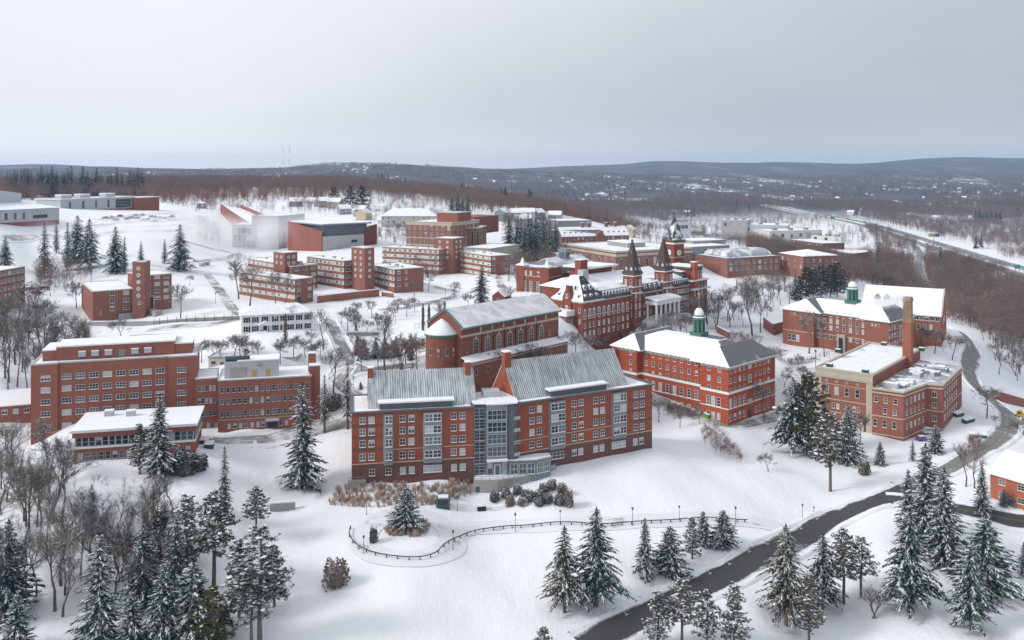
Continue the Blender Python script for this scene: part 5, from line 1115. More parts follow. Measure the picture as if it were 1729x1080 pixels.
# ------------------------------------------------------------------ arts centre, science building, arena
def arts():
    X, Y = cv(340, 300, 3.927)
    b = Bld('arts_centre', 'angular arts building of grey glass boxes and red sloping walls in blowing snow', 'building', (492, 376), (545, 389), 62.4, 48)
    H = b.H; f = lambda *p: [b.loc(*k, 62.4) for k in p]
    P = b.para((488, 384), (545, 389.5), (595, 384), 62.4)
    L = Vector(P[1])-Vector(P[0]); W = Vector(P[2])-Vector(P[1])
    b.wall([P[0], P[1], tuple(Vector(P[1])+W), tuple(Vector(P[0])+W)], H-3.5, M_METALL)
    p0, p1 = Vector(P[0]), Vector(P[1]); n = Vector((-(p1-p0).y, (p1-p0).x)).normalized()
    v = [(*p0, -9), (*p1, -9), (*p1, H-.2), (*p0, H+4.2), (*(p0+n*.8), -9), (*(p1+n*.8), -9), (*(p1+n*.8), H-.2), (*(p0+n*.8), H+4.2)]
    b.add('red_wall', [(x-n.x*.82, y-n.y*.82, z) for x, y, z in v], boxvf(0, 1, 0, 1, 0, 1)[1], B_ART)
    q0, q1 = p1, p1+W; m2 = W.normalized()
    b.add('red_wall', [(*(q1-m2*.2), -9), (*(q1+m2*.8), -9), (*(q1+m2*.8), H+.5), (*(q1-m2*.2), H+.5), (*(q1-m2*.2+n*9), -9), (*(q1+m2*.8+n*9), -9), (*(q1+m2*.8+n*9), H+2.5), (*(q1-m2*.2+n*9), H+2.5)], boxvf(0, 1, 0, 1, 0, 1)[1], B_ART)
    b.win(tuple(q0), tuple(q1), lin(2.2, W.length-2.2, 6), [H-8.4, H-13], (W.length-2)/6-.15, 3.9, (2, 2, .1), M_METALL, blind=.8)
    # upper glass gallery under a thin wide roof
    g = [tuple(p0+n*2), tuple(p1+n*2-L.normalized()*2), tuple(p1+W+n*2), tuple(p0+W+n*2)]
    b.prism('gallery', g, H-3.49, H+3.2, G_MID); b.prism('roof_plate', offset(g, 2.2), H+3.21, H+3.9, M_METAL); b.prism('snow_cap', offset(g, 2.0), H+3.91, H+4.2, M_SNOW)
    # concrete block and glazed box beside it
    def blk(name, pts, z, zt, m, roof=M_SNOW):
        Q = b.para(*pts, zt); b.wall(Q, zt-b.zb, m, name=name); b.flat(Q, zt-b.zb, M_METALL, roof, .4, .3, .2); return Q
    blk('concrete_block', ((441, 372.5), (489, 375), (500, 373)), 0, 64.5, M_CONCL)
    Q = blk('glazed_box', ((392, 379.5), (440, 379.5), (455, 376)), 0, 63.0, M_METALL)
    l = (Vector(Q[1])-Vector(Q[0])).length; b.win(Q[0], Q[1], lin(2, l-2, 6), [9, 4.5, 0.5], (l-2)/6-.12, 4.0, (1, 2, .1), M_METAL, blind=.5, mid=.5)
    Q = blk('rear_block', ((425, 364), (470, 365), (500, 361)), 0, 69, M_METALL)
    Q = b.para((372, 347.5), (423, 364), (440, 360), 69); a, c = Vector(Q[0]), Vector(Q[1])
    pts = [a.lerp(c, t) for t in (0, .3, .6, .8, .93, 1)]; zt = [22.5, 20.2, 18.0, 16.4, 15.0, 12.6]; n2 = Vector((-(c-a).y, (c-a).x)).normalized()
    v = [(*p, -9) for p in pts]+[(*p, z) for p, z in zip(pts, zt)]+[(*(p+n2), -9) for p in pts]+[(*(p+n2), z) for p, z in zip(pts, zt)]
    k = 6; fs = [(i, i+1, k+i+1, k+i) for i in range(5)]+[(2*k+i+1, 2*k+i, 3*k+i, 3*k+i+1) for i in range(5)]+[(k+i, k+i+1, 3*k+i+1, 3*k+i) for i in range(5)]+[(0, k, 3*k, 2*k), (k-1, 3*k-1, 4*k-1, 2*k-1)]
    b.add('red_wall', v, fs, B_ART)
    b.add('snow_roof', [(*pts[0], 21.5), (*pts[5], 11.5), (*(Vector(Q[2])+n2*6), 14.5), (*(Vector(Q[3])+n2*6), 19)], [(0, 1, 2, 3)], M_SNOW)
    a = Vector(Q[3])+n2*5; c = Vector(Q[2])+n2*9+(Vector(Q[2])-Vector(Q[3])).normalized()*14
    b.add('red_wall', [(*a, 0), (*c, 0), (*c, 16.5), (*a, 21.5), (*(a+n2), 0), (*(c+n2), 0), (*(c+n2), 16.5), (*(a+n2), 21.5)], boxvf(0, 1, 0, 1, 0, 1)[1], B_ART)
B_ART = brick('brick_rust', (.27, .10, .075), .15); M_CONCL = plain('pale_concrete', (.43, .43, .43), .8, .1)
arts()
def science():
    X, Y = cv(640, 320, 4.8)
    b = Bld('science_building', 'five-storey brick and stone science building with penthouse behind the widest dormitory', 'building', (686, 374.6), (763, 377), 68, 48)
    P = b.para((686, 374.6), (763, 377), (793, 371.5), 68); H = b.H; b.wall(P, H, B_FAR); b.flat(P, H, M_STONE, M_SNOW, .5, .6, .3)
    for p, q, n in ((P[0], P[1], 8), (P[1], P[2], 7)):
        L = (Vector(q)-Vector(p)).length
        b.band(p, q, H-1.5, 1.4, M_STONE, .15, 'cornice'); b.band(p, q, H-9.4, .5, M_STONE, .12); b.band(p, q, H-13.8, .8, M_STONE, .12)
        b.win(p, q, lin(2.2, L-2.2, n), [H-4.2, H-8.6, H-12.9, H-17], 1.7, 2.9, (2, 3, .14), M_STONE, blind=.1, mid=.6)
    ph = [tuple(Vector(P[0]).lerp(Vector(P[1]), t)+(Vector(P[2])-Vector(P[1]))*s) for t, s in ((.52, .25), (.97, .25), (.97, .75), (.52, .75))]
    o = b.prism('penthouse', ph, H+.15, H+5.6, B_ART); b.prism('snow_cap', offset(ph, .2), H+5.61, H+6, M_METALL)
    Q = b.para((757, 385), (811, 385.5), (825, 381.5), 64); z = 16; b.wall(Q, z, B_DULL, name='wing_wall'); b.flat(Q, z, M_STONE, M_SNOW, .4, .5, .2)
    L = (Vector(Q[1])-Vector(Q[0])).length; b.win(Q[0], Q[1], lin(L*.75, L-1.5, 2), [z-10], 1.3, 8.4, (1, 4, .12), M_STONE, blind=0, mid=.5); W = (Vector(Q[2])-Vector(Q[1])).length; b.win(Q[1], Q[2], lin(2, W-2, 4), [z-11], 2.0, 9.6, (2, 4, .14), M_STONE, blind=0, mid=.5)
    q2 = b.para((765, 366), (800, 367), (810, 362), 69); b.wall(q2, 21, B_ART, name='rear_penthouse', z0=10)
    q3 = b.para((780, 418), (828, 420.5), (850, 412), 55); b.wall(q3, 7, M_CONC, name='podium'); b.flat(q3, 7, M_CONC, M_SNOW, .4, .4, .2)
science()
def arena():
    b = Bld('sports_arena', 'long pale grey sports arena with brick base and snowy roof by the picture edge', 'arena', (-100, 358.7), (100, 350), 77.7, 67)
    b.wall(rect(0, b.L, 0, 30), 3.6, B_ART, name='base_wall'); b.wall(rect(0, b.L, 0, 30), b.H, M_METALL, 3.61); b.add('roof', [(0, -1, b.H+.02), (b.L+1, -1, b.H+.02), (b.L-6, 26, b.H+3.4), (0, 26, b.H+3.4)], [(0, 1, 2, 3)], M_SNOW)
    us = lin(4, b.L-22, 9); b.win((0, 0), (b.L, 0), us, [5.2], 1.6, 3.6, (1, 2, .1), M_METAL, blind=.1, mid=.8); b.win((0, 0), (b.L, 0), [b.L-12], [5.2], 9, 4.0, (4, 2, .12), M_METAL, blind=.1, mid=.8)
    m = [(-2, 22), (b.L-8, 22), (b.L-8, 60), (-2, 60)]
    b.add('hall', [(x, y, -6) for x, y in m]+[(-2, 22, b.H+17), (b.L-8, 22, b.H+8.2), (b.L-8, 60, b.H+9), (-2, 60, b.H+18)], boxvf(0, 1, 0, 1, 0, 1)[1], M_PALE)
    w = b.sub((102, 337), (228, 332), 79, 67); l = w.L; 
    w.wall(rect(0, l, 0, 22), 4.0, B_ART, name='base_wall'); w.wall(rect(0, l, 0, 22), w.H, M_METALL, 4.01); w.flat(rect(0, l, 0, 22), w.H, M_WHITE, M_SNOW, .6, .6, .8)
    w.win((0, 0), (l, 0), lin(8, l*.62, 4), [5.4], 1.8, 5.0, (1, 3, .12), M_METAL, blind=.0, mid=.8); w.win((0, 0), (l, 0), [l*.83], [4.5], l*.22, 6.4, (6, 3, .2), M_METAL, blind=0, mid=.5)
    w.box('red_block', l*.955, l*1.34, -2, 16, -6, w.H-.8, B_ART); w.prism('snow_cap', rect(l*.955, l*1.34, -2, 16), w.H-.79, w.H-.4, M_SNOW)
    for t in (.12, .36, .7): q = w.box('roof_unit', l*t, l*t+9, 8, 14, w.H+.2, w.H+2.6, M_METALL); w.box('snow_cap', l*t, l*t+9, 8, 14, w.H+2.61, w.H+3.2, M_SNOW, q)
M_PALE = plain('pale_blue_panel', (.47, .50, .53), .6, .04)
arena()
# ------------------------------------------------------------------ buildings behind the campus
b = Bld('dormer_hall', 'long dark brick hall with snowy dormered roof and four chimneys behind the clock tower', 'building', (949, 399), (1062, 396), 51, 43.5)
b.wall(rect(0, b.L, 0, 16), b.H, B_DULL); b.gable(0, b.L, 0, 16, b.H+.01, 6.0, M_SNOW, B_DULL, .5, .3)
b.win((0, 0), (b.L, 0), lin(2.4, b.L-2.4, 15), [b.H-2.6, b.H-5.8], 1.3, 1.8, SASH, blind=.4)
for u in lin(3, b.L-3, 12): mansard_dormers(b, (0, 2.4), (1, 2.4), [u], b.H+1.6, 1.2)
for u in (b.L*.36, b.L*.46, b.L*.72, b.L*.86): b.chimney(u, 8, 2.0, 1.8, b.H+4, b.H+9, B_DULL)
b.box('cross_wing', b.L*.5, b.L*.6, -2.5, .5, -6, b.H, B_DULL); b.add('cross_gable', [(b.L*.49, -2.8, b.H), (b.L*.61, -2.8, b.H), (b.L*.55, -2.8, b.H+4.4), (b.L*.49, 6, b.H), (b.L*.61, 6, b.H), (b.L*.55, 6, b.H+4.4)], [(0, 1, 2), (0, 2, 5, 3), (1, 4, 5, 2)], B_DULL)
b = Bld('library', 'broad stone and brick library with flat snow-covered roof behind the twin-spired hall', 'library', (947, 412), (1040, 425.5), 48, 37)
P = b.para((947, 412), (1040, 425.5), (1122, 413), 48); b.wall(P, b.H, B_DULL); b.flat(P, b.H, M_STONE, M_ROOFSNOW2, .8, .6, .4)
for p, q in ((P[0], P[1]), (P[1], P[2])):
    L = (Vector(q)-Vector(p)).length; b.band(p, q, b.H-3.0, 1.6, M_STONE, .2, 'frieze'); b.band(p, q, b.H-.5, .45, M_STONE, .4, 'cornice'); b.win(p, q, lin(4, L-4, 9), [b.H-9.5], 2.4, 5.4, 'arch', M_STONE)
q = [tuple(Vector(P[0]).lerp(Vector(P[2]), .5)+Vector(k)) for k in ((-12, -6), (12, -6), (12, 8), (-12, 8))]; b.prism('roof_house', q, b.H+.2, b.H+3, M_CONC); b.prism('snow_cap', q, b.H+3.01, b.H+3.4, M_SNOW)
low_building('metal_building', 'dark grey flat metal building half hidden by spruces at the edge of the ridge wood', (942, 373), (999, 372), 58, 45, 30, M_METAL, 0)
low_building('field_house', 'long low slate-coloured building with snow stripe roof in front of the dark metal building', (930, 389), (1010, 388), 55, 45, 12, M_METAL, 0)
b = Bld('student_centre', 'sprawling red brick centre with grey barrel roof and snowy flat roofs beyond the bare grove', 'building', (1228, 437), (1317, 432), 41, 28)
P = rect(0, b.L, 0, 40); b.wall(P, b.H, B_FAR); b.flat(P, b.H, M_METAL, M_SNOW, .5, .5, .3)
b.win((0, 0), (b.L, 0), lin(3, b.L-3, 9), [b.H-4, b.H-8], 2.2, 2.4, (2, 2, .12), M_WHITE, blind=.3)
m = MB(); n = 8
for k in range(n+1):
    a = math.pi*k/n; m.v += [(b.L*.15, 20-13*math.cos(a), b.H+.4+4.2*math.sin(a)), (b.L*.98, 20-13*math.cos(a), b.H+.4+4.2*math.sin(a))]
for k in range(n): m.f.append((2*k, 2*k+1, 2*k+3, 2*k+2)); m.m.append(0)
m.f.append(tuple(range(0, 2*n+2, 2))); m.m.append(0); m.f.append(tuple(reversed(range(1, 2*n+2, 2)))); m.m.append(0)
m.build('barrel_roof', snow_mat('barrel_metal', (.33, .35, .38), .45, .6, .12), b.root)
w = b.sub((1317, 427), (1357, 433), 42, 28); w.wall(rect(0, w.L, 0, 26), w.H, B_FAR); w.hip(0, w.L, 0, 26, w.H+.01, 3.5, M_SNOW, over=.6); w.win((0, 0), (w.L, 0), lin(3, w.L-3, 4), [w.H-4, w.H-8], 1.6, 2.2, PAIR); w.win((w.L, 0), (w.L, 26), lin(3, 23, 5), [w.H-4, w.H-8], 1.6, 2.2, PAIR)
b = low_building('teal_edged_building', 'low building with teal roof edge and deep roof snow behind the clock tower', (1148, 418), (1232, 414), 46, 36, 26, M_METAL, 8, cat='building')
low_building('flat_roofed_block', 'snow-roofed tan block stepping down beside the library', (1170, 407), (1226, 405), 48, 38, 24, M_CONC, 6)
low_building('brick_factory', 'small brick factory with snowy flat roof near the white industrial sheds', (1333, 404), (1388, 411), 26, 17, 26, B_FAR, 9, ww=2)
low_building('long_snowy_depot', 'long dark-walled depot under an unbroken white roof below the expressway', (1345, 420), (1440, 428), 22, 13, 26, B_DULL, 0)
low_building('open_sided_shed', 'open white shed with slim posts at the end of the dark-walled depot', (1440, 424), (1466, 424.5), 20, 14, 14, M_METALL, 4)
for i, (A, B, z, zb, D, lab) in enumerate([((1236, 379), (1330, 381), 15, 2, 60, 'largest white industrial shed with blown snow on its flat roof'), ((1300, 390), (1388, 388), 12, 2, 40, 'pale low warehouse in front of the largest white industrial shed'),
        ((1218, 371), (1262, 372), 22, 6, 36, 'boxy pale plant with roof tanks behind the industrial sheds'), ((1140, 375), (1166, 375), 24, 12, 24, 'narrow grey store beside the ridge wood and industrial sheds'), ((1370, 397), (1420, 400), 10, 3, 10, 'string of parked pale trailers below the expressway bank')]):
    w_ = low_building('warehouse', lab, A, B, z, zb, D, [M_METALL, M_CREAM, M_CONC][i % 3], 0, M_SNOW, cat='warehouse'); w_.win((0, 0), (w_.L, 0), lin(6, w_.L-6, max(3, int(w_.L/14))), [max(.3, w_.H-9)], 4.5, min(5, w_.H-1.5), (1, 3, .3), M_METAL, blind=.3)
    for t_ in (.2, .5, .8): w_.box('roof_unit', w_.L*t_-3, w_.L*t_+3, D*.3, D*.3+5, w_.H+.1, w_.H+2.6, M_METAL)
def house(px, py, wpx, h, col, label, rot=0.0, dep=9, rise=3.0, cat='house', group='houses below the ridge wood', wins=3, kind='house', hip=False):
    g = ground(px, py); w = wpx*g.y/FPX; o = object.__new__(Bld); o.b0 = o; o.T = (0, 0, 0); o.r = random.Random(int(px)); o.L = w; o.H = h; o.zb = g.z
    o.rz = rot; o.root = empty(kind, g, rot); tag(o.root, label, cat, group); o.A = g
    o.wall(rect(-w/2, w/2, 0, dep), h, col, -4)
    if hip: o.hip(-w/2, w/2, 0, dep, h+.01, rise, M_SNOW, over=.5, th=.3)
    else: o.gable(-w/2, w/2, 0, dep, h+.01, rise, M_SNOW, col, .5, .35)
    o.win((-w/2, 0), (w/2, 0), lin(1.5, w-1.5, wins), [h-2.2]+([h-5] if h > 5 else []), 1.1, 1.5, SASH, blind=.4)
    return o
M_TAN = plain('tan_clapboard', (.42, .37, .29)); M_GREY = plain('grey_clapboard', (.30, .31, .33)); M_YEL = plain('yellow_clapboard', (.50, .43, .27)); M_BLUEG = plain('blue_grey_clapboard', (.20, .24, .29))
for px, py, w, h, c, r_, lab in [(500, 349, 22, 5, M_GREY, .3, 'grey house with snowy roof just behind the arts building wall'), (522, 349, 18, 5, M_WHITE, -.3, 'white house second beyond the arts building'), (551, 350, 24, 6, M_GREY, .2, 'broad grey house under bare trees beyond the arts building'),
    (563, 352, 22, 6, M_TAN, -.2, 'tan gabled house in the row behind the arts building'), (584, 362, 20, 5, M_GREY, .5, 'low grey house nearest the arts building roof'), (577, 349, 20, 7, M_WHITE, .9, 'tall white gabled house beside the three dark pines'),
    (605, 366, 22, 6, M_GREY, -.5, 'grey house turned away below the three dark pines'), (623, 371, 20, 5.5, M_YEL, 1.2, 'pale yellow gabled house facing the snowy street'), (652, 379, 30, 3.5, M_WHITE, .05, 'low white cottage with fence beside the long stone hall'),
    (856, 374, 16, 7, M_BLUEG, 1.2, 'slate blue house with steep white gable by the science building'), (872, 372, 18, 6, M_GREY, .1, 'grey house second from the slate blue gable'), (890, 370, 26, 6, M_WHITE, .1, 'white house with wide snowy roof above the dark spruce clump'),
    (914, 372, 24, 7, M_BLUEG, .9, 'blue-grey house directly behind the dark spruce clump'), (936, 374, 22, 6, M_GREY, -.2, 'grey house at the end of the row behind the spruces'), (882, 378, 30, 4, M_WHITE, .05, 'white porch house in front of its row by the science building'),
    (1071, 401, 16, 7, M_YEL, 1.1, 'yellow gabled house beside the long dormered hall'), (1262, 385, 12, 5, M_WHITE, .2, 'small white house on the rise behind the industrial sheds'), (88, 0, 0, 0, None, 0, '')]:
    if c: house(px, py, w, h, c, lab, r_)
h = house(690, 383, 92, 8, M_CONCL, 'long pale stone hall with hipped snowy roof and chimneys below the ridge wood', .02, 16, 6, wins=11, kind='stone_hall', cat='building', hip=True, group=None)
for u in (-8, 4, 10): h.chimney(u, 8, 2, 1.6, h.H+4.5, h.H+8, M_STONE, False)
h = house(338, 352, 12, 4.5, M_GREY, 'tiny gatehouse alone at the top of the snowy car park', 0, 7, 1.4, kind='gatehouse', group=None, wins=2, hip=True)
# ------------------------------------------------------------------ trees
def leafmat(name, col, var=.35, snow=.0, rough=.85, sn=.8):
    m, nt, b = new_mat(name); g = N(nt, 'ShaderNodeNewGeometry'); oi = N(nt, 'ShaderNodeObjectInfo')
    tc = N(nt, 'ShaderNodeTexCoord'); f = noise(nt, tc.outputs['Object'], 1.4, 4, .7)
    c = mixc(nt, f, tuple(x*(1-var) for x in col), tuple(x*(1+var) for x in col))
    k = N(nt, 'ShaderNodeHueSaturation'); nt.links.new(c, k.inputs['Color']); nt.links.new(maprange(nt, oi.outputs['Random'], 0, 1, .78, 1.22), k.inputs['Value']); c = k.outputs[0]
    if snow:
        sp = N(nt, 'ShaderNodeSeparateXYZ'); nt.links.new(g.outputs['Normal'], sp.inputs[0])
        s = math_node(nt, 'MULTIPLY', maprange(nt, sp.outputs[2], .25, .75, 0, 1), maprange(nt, noise(nt, tc.outputs['Object'], sn, 3), .62-snow*.4, .72-snow*.4), True)
        c = mixc(nt, s, c, (.74, .76, .80))
    nt.links.new(c, b.inputs['Base Color']); b.inputs['Roughness'].default_value = rough; spec(b, .1); MATS[name] = m; return m
M_SPRUCE = leafmat('spruce_needles', (.040, .064, .050), .4, .16, sn=2.6); M_PINE = leafmat('pine_needles', (.088, .088, .060), .4, .16, sn=2.6); M_PINEY = leafmat('pine_needles_yellow', (.085, .088, .035)); M_CEDAR = leafmat('cedar_needles', (.085, .072, .05))
M_NSNOW = plain('branch_snow', (.70, .73, .77), .8, .08)
M_TWIG = leafmat('twigs', (.135, .110, .095), .3, .5); M_TWIGR = leafmat('twigs_reddish', (.19, .125, .105), .3, .4); M_TRUNK = leafmat('trunk_bark', (.135, .115, .102), .3, .35)
def spruce_mesh(seed, h, r, dens=1.0, snow=.5, droop=.30, bare=.05, mat=None, lean=0.0):
    g = random.Random(seed); nv, nf = [], []; sv, sf = [], []
    def quad(V, F, p, a, b, c): k = len(V); V += [tuple(p), tuple(a), tuple(b), tuple(c)]; F.append((k, k+1, k+2, k+3))
    z = h*bare; lev = 0
    while z < h*.985:
        t = (z/h-bare)/(1-bare); L0 = r*((1-t)**.72)*min(1, .72+t*2.2)*g.uniform(.82, 1.1)+.15
        nb = max(4, int((9-4*t)*dens)); ph = g.uniform(0, 6.28)
        for i in range(nb):
            an = ph+6.283*i/nb+g.uniform(-.3, .3); L = L0*g.uniform(.5, 1.18)*(1+.16*math.sin(an*2+seed)+.1*math.sin(an*3+lev*.35))
            d = Vector((math.cos(an), math.sin(an), 0)); s = Vector((-d.y, d.x, 0))
            n = max(3, int(L/.36)); rise = (.30*t-.05)*L
            prev = None
            for k in range(n+1):
                u = k/n; p = d*(L*u)+Vector((0, 0, z+rise*u-droop*L*u*u*1.15+.10*L*u**3))
                if k:
                    wd = (.62*(1-u*.72)*L*.34+.14)*g.uniform(.6, 1.35); hang = wd*g.uniform(.2, 1.0)
                    for sg in (-1, 1):
                        e = p+s*(sg*wd)+d*(.30*L/n+g.uniform(-.1, .25))-Vector((0, 0, hang))
                        e0 = prev+s*(sg*wd*g.uniform(.2, .6))-Vector((0, 0, hang*.6))
                        quad(nv, nf, prev, e0, e, p)
                        if g.random() < snow*(.55+.65*u):
                            up = Vector((0, 0, .06)); q = g.uniform(.35, .9); q0 = g.uniform(0, .3)
                            quad(sv, sf, prev.lerp(e0, q0)+up, prev.lerp(e0, q)+up, p.lerp(e, q*g.uniform(.6, 1))+up, p.lerp(e, q0)+up)
                prev = p
        z += max(.28, .55*(1-.45*t))*(h/16)**.5/dens**.3; lev += 1
    for k in range(8): quad(nv, nf, (0, 0, h*.95), (math.cos(k)*.25, math.sin(k)*.25, h*.955), (0, 0, h*1.01), (-math.cos(k)*.1, -math.sin(k)*.1, h*.96))
    tr = MB().tube([(0, 0, -1.5), (0, 0, h*.3), (0, 0, h*.97)], [h*.016+.04, h*.012+.03, .03], 6).data('trunk', M_TRUNK)
    return [('trunk', tr), ('crown', meshdata('crown', nv, nf, mat or M_SPRUCE)), ('snow_load', meshdata('snow_load', sv, sf, M_NSNOW))]
def pine_mesh(seed, h, r, base=.3, n=70, snow=.3, mat=None):
    g = random.Random(seed); nv, nf, sv, sf = [], [], [], []; tb = MB(); bend = [Vector((g.uniform(-.4, .4)*t, g.uniform(-.4, .4)*t, h*t)) for t in (0, .35, .7, .98)]
    bend[0].z = -1.5; tb.tube(bend, [h*.017+.06, h*.014+.04, h*.009+.03, .04], 6)
    for i in range(n):
        t = base+(1-base)*(i+g.random())/n; T = (t-base)/(1-base); an = i*2.4+g.uniform(-.5, .5)
        L = r*(.28+.9*math.sin(math.pi*(.18+.78*T)))*(1-.45*T)*g.uniform(.6, 1.15)
        d = Vector((math.cos(an), math.sin(an), 0)); s = Vector((-d.y, d.x, 0)); z = h*t; tip = d*L+Vector((0, 0, z+L*g.uniform(-.1, .35)))
        tb.tube([(0, 0, z-.1), tip], [.06, .02], 3, cap=False)
        for k in range(max(3, int(L/.42))):
            u = g.uniform(.3, 1.05); c = Vector((0, 0, z)).lerp(tip, u)+s*g.uniform(-.55, .55)*(L*.35)+Vector((0, 0, g.uniform(-.2, .25)))
            for q in range(12):
                v = Vector((g.gauss(0, 1), g.gauss(0, 1), g.gauss(.25, .7))).normalized(); w = v.orthogonal().normalized(); e = g.uniform(.26, .52)
                k0 = len(nv); nv += [tuple(c-w*.07), tuple(c+v*e*.6-w*.10), tuple(c+v*e), tuple(c+v*e*.6+w*.10)]; nf.append((k0, k0+1, k0+2, k0+3))
            if g.random() < snow:
                k0 = len(sv); a = g.uniform(0, 3.1); x = Vector((math.cos(a), math.sin(a), g.uniform(-.25, .25)))*g.uniform(.25, .45); y = Vector((-x.y, x.x, g.uniform(-.2, .1)))*g.uniform(.5, .9); c2 = c+Vector((0, 0, .3))
                sv += [tuple(c2-x), tuple(c2-y), tuple(c2+x), tuple(c2+y)]; sf.append((k0, k0+1, k0+2, k0+3))
    return [('trunk', tb.data('trunk', M_TRUNK)), ('crown', meshdata('crown', nv, nf, mat or M_PINE)), ('snow_load', meshdata('snow_load', sv, sf, M_NSNOW))]
def bare_mesh(seed, h, spread=.38, trunk=.22, up=.55, twig=1.0, tw=.029, stems=1, mat=None, levels=3, tubes=True):
    """leafless tree: forking limbs, then a haze of fine twigs"""
    g = random.Random(seed); tb = MB(); V, F = [], []
    def ribbon(a, b, w):
        d = (b-a); s = d.cross(Vector((g.uniform(-1, 1), g.uniform(-1, 1), .25)))
        if s.length < 1e-5: return
        s = s.normalized()*w; k = len(V); V.extend([tuple(a-s), tuple(a+s), tuple(b)]); F.append((k, k+1, k+2))
    def branch(p, d, L, r, lev, tbm):
        n = 3 if lev < 2 else 2; pts = [p]; q = p
        for i in range(n):
            d = (d+Vector((g.gauss(0, .17), g.gauss(0, .17), .10*up))).normalized(); q = q+d*(L/n); pts.append(q)
        if r > .022 and tubes: tbm.tube(pts, [r*(1-.62*i/n) for i in range(n+1)], 5 if lev == 0 else 3, cap=False)
        else:
            for a, b in zip(pts, pts[1:]): ribbon(a, b, max(r, tw*1.2))
        if lev >= levels:
            for i in range(int(6*twig)):
                u = g.uniform(.15, 1); k = min(n-1, int(u*n)); a = pts[k].lerp(pts[k+1], u*n-k)
                e = (d+Vector((g.gauss(0, .65), g.gauss(0, .65), g.gauss(.15, .45)))).normalized(); l = L*g.uniform(.3, .75); b = a+e*l; ribbon(a, b, tw)
                for j in range(2): c = a.lerp(b, g.uniform(.25, .8)); ribbon(c, c+(e+Vector((g.gauss(0, .6), g.gauss(0, .6), g.gauss(0, .5)))).normalized()*l*.6, tw*.8)
            return
        nb = (6, 5, 5, 4)[lev]
        for i in range(nb):
            u = (i+g.uniform(.3, 1))/nb; u = .28+.72*u if lev else .25+.75*u; k = min(n-1, int(u*n)); a = pts[k].lerp(pts[min(k+1, n)], min(1, u*n-k))
            an = g.uniform(0, 6.28) if lev else i*2.4+g.uniform(-.5, .5); x = d.orthogonal().normalized(); y = d.cross(x); sp = g.uniform(.55, 1.1)*spread*2.1
            e = (d*(1-.25*sp)+(x*math.cos(an)+y*math.sin(an))*sp+Vector((0, 0, .25*up))).normalized()
            branch(a, e, L*g.uniform(.52, .78)*(1.12-.4*u if lev == 0 else 1), r*g.uniform(.42, .58), lev+1, tbl)
    tbl = MB(); tt = MB()
    for s in range(stems):
        d = Vector((g.gauss(0, .06 if stems == 1 else .28), g.gauss(0, .06 if stems == 1 else .28), 1)).normalized()
        tl = h*trunk; base = Vector((g.gauss(0, .25), g.gauss(0, .25), 0)) if stems > 1 else Vector((0, 0, 0)); top = base+d*tl; r0 = h*.0135+.05
        tt.tube([base-Vector((0, 0, 1.2)), base, top], [r0*1.25, r0*1.1, r0*.85], 6, cap=False)
        branch(top, d, h*.46, r0*.85, 0, tbl)
    k = len(tbl.v); tbl.v += V; tbl.f += [tuple(i+k for i in f) for f in F]
    zm = max(v[2] for v in tbl.v); sc = h/zm
    for m_ in (tt, tbl): m_.v = [(x*sc, y*sc, z*sc) for x, y, z in m_.v]
    return [('trunk', meshdata('trunk', tt.v, tt.f, M_TRUNK)), ('crown', meshdata('crown', tbl.v, tbl.f, mat or M_TWIG))]
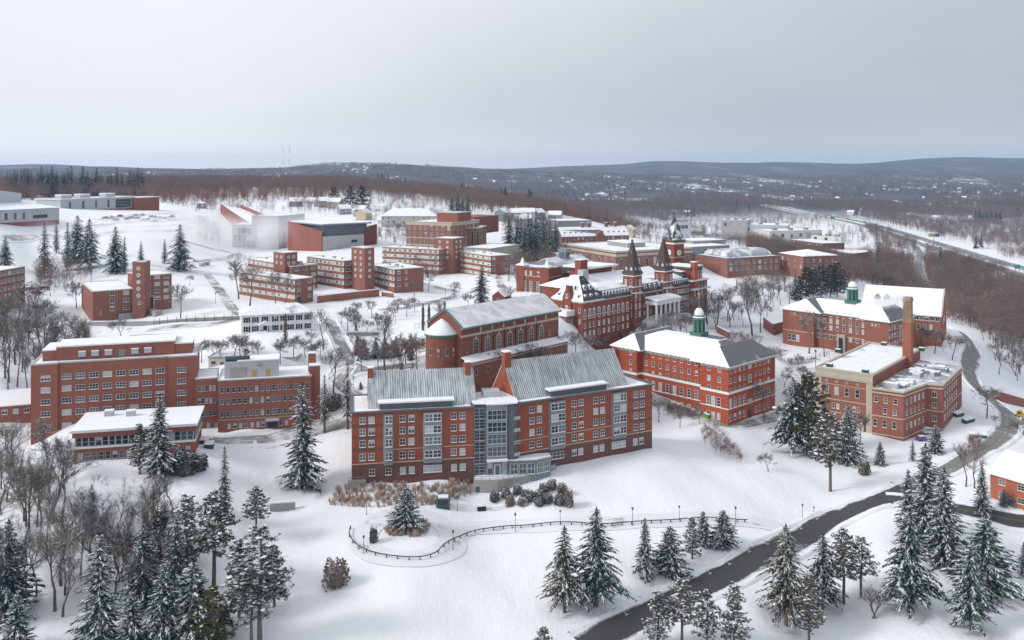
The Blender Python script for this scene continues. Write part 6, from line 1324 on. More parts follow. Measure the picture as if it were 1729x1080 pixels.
LIB = {'spruce': [spruce_mesh(11, 16, 3.9, 1.0, .55), spruce_mesh(12, 16, 3.4, 1.1, .75), spruce_mesh(13, 16, 4.4, .95, .45, .42), spruce_mesh(14, 16, 3.0, 1.0, .6, .35)],
       'snowy': [spruce_mesh(21, 9, 2.9, 1.25, .85, .2, .02), spruce_mesh(22, 9, 2.6, 1.2, .75, .2, .02), spruce_mesh(23, 9, 3.2, 1.25, .9, .22, .02)],
       'thin': [spruce_mesh(31, 16, 2.9, .9, .5, .5, .1), spruce_mesh(33, 16, 2.5, .85, .5, .5, .12)], 'dead': [spruce_mesh(32, 18, 2.2, .6, .5, .6, .22, M_CEDAR)],
       'dark': [spruce_mesh(41, 18, 4.0, 1.1, .12, .4), spruce_mesh(42, 18, 3.5, 1.0, .18, .4)],
       'old': [spruce_mesh(51, 18, 4.6, .95, .5, .5, .16), spruce_mesh(52, 18, 4.2, .9, .42, .55, .2, M_PINE)],
       'pine': [pine_mesh(61, 15, 3.4, .18, 95, .5), pine_mesh(62, 15, 3.0, .14, 100, .6), pine_mesh(63, 15, 3.8, .36, 75, .5), pine_mesh(64, 15, 3.2, .1, 105, .6)],
       'green_pine': [pine_mesh(71, 13, 4.2, .1, 100, .12, M_PINEY), pine_mesh(72, 15, 4.6, .12, 100, .1, leafmat('pine_dark', (.036, .052, .034)))],
       'cedar': [spruce_mesh(81, 10, 2.0, 1.2, .3, .5, .03, M_CEDAR), spruce_mesh(82, 8, .75, 1.2, .15, .1, .02, leafmat('cypress_brown', (.14, .085, .055)))],
       'bare': [bare_mesh(101, 14), bare_mesh(102, 14, .42, .16), bare_mesh(103, 15, .34, .26), bare_mesh(104, 13, .45, .18, .4)],
       'round': [bare_mesh(111, 9, .48, .16, .35, 1.2), bare_mesh(112, 9, .5, .14, .3, 1.2), bare_mesh(113, 8, .46, .18, .4, 1.1)],
       'slender': [bare_mesh(121, 17, .27, .22, .7, .75), bare_mesh(122, 17, .32, .18, .6, .8), bare_mesh(123, 16, .29, .26, .7, .7), bare_mesh(124, 17, .36, .2, .55, .7)],
       'multi': [bare_mesh(131, 12, .3, .12, .8, .8, .032, 3, levels=2), bare_mesh(132, 10, .34, .1, .7, .9, .032, 4, levels=2)],
       'red': [bare_mesh(141, 10, .46, .12, .45, 1.4, .034, 1, M_TWIGR), bare_mesh(142, 10, .42, .1, .5, 1.2, .034, 2, M_TWIGR, 2)]}
LIBH = {k: [max(v.co.z for v in parts[1][1].vertices) for parts in L] for k, L in LIB.items()}
NAMES = {'pine': 'pine_tree', 'green_pine': 'pine_tree', 'bare': 'bare_tree', 'round': 'bare_tree', 'slender': 'bare_tree', 'multi': 'bare_tree', 'red': 'bare_tree', 'cedar': 'cedar_tree'}
CATS = {'spruce_tree': 'spruce', 'pine_tree': 'pine', 'bare_tree': 'tree', 'cedar_tree': 'cedar'}
TR = random.Random(99); TSPOT = []
ORD = 'first second third fourth fifth sixth seventh eighth ninth tenth eleventh twelfth thirteenth fourteenth fifteenth sixteenth seventeenth eighteenth nineteenth twentieth'.split()
ORD += ['twenty-'+o for o in ORD[:9]]+['thirtieth']+['thirty-'+o for o in ORD[:9]]+['fortieth']+['forty-'+o for o in ORD[:9]]
def tree(kind, px, py, top, label, group=None, var=None, wide=1.0, g=None, h=None):
    if g is None: g = ground(px, py)
    if h is None: h = max(1.2, (py-top)*g.y/FPX)
    L = LIB[kind]; i = TR.randrange(len(L)) if var is None else var % len(L); s = h/LIBH[kind][i]
    nm = NAMES.get(kind, 'spruce_tree'); root = empty(nm, (g.x, g.y, g.z-.05), TR.uniform(0, 6.28)); w = s**.5*wide*1.0 if s < 1 and kind not in ('snowy',) else s*wide
    w = (s+w)/2*(1.22 if nm == 'spruce_tree' and kind not in ('thin',) else 1.12 if nm == 'pine_tree' else 1.0); root.scale = (w, w, s); tag(root, label, CATS[nm], group)
    for n, me in L[i]:
        o = link(n, me, root)
        if n == 'snow_load': o['kind'] = 'stuff'
    return root
T = tree
# near evergreens, one by one
for k, px, py, top, lab in [
 ('spruce', 511, 825, 645, 'tall snow-dusted spruce standing just off the residence hall corner'), ('spruce', 270, 805, 668, 'tall dark spruce in front of the glazed dining annex'), ('pine', 236, 800, 714, 'frosted grey pine leaning against the dark spruce by the dining annex'),
 ('thin', 379, 869, 752, 'slim lone spruce on the open snow below the dining annex'), ('snowy', 686, 896, 822, 'snow-laden spruce on the round island in the drive'),
 ('old', 953, 1035, 886, 'frosted brown pine, the paler of two standing alone on the open lawn'), ('old', 1007, 1024, 854, 'broad old spruce, the darker of two standing alone on the open lawn'),
 ('spruce', 1089, 977, 875, 'largest of the five short spruces near the drive end'), ('snowy', 1132, 969, 888, 'snowy short spruce right beside the largest of the five'), ('pine', 1169, 944, 874, 'round brownish pine among the five short evergreens by the drive'), ('snowy', 1187, 917, 861, 'snowy spruce tucked behind the round brownish pine'), ('snowy', 1221, 921, 860, 'lone plump snowy spruce closest to the drive end'),
 ('pine', 1110, 1096, 993, 'dark pine cut by the bottom edge where the road leaves'), ('pine', 1151, 1092, 973, 'tallest dark pine rising over the road at the bottom edge'), ('pine', 1194, 1092, 995, 'thin pine between two denser ones at the bottom edge'), ('pine', 1240, 1096, 983, 'dense pointed pine below the road at the bottom edge'), ('pine', 918, 1135, 1058, 'pine whose tip just pokes above the bottom edge on the lawn'),
 ('old', 1327, 1056, 882, 'tall frosted pine with bare lower trunk just below the road'), ('old', 1389, 1030, 900, 'frosted spruce behind the tall bare-trunked pine below the road'), ('pine', 1424, 1020, 892, 'slim pine between two flat-topped neighbours below the road'), ('pine', 1454, 1011, 906, 'flat-topped umbrella pine standing on a thin bare trunk'), ('pine', 1366, 1083, 968, 'olive pine in front of the frosted pair at the bottom edge'),
 ('spruce', 1563, 925, 745, 'tallest spruce of the big clump beside the road fork'), ('spruce', 1594, 956, 787, 'dark spruce with bare foot in the big clump by the fork'), ('spruce', 1533, 905, 790, 'broad spruce leaning over the road at the fork'), ('old', 1535, 1035, 858, 'heavy frosted spruce standing forward of the big clump'), ('snowy', 1664, 1000, 872, 'layered snowy spruce at the lower end of the clump'), ('old', 1640, 1062, 911, 'wide bluish spruce lowest of the clump near the picture edge'), ('spruce', 1658, 870, 783, 'spruce standing beside the side road before the red brick house'), ('spruce', 1729, 970, 915, 'spruce half cut off by the picture edge'),
 ('snowy', 1695, 854, 826, 'tiny snowy spruce at the red brick house, first of two'), ('snowy', 1711, 854, 827, 'tiny snowy spruce at the red brick house, second of two'),
 ('green_pine', 1364, 768, 630, 'big dark evergreen in the group before the plant hall'), ('old', 1339, 766, 636, 'pale frosted evergreen leaning out of the group before the plant hall'), ('pine', 1402, 830, 695, 'olive pine on a tall bare trunk forward of the plant hall'), ('spruce', 1432, 783, 680, 'blue-grey spruce close to the plant hall front'), ('spruce', 1393, 765, 676, 'dark spruce squeezed in the middle of the plant hall group'), ('snowy', 1486, 785, 746, 'small round blue spruce alone on the bank below the plant hall'), ('snowy', 1580, 766, 717, 'small spruce by the purple car'), ('thin', 1541, 778, 742, 'thin young spruce at the corner of the plant hall wing'), ('snowy', 1432, 590, 556, 'snow-white young spruce at the cupola hall door'),
 ('dark', 813, 521, 446, 'big lone dark spruce beyond the chapel roof'), ('cedar', 482, 577, 529, 'brown cedar in front of the white house'), ('dark', 505, 522, 492, 'dark evergreen behind the white house roof'),
 ('dead', 548, 733, 633, 'tall thin dead-looking conifer beside the salmon brick wing chimney'), ('dead', 587, 726, 611, 'tall thin dead-looking conifer nearer the residence hall roof'), ('snowy', 609, 658, 645, 'dwarf spruce beside the lamp behind the residence hall'),
 ('snowy', 604, 598, 566, 'snowy spruce at the tip of the garden clump'), ('snowy', 614, 604, 570, 'second snowy spruce in the garden clump by the chapel'), ('spruce', 634, 604, 568, 'middle spruce of the garden clump by the chapel'), ('spruce', 650, 602, 566, 'pointed spruce in the garden clump under a bare tree'), ('spruce', 669, 601, 566, 'spruce in the garden clump nearest the chapel apse'), ('cedar', 694, 608, 562, 'dark brown evergreen beside the chapel apse'),
 ('thin', 75, 467, 374, 'tallest thin spruce on the lawn below the arena'), ('thin', 95, 428, 372, 'pale spruce behind the tallest thin one below the arena'), ('thin', 114, 457, 375, 'thin spruce third along the arena lawn'), ('spruce', 131, 441, 362, 'spruce in the middle of the arena lawn group'), ('old', 151, 453, 367, 'widest spruce ending the arena lawn group'), ('spruce', 195, 460, 381, 'dark full spruce behind the small tower dormitory'), ('thin', 210, 460, 398, 'narrow spruce next to the dark full one behind the tower dormitory'), ('thin', 238, 448, 407, 'spruce behind the top of the round-windowed tower'), ('thin', 278, 444, 402, 'small spruce standing alone on the slope above the tower dormitory'), ('spruce', 304, 456, 378, 'tall spruce alone on the slope above the tower dormitory'), ('spruce', 9, 450, 398, 'spruce at the picture edge below the arena'),
 ('dark', 5, 562, 496, 'dark evergreen cut by the picture edge at the hillside wood'), ('cedar', 133, 580, 545, 'dark bushy evergreen at the top of the hillside wood')]:
    T(k, px, py, top, lab, None, {953: 1, 1007: 0, 1454: 2, 1402: 2, 1424: 2}.get(px))
for k, px, py, top, lab in [('spruce', 15, 1045, 872, 'dark spruce standing at the picture edge of the lower wood'), ('spruce', 168, 1094, 897, 'great snow-layered spruce in the lower wood'), ('spruce', 241, 1022, 886, 'snow-layered spruce in the heart of the lower wood'), ('dark', 297, 1022, 880, 'darkest round-topped spruce in the heart of the lower wood'), ('spruce', 276, 1094, 948, 'spruce at the bottom edge in front of the darkest one'), ('snowy', 326, 1084, 947, 'snowy spruce beside the yellow-green pine'), ('snowy', 222, 1104, 998, 'short snowy spruce at the bottom edge of the lower wood'), ('snowy', 28, 1112, 1002, 'white-frosted bushy spruce in the bottom corner'), ('green_pine', 360, 1102, 987, 'yellow-green pine at the bottom edge'),
 ('pine', 317, 962, 833, 'brown pine standing high at the rim of the lower wood'), ('pine', 361, 992, 828, 'pine with a long bare trunk at the rim of the lower wood'), ('pine', 432, 908, 822, 'pine beside the concrete wall section in the snow'), ('pine', 439, 1088, 885, 'tallest pine of the grove on the lawn edge'), ('pine', 463, 1022, 917, 'leaning pine on the open side of the grove'), ('pine', 404, 1042, 910, 'pine inside the grove on the lawn edge'), ('green_pine', 272, 955, 858, 'dark pine peeping out of the lower wood'), ('thin', 155, 908, 817, 'frosted thin spruce among the bare trees of the lower wood'), ('pine', 425, 1095, 960, 'low pine at the foot of the grove')]:
    T(k, px, py, top, lab)
for px, py, top in [(860, 428, 362), (874, 434, 363), (886, 441, 372), (897, 440, 366), (905, 439, 353), (917, 437, 362), (928, 433, 370), (938, 424, 370), (880, 430, 366), (912, 432, 360), (892, 432, 358), (922, 428, 364)]:
    T('dark', px, py, top, ORD[sorted([860, 874, 886, 897, 905, 917, 928, 938, 880, 912, 892, 922]).index(px)]+' dark spruce across the dense clump above the turreted hall', 'spruces in the clump above the turreted hall')
for px, py, top in [(763, 364, 324), (773, 364, 322), (789, 364, 323), (781, 362, 330)]: T('dark', px, py, top, {763: 'outermost', 773: 'tallest', 789: 'easternmost', 781: 'shortest'}[px]+' dark spruce in the small clump behind the science building', 'spruces behind the science building')
for px, py, top in [(564, 349, 314), (592, 350, 312), (611, 356, 312)]: T('green_pine', px, py, top, {564: 'shortest', 592: 'middle', 611: 'broadest'}[px]+' dark pine among the houses beyond the arts building', 'pines among the houses', 1)
for px, py, top in [(1343, 506, 456), (1361, 506, 450), (1374, 504, 452), (1387, 504, 446), (1402, 502, 446), (1414, 501, 441), (1352, 508, 466)]: T('green_pine' if px > 1350 else 'spruce', px, py, top, ORD[[1343, 1352, 1361, 1374, 1387, 1402, 1414].index(px)]+' dark pine across the clump behind the cupola hall', 'pines behind the cupola hall', 1)
for i_, px in enumerate([12, 17, 24, 29, 36, 42, 47, 53, 64, 70, 75, 80, 88, 95, 108, 114, 120, 134, 140, 147, 156, 163, 171, 182, 187, 197, 205, 219, 225, 233, 239]):
    T('dark', px, 332+TR.uniform(-4, 2), 285+TR.uniform(-8, 7), ORD[i_]+' dark spruce along the row behind the arena from the picture edge', 'spruces in the row behind the arena', None, 1.25)
for i_, px in enumerate([1647, 1654, 1661, 1667, 1674, 1682, 1689]): T('dark', px, 376, 352+TR.uniform(-2, 3), ORD[i_]+' dark spruce across the group on the flats beyond the expressway', 'spruces beyond the expressway', None, 1.3)
# bare trees, one by one
for k, px, py, top, lab in [('round', 305, 538, 476, 'round bare tree beside the small tower dormitory'), ('round', 129, 519, 471, 'spreading bare tree on the snow left of the tower dormitory'), ('round', 320, 482, 461, 'little bare tree on the slope above the tower dormitory'), ('bare', 403, 505, 423, 'large bare tree at the end of the half-hidden dormitory'), ('bare', 422, 518, 443, 'bare tree leaning on the half-hidden dormitory wall'), ('bare', 465, 517, 452, 'bare tree in front of the half-hidden dormitory'), ('bare', 481, 518, 458, 'second bare tree in front of the half-hidden dormitory'),
 ('round', 723, 491, 452, 'round bare tree beside the middle dormitory end wall'), ('round', 621, 489, 468, 'small bare tree on the dormitory terrace'), ('round', 587, 561, 515, 'bare tree beside the garden wall near the statue'), ('round', 603, 534, 508, 'little bare tree below the brick terrace wall'), ('round', 628, 536, 500, 'bare tree in front of the brick terrace wall'), ('round', 636, 549, 523, 'small bare tree on the garden lawn'), ('round', 671, 528, 497, 'dark bare tree below the concrete porch'), ('round', 607, 553, 528, 'sapling by the statue on the garden lawn'), ('red', 738, 540, 500, 'weeping brown tree on the garden lawn'),
 ('bare', 563, 668, 578, 'wide bare tree beside the lane above the residence hall'), ('bare', 546, 592, 518, 'bare tree at the lane beside the white house'), ('bare', 650, 630, 524, 'large bare tree over the garden spruce clump'), ('red', 676, 629, 560, 'dense twiggy tree next to the garden clump'), ('red', 704, 629, 558, 'dense twiggy tree against the chapel apse'), ('round', 407, 609, 560, 'bare tree behind the plant room roof'), ('round', 473, 615, 568, 'bare tree behind the salmon brick wing'), ('round', 533, 609, 570, 'bare tree at the corner of the salmon brick wing'), ('round', 205, 574, 535, 'bare tree on the bank above the tall brick hall'), ('round', 340, 612, 566, 'bare tree beside the tall brick hall penthouse'), ('round', 700, 500, 470, 'bare tree by the path at the middle dormitory'), ('round', 768, 502, 472, 'bare tree in front of the widest dormitory'), ('red', 790, 520, 492, 'low twiggy tree at the foot of the lone spruce'), ('slender', 858, 476, 440, 'bare tree at the end of the widest dormitory'), ('red', 857, 507, 478, 'twiggy tree behind the brick shed'),
 ('round', 947, 606, 562, 'bare tree at the chapel end wall'), ('round', 972, 606, 556, 'bare tree before the twin-spired hall porch'), ('round', 995, 604, 560, 'bare tree second along the twin-spired hall front'), ('round', 1016, 601, 563, 'bare tree third along the twin-spired hall front'), ('round', 1140, 556, 522, 'bare tree beside the columned porch'), ('bare', 1193, 545, 474, 'tall bare tree at the far end of the twin-spired hall'), ('bare', 1229, 543, 474, 'tall bare tree by the lamp beyond the twin-spired hall'), ('bare', 1270, 566, 452, 'tallest bare tree on the bank behind the scarlet hall'), ('slender', 1284, 562, 498, 'slim bare tree beside the tallest one on the bank'), ('bare', 1244, 488, 428, 'old bare tree in front of the student centre'), ('bare', 1211, 548, 490, 'bare tree between two taller ones at the end of the twin-spired hall'),
 ('bare', 1366, 597, 522, 'snow-limbed bare tree before the cupola hall'), ('bare', 1392, 602, 538, 'second snow-limbed tree before the cupola hall'), ('round', 1553, 588, 540, 'bare tree behind the plant hall chimney'), ('round', 1578, 597, 545, 'bare tree right of the tall chimney'), ('round', 1608, 608, 560, 'small bare tree beside the bend in the road'), ('round', 1297, 797, 764, 'low bare apple tree on the open bank'), ('round', 1666, 706, 648, 'bare tree inside the road bend'), ('slender', 1631, 822, 742, 'bare birch beside the road below the bend'), ('slender', 1645, 824, 752, 'second bare birch beside the road below the bend'), ('red', 1452, 753, 690, 'leaning bare tree at the plant hall corner'), ('round', 1112, 712, 672, 'thin bare tree at the end of the residence hall'), ('round', 1148, 722, 690, 'thin bare tree along the scarlet hall front'), ('round', 1182, 716, 684, 'thin bare tree below the scarlet hall windows'), ('bare', 1290, 712, 640, 'bare tree against the scarlet hall side'), ('multi', 1475, 1044, 985, 'leafless sapling clump in the snow below the road'), ('round', 1305, 620, 580, 'small bare tree on the path by the scarlet hall'), ('round', 1682, 720, 700, 'young bare tree beside the road bend'),
 ('red', 25, 548, 458, 'dense reddish bare tree at the picture edge by the cut-off dormitory'), ('red', 55, 520, 470, 'reddish bare tree behind the hillside wood'), ('round', 85, 500, 470, 'low bare tree beside snow-covered cars'), ('slender', 153, 480, 445, 'thin bare tree behind the tower dormitory lawn'), ('round', 1735, 760, 700, 'bare tree at the picture edge by the bend')]:
    T(k, px, py, top, lab)
for i, (px, py, top) in enumerate([(806, 642, 590), (828, 646, 584), (846, 640, 588), (868, 640, 580), (892, 632, 578), (915, 628, 580)]): T('round', px, py, top, ORD[i]+' snow-limbed bare tree along the yard between residence hall and chapel', 'courtyard trees by the chapel')
# woods whose trees can be counted but not told apart
def wood(n, poly, kinds, hmin, hmax, marks, group, mind=2.6, seed=1):
    g = random.Random(seed); pts = []; xs = [p[0] for p in poly]; ys = [p[1] for p in poly]; t = 0
    def inside(x, y):
        c = False
        for i in range(len(poly)):
            (x1, y1), (x2, y2) = poly[i-1], poly[i]
            if (y1 > y) != (y2 > y) and x < (x2-x1)*(y-y1)/(y2-y1)+x1: c = not c
        return c
    while len(pts) < n and t < n*60:
        t += 1; x, y = g.uniform(min(xs), max(xs)), g.uniform(min(ys), max(ys))
        if not inside(x, y): continue
        p = ground(x, y)
        if any((p-q[0]).length < mind for q in pts): continue
        k = g.choice(kinds); pts.append((p, x, y, k, g.uniform(hmin, hmax)))
    LM = marks; grp = {}
    for q in pts: grp.setdefault(min(LM, key=lambda m: (m[0]-q[1])**2+(m[1]-q[2])**2), []).append(q)
    for m, L in grp.items():
        L.sort(key=lambda q: (m[0]-q[1])**2+(m[1]-q[2])**2)
        for i, (p, x, y, k, h) in enumerate(L): T(k, x, y, 0, FORM[k]+' bare tree, '+ORD[i]+' out from '+m[2], group, g=p, h=h)
FORM = {'slender': 'slender', 'bare': 'spreading', 'multi': 'many-stemmed', 'round': 'round-headed', 'red': 'reddish twiggy'}
LW = [(168, 1000, 'the great snow-layered spruce of the lower wood'), (15, 960, 'the dark spruce at the picture edge'), (155, 860, 'the frosted thin spruce of the lower wood'), (297, 950, 'the darkest round-topped spruce'), (272, 800, 'the dark spruce by the dining annex'), (60, 790, 'the blind corner of the tall brick hall'), (340, 900, 'the bare-trunked pine at the wood rim')]
wood(34, [(-40, 790), (105, 800), (125, 900), (120, 1040), (-40, 1070)], ['slender', 'slender', 'slender', 'bare', 'bare'], 12, 20, LW, 'bare trees of the lower wood', seed=2)
FORM['bare'] = 'broad'; FORM['slender'] = 'tall thin'
wood(30, [(128, 885), (240, 868), (335, 862), (330, 930), (230, 1040), (128, 1040)], ['slender', 'slender', 'bare', 'multi'], 8.5, 13, LW, 'bare trees of the lower wood', seed=12)
FORM['bare'] = 'spreading'; FORM['slender'] = 'slender'
wood(46, [(-40, 575), (40, 565), (120, 590), (165, 610), (150, 650), (60, 660), (-40, 700)], ['slender', 'slender', 'bare'], 12, 19, [(5, 540, 'the dark evergreen cut by the picture edge'), (133, 570, 'the dark bushy evergreen of the hillside wood'), (20, 670, 'the gabled annex in the hillside wood'), (110, 640, 'the tall brick hall roof corner')], 'bare trees of the hillside wood', seed=3)
wood(22, [(1255, 500), (1330, 492), (1340, 515), (1270, 530)], ['slender', 'bare'], 9, 13, [(1343, 490, 'the dark pines behind the cupola hall'), (1270, 510, 'the tallest bare tree on the bank'), (1300, 490, 'the student centre wall')], 'bare trees of the grove', seed=4)
wood(34, [(1655, 560), (1760, 590), (1760, 650), (1690, 640), (1668, 610)], ['slender', 'slender', 'bare', 'red'], 9, 14, [(1660, 570, 'the top of the road bend'), (1720, 650, 'the brick retaining wall by the bend'), (1729, 600, 'the picture edge beyond the bend')], 'bare trees beyond the bend', 2.2, seed=5)
wood(14, [(1030, 590), (1120, 560), (1180, 545), (1185, 560), (1120, 585), (1040, 604)], ['round', 'bare', 'red'], 6, 9, [(1105, 550, 'the white columned porch'), (1040, 590, 'the roof corner of the scarlet hall')], 'lawn trees between the two halls', 3.5, 21)
wood(12, [(1150, 545), (1250, 530), (1300, 535), (1290, 552), (1180, 560)], ['bare', 'slender', 'round'], 8, 14, [(1215, 540, 'the chimneyed end of the twin-spired hall'), (1290, 545, 'the brick bridge wall')], 'bare trees beyond the porch', 4, 22)
wood(12, [(360, 600), (470, 606), (540, 590), (545, 615), (470, 622), (365, 618)], ['round', 'round', 'bare'], 6, 9.5, [(482, 590, 'the brown cedar by the white house'), (380, 600, 'the plant room on the salmon wing')], 'slope trees behind the wing', 3.5, 23)
wood(10, [(575, 545), (700, 520), (705, 540), (640, 560), (590, 575)], ['round'], 5, 8, [(601, 562, 'the small bronze statue'), (680, 520, 'the iron fence by the middle dormitory')], 'small garden trees', 4, 24)
wood(12, [(1320, 610), (1380, 640), (1360, 680), (1320, 680)], ['round', 'red'], 4, 7, [(1364, 680, 'the big dark evergreen before the plant hall'), (1325, 612, 'the iron fence before the cupola hall')], 'small trees by the plant hall', 3, 25)
wood(8, [(595, 610), (700, 610), (715, 632), (600, 640)], ['bare', 'red'], 8, 12, [(715, 620, 'the round chapel apse'), (604, 598, 'the tip spruce of the garden clump')], 'thicket by the apse', 3, 26)
# ------------------------------------------------------------------ far woods as one mass each
def far_bare(seed, h, n, w, mat, low=.3):
    g = random.Random(seed); V, F = [], []
    def rib(a, b, w, w2=0):
        d = b-a; s = d.cross(Vector((g.uniform(-1, 1), g.uniform(-1, 1), .2))).normalized()*w; k = len(V)
        V.extend([tuple(a-s), tuple(a+s), tuple(b)]); F.append((k, k+1, k+2))
    rib(Vector((0, 0, -1)), Vector((0, 0, h*.8)), w*1.3)
    for i in range(n):
        t = g.uniform(low, .75); a = Vector((0, 0, h*t)); an = g.uniform(0, 6.28); L = h*g.uniform(.16, .42)*(1.15-abs(t-.5)); e = Vector((math.cos(an)*g.uniform(.35, .9), math.sin(an)*g.uniform(.35, .9), g.uniform(.35, 1.1))).normalized()
        b = a+e*L; rib(a, b, w*.7)
        for j in range(4):
            c = a.lerp(b, g.uniform(.3, 1)); f = (e+Vector((g.gauss(0, .6), g.gauss(0, .6), g.gauss(.25, .5)))).normalized(); rib(c, c+f*L*g.uniform(.35, .7), w*.5)
    return meshdata('far_tree', V, F, mat)
def far_fir(seed, h, r, mat):
    g = random.Random(seed); V, F = [], []
    for i in range(110):
        t = g.random()**.8; z = h*(.08+.9*t); L = r*(1-t)*g.uniform(.6, 1.1)+.3; an = g.uniform(0, 6.28); d = Vector((math.cos(an), math.sin(an), 0)); s = Vector((-d.y, d.x, 0))*(.35*L+.25); k = len(V)
        V.extend([(0, 0, z+.6), tuple(d*L*.6-s+Vector((0, 0, z-.1*L))), tuple(d*L+Vector((0, 0, z-.3*L))), tuple(d*L*.6+s+Vector((0, 0, z-.1*L)))]); F.append((k, k+1, k+2, k+3))
    return meshdata('far_fir', V, F, mat)
M_FB = leafmat('far_twigs', (.165, .125, .105), .3, .1); M_FR = leafmat('far_twigs_red', (.205, .115, .090), .3, .05); M_FF = leafmat('far_firs', (.030, .045, .042), .3, .05)
PROTO = {'bare': [far_bare(s, 15, 26, .085, M_FB) for s in range(4)], 'red': [far_bare(s+20, 12, 40, .095, M_FR, .03) for s in range(3)], 'wide': [far_bare(s+40, 15, 15, .26, M_FB) for s in range(3)], 'widered': [far_bare(s+50, 13, 18, .26, M_FR, .1) for s in range(2)], 'fir': [far_fir(s+60, 17, 4.2, M_FF) for s in range(3)]}
def cottage(k):
    m = MB().box(-6, 6, -4, 4, -1, 5); m.add([(-6.6, -4.8, 5), (6.6, -4.8, 5), (6.6, 4.8, 5), (-6.6, 4.8, 5), (-6.6, 0, 8.5), (6.6, 0, 8.5)], [(0, 1, 5, 4), (2, 3, 4, 5), (1, 2, 5), (3, 0, 4)], 1); return m.data('cottage', [[M_WHITE, M_GREY, M_TAN][k], M_SNOW])
PROTO['cottage'] = [cottage(k) for k in range(3)]
def scatter(name, label, groups):
    """one mass of far trees: points carry scale and turn, each point draws one of the prototypes"""
    ng = bpy.data.node_groups.new(name, 'GeometryNodeTree'); ng.interface.new_socket('Geometry', in_out='INPUT', socket_type='NodeSocketGeometry'); ng.interface.new_socket('Geometry', in_out='OUTPUT', socket_type='NodeSocketGeometry')
    gi = ng.nodes.new('NodeGroupInput'); go = ng.nodes.new('NodeGroupOutput'); join = ng.nodes.new('GeometryNodeJoinGeometry')
    kind = ng.nodes.new('GeometryNodeInputNamedAttribute'); kind.data_type = 'INT'; kind.inputs['Name'].default_value = 'proto'
    sc = ng.nodes.new('GeometryNodeInputNamedAttribute'); sc.data_type = 'FLOAT_VECTOR'; sc.inputs['Name'].default_value = 'size'
    ro = ng.nodes.new('GeometryNodeInputNamedAttribute'); ro.data_type = 'FLOAT_VECTOR'; ro.inputs['Name'].default_value = 'turn'
    pts, pr, sz, tn = [], [], [], []; meshes = []
    for kinds, P in groups:
        ids = []
        for k in kinds:
            for me in PROTO[k]:
                if me not in meshes: meshes.append(me)
                ids.append(meshes.index(me))
        for p, s in P: pts.append(p); pr.append(rnd.choice(ids)); a = s*rnd.uniform(.75, 1.25); sz += [a*rnd.uniform(.9, 1.3), a*rnd.uniform(.9, 1.3), a]; tn += [0, 0, rnd.uniform(0, 6.28)]
    for i, me in enumerate(meshes):
        o = bpy.data.objects.get('proto_'+me.name) or bpy.data.objects.new('proto_'+me.name, me)
        oi = ng.nodes.new('GeometryNodeObjectInfo'); oi.inputs['Object'].default_value = o
        cmp_ = ng.nodes.new('FunctionNodeCompare'); cmp_.data_type = 'INT'; cmp_.operation = 'EQUAL'; ng.links.new(kind.outputs[0], cmp_.inputs[2]); cmp_.inputs[3].default_value = i
        ip = ng.nodes.new('GeometryNodeInstanceOnPoints'); ng.links.new(gi.outputs[0], ip.inputs['Points']); ng.links.new(cmp_.outputs[0], ip.inputs['Selection']); ng.links.new(oi.outputs['Geometry'], ip.inputs['Instance']); ng.links.new(sc.outputs[0], ip.inputs['Scale']); ng.links.new(ro.outputs[0], ip.inputs['Rotation']); ng.links.new(ip.outputs[0], join.inputs[0])
    ng.links.new(join.outputs[0], go.inputs[0])
    me = bpy.data.meshes.new(name); me.from_pydata(pts, [], [])
    a = me.attributes.new('proto', 'INT', 'POINT'); a.data.foreach_set('value', pr); a = me.attributes.new('size', 'FLOAT_VECTOR', 'POINT'); a.data.foreach_set('vector', sz); a = me.attributes.new('turn', 'FLOAT_VECTOR', 'POINT'); a.data.foreach_set('vector', tn)
    o = link(name, me); md = o.modifiers.new('scatter', 'NODES'); md.node_group = ng; tag(o, label, 'woods', kind='stuff'); return o
RNG = np.random.default_rng(12)
def sample(n, u0, u1, d0, d1, keep):
    d = np.sqrt(RNG.uniform(d0*d0, d1*d1, n)); u = RNG.uniform(u0, u1, n); z = zuv(u, np.log(d)); px = PX0+u*FPX; py = HOR+(CAMZ-z)*FPX/d; out = []
    x = u*d
    ok = keep(px, py, d, x)
    amp = np.clip((d-1800)/3000, 0, 1)*6
    z = z+amp*(np.sin(x/420+PH_[0])*np.cos(d/900+PH_[1])+.7*np.sin(x/170+PH_[2])+.5*np.sin(x/83+d/300+PH_[3]))
    return [((float(a), float(b_), float(c)-.2), 1.0) for a, b_, c in zip(x[ok], d[ok], z[ok])]
def lower(pts): xs, ys = zip(*pts); return lambda px: np.interp(px, xs, ys)
def inpoly(px, py, poly):
    c = np.zeros(px.shape, bool)
    for i in range(len(poly)):
        (x1, y1), (x2, y2) = poly[i-1], poly[i]
        if y1 == y2: continue
        c ^= ((y1 > py) != (y2 > py)) & (px < (x2-x1)*(py-y1)/(y2-y1)+x1)
    return c
def fld(x, y, s, seed): return np.sin(x/s+seed)*np.cos(y/s*1.3+seed*2.1)+.6*np.sin((x+y)/s*2.3+seed*3.7)+.4*np.cos((x-y*.7)/s*4.1+seed)
LB1 = lower([(-600, 350), (0, 341), (100, 338), (240, 340), (290, 347), (340, 347), (420, 343), (470, 340), (600, 341), (740, 352), (800, 362), (850, 362), (960, 371), (1060, 394), (1140, 398), (1240, 396)])
HW = [(1340, 352), (1440, 372), (1500, 388), (1560, 407), (1640, 432), (1729, 458), (1850, 495)]
HWL = lower(HW)
def near_hw(px, py): k = np.clip((py-352)/100, .12, 1.2); return np.abs(py-HWL(px)) < 15*k+3
def ridge(px, py, d, x): return (py < LB1(px)) & (px < 1245)
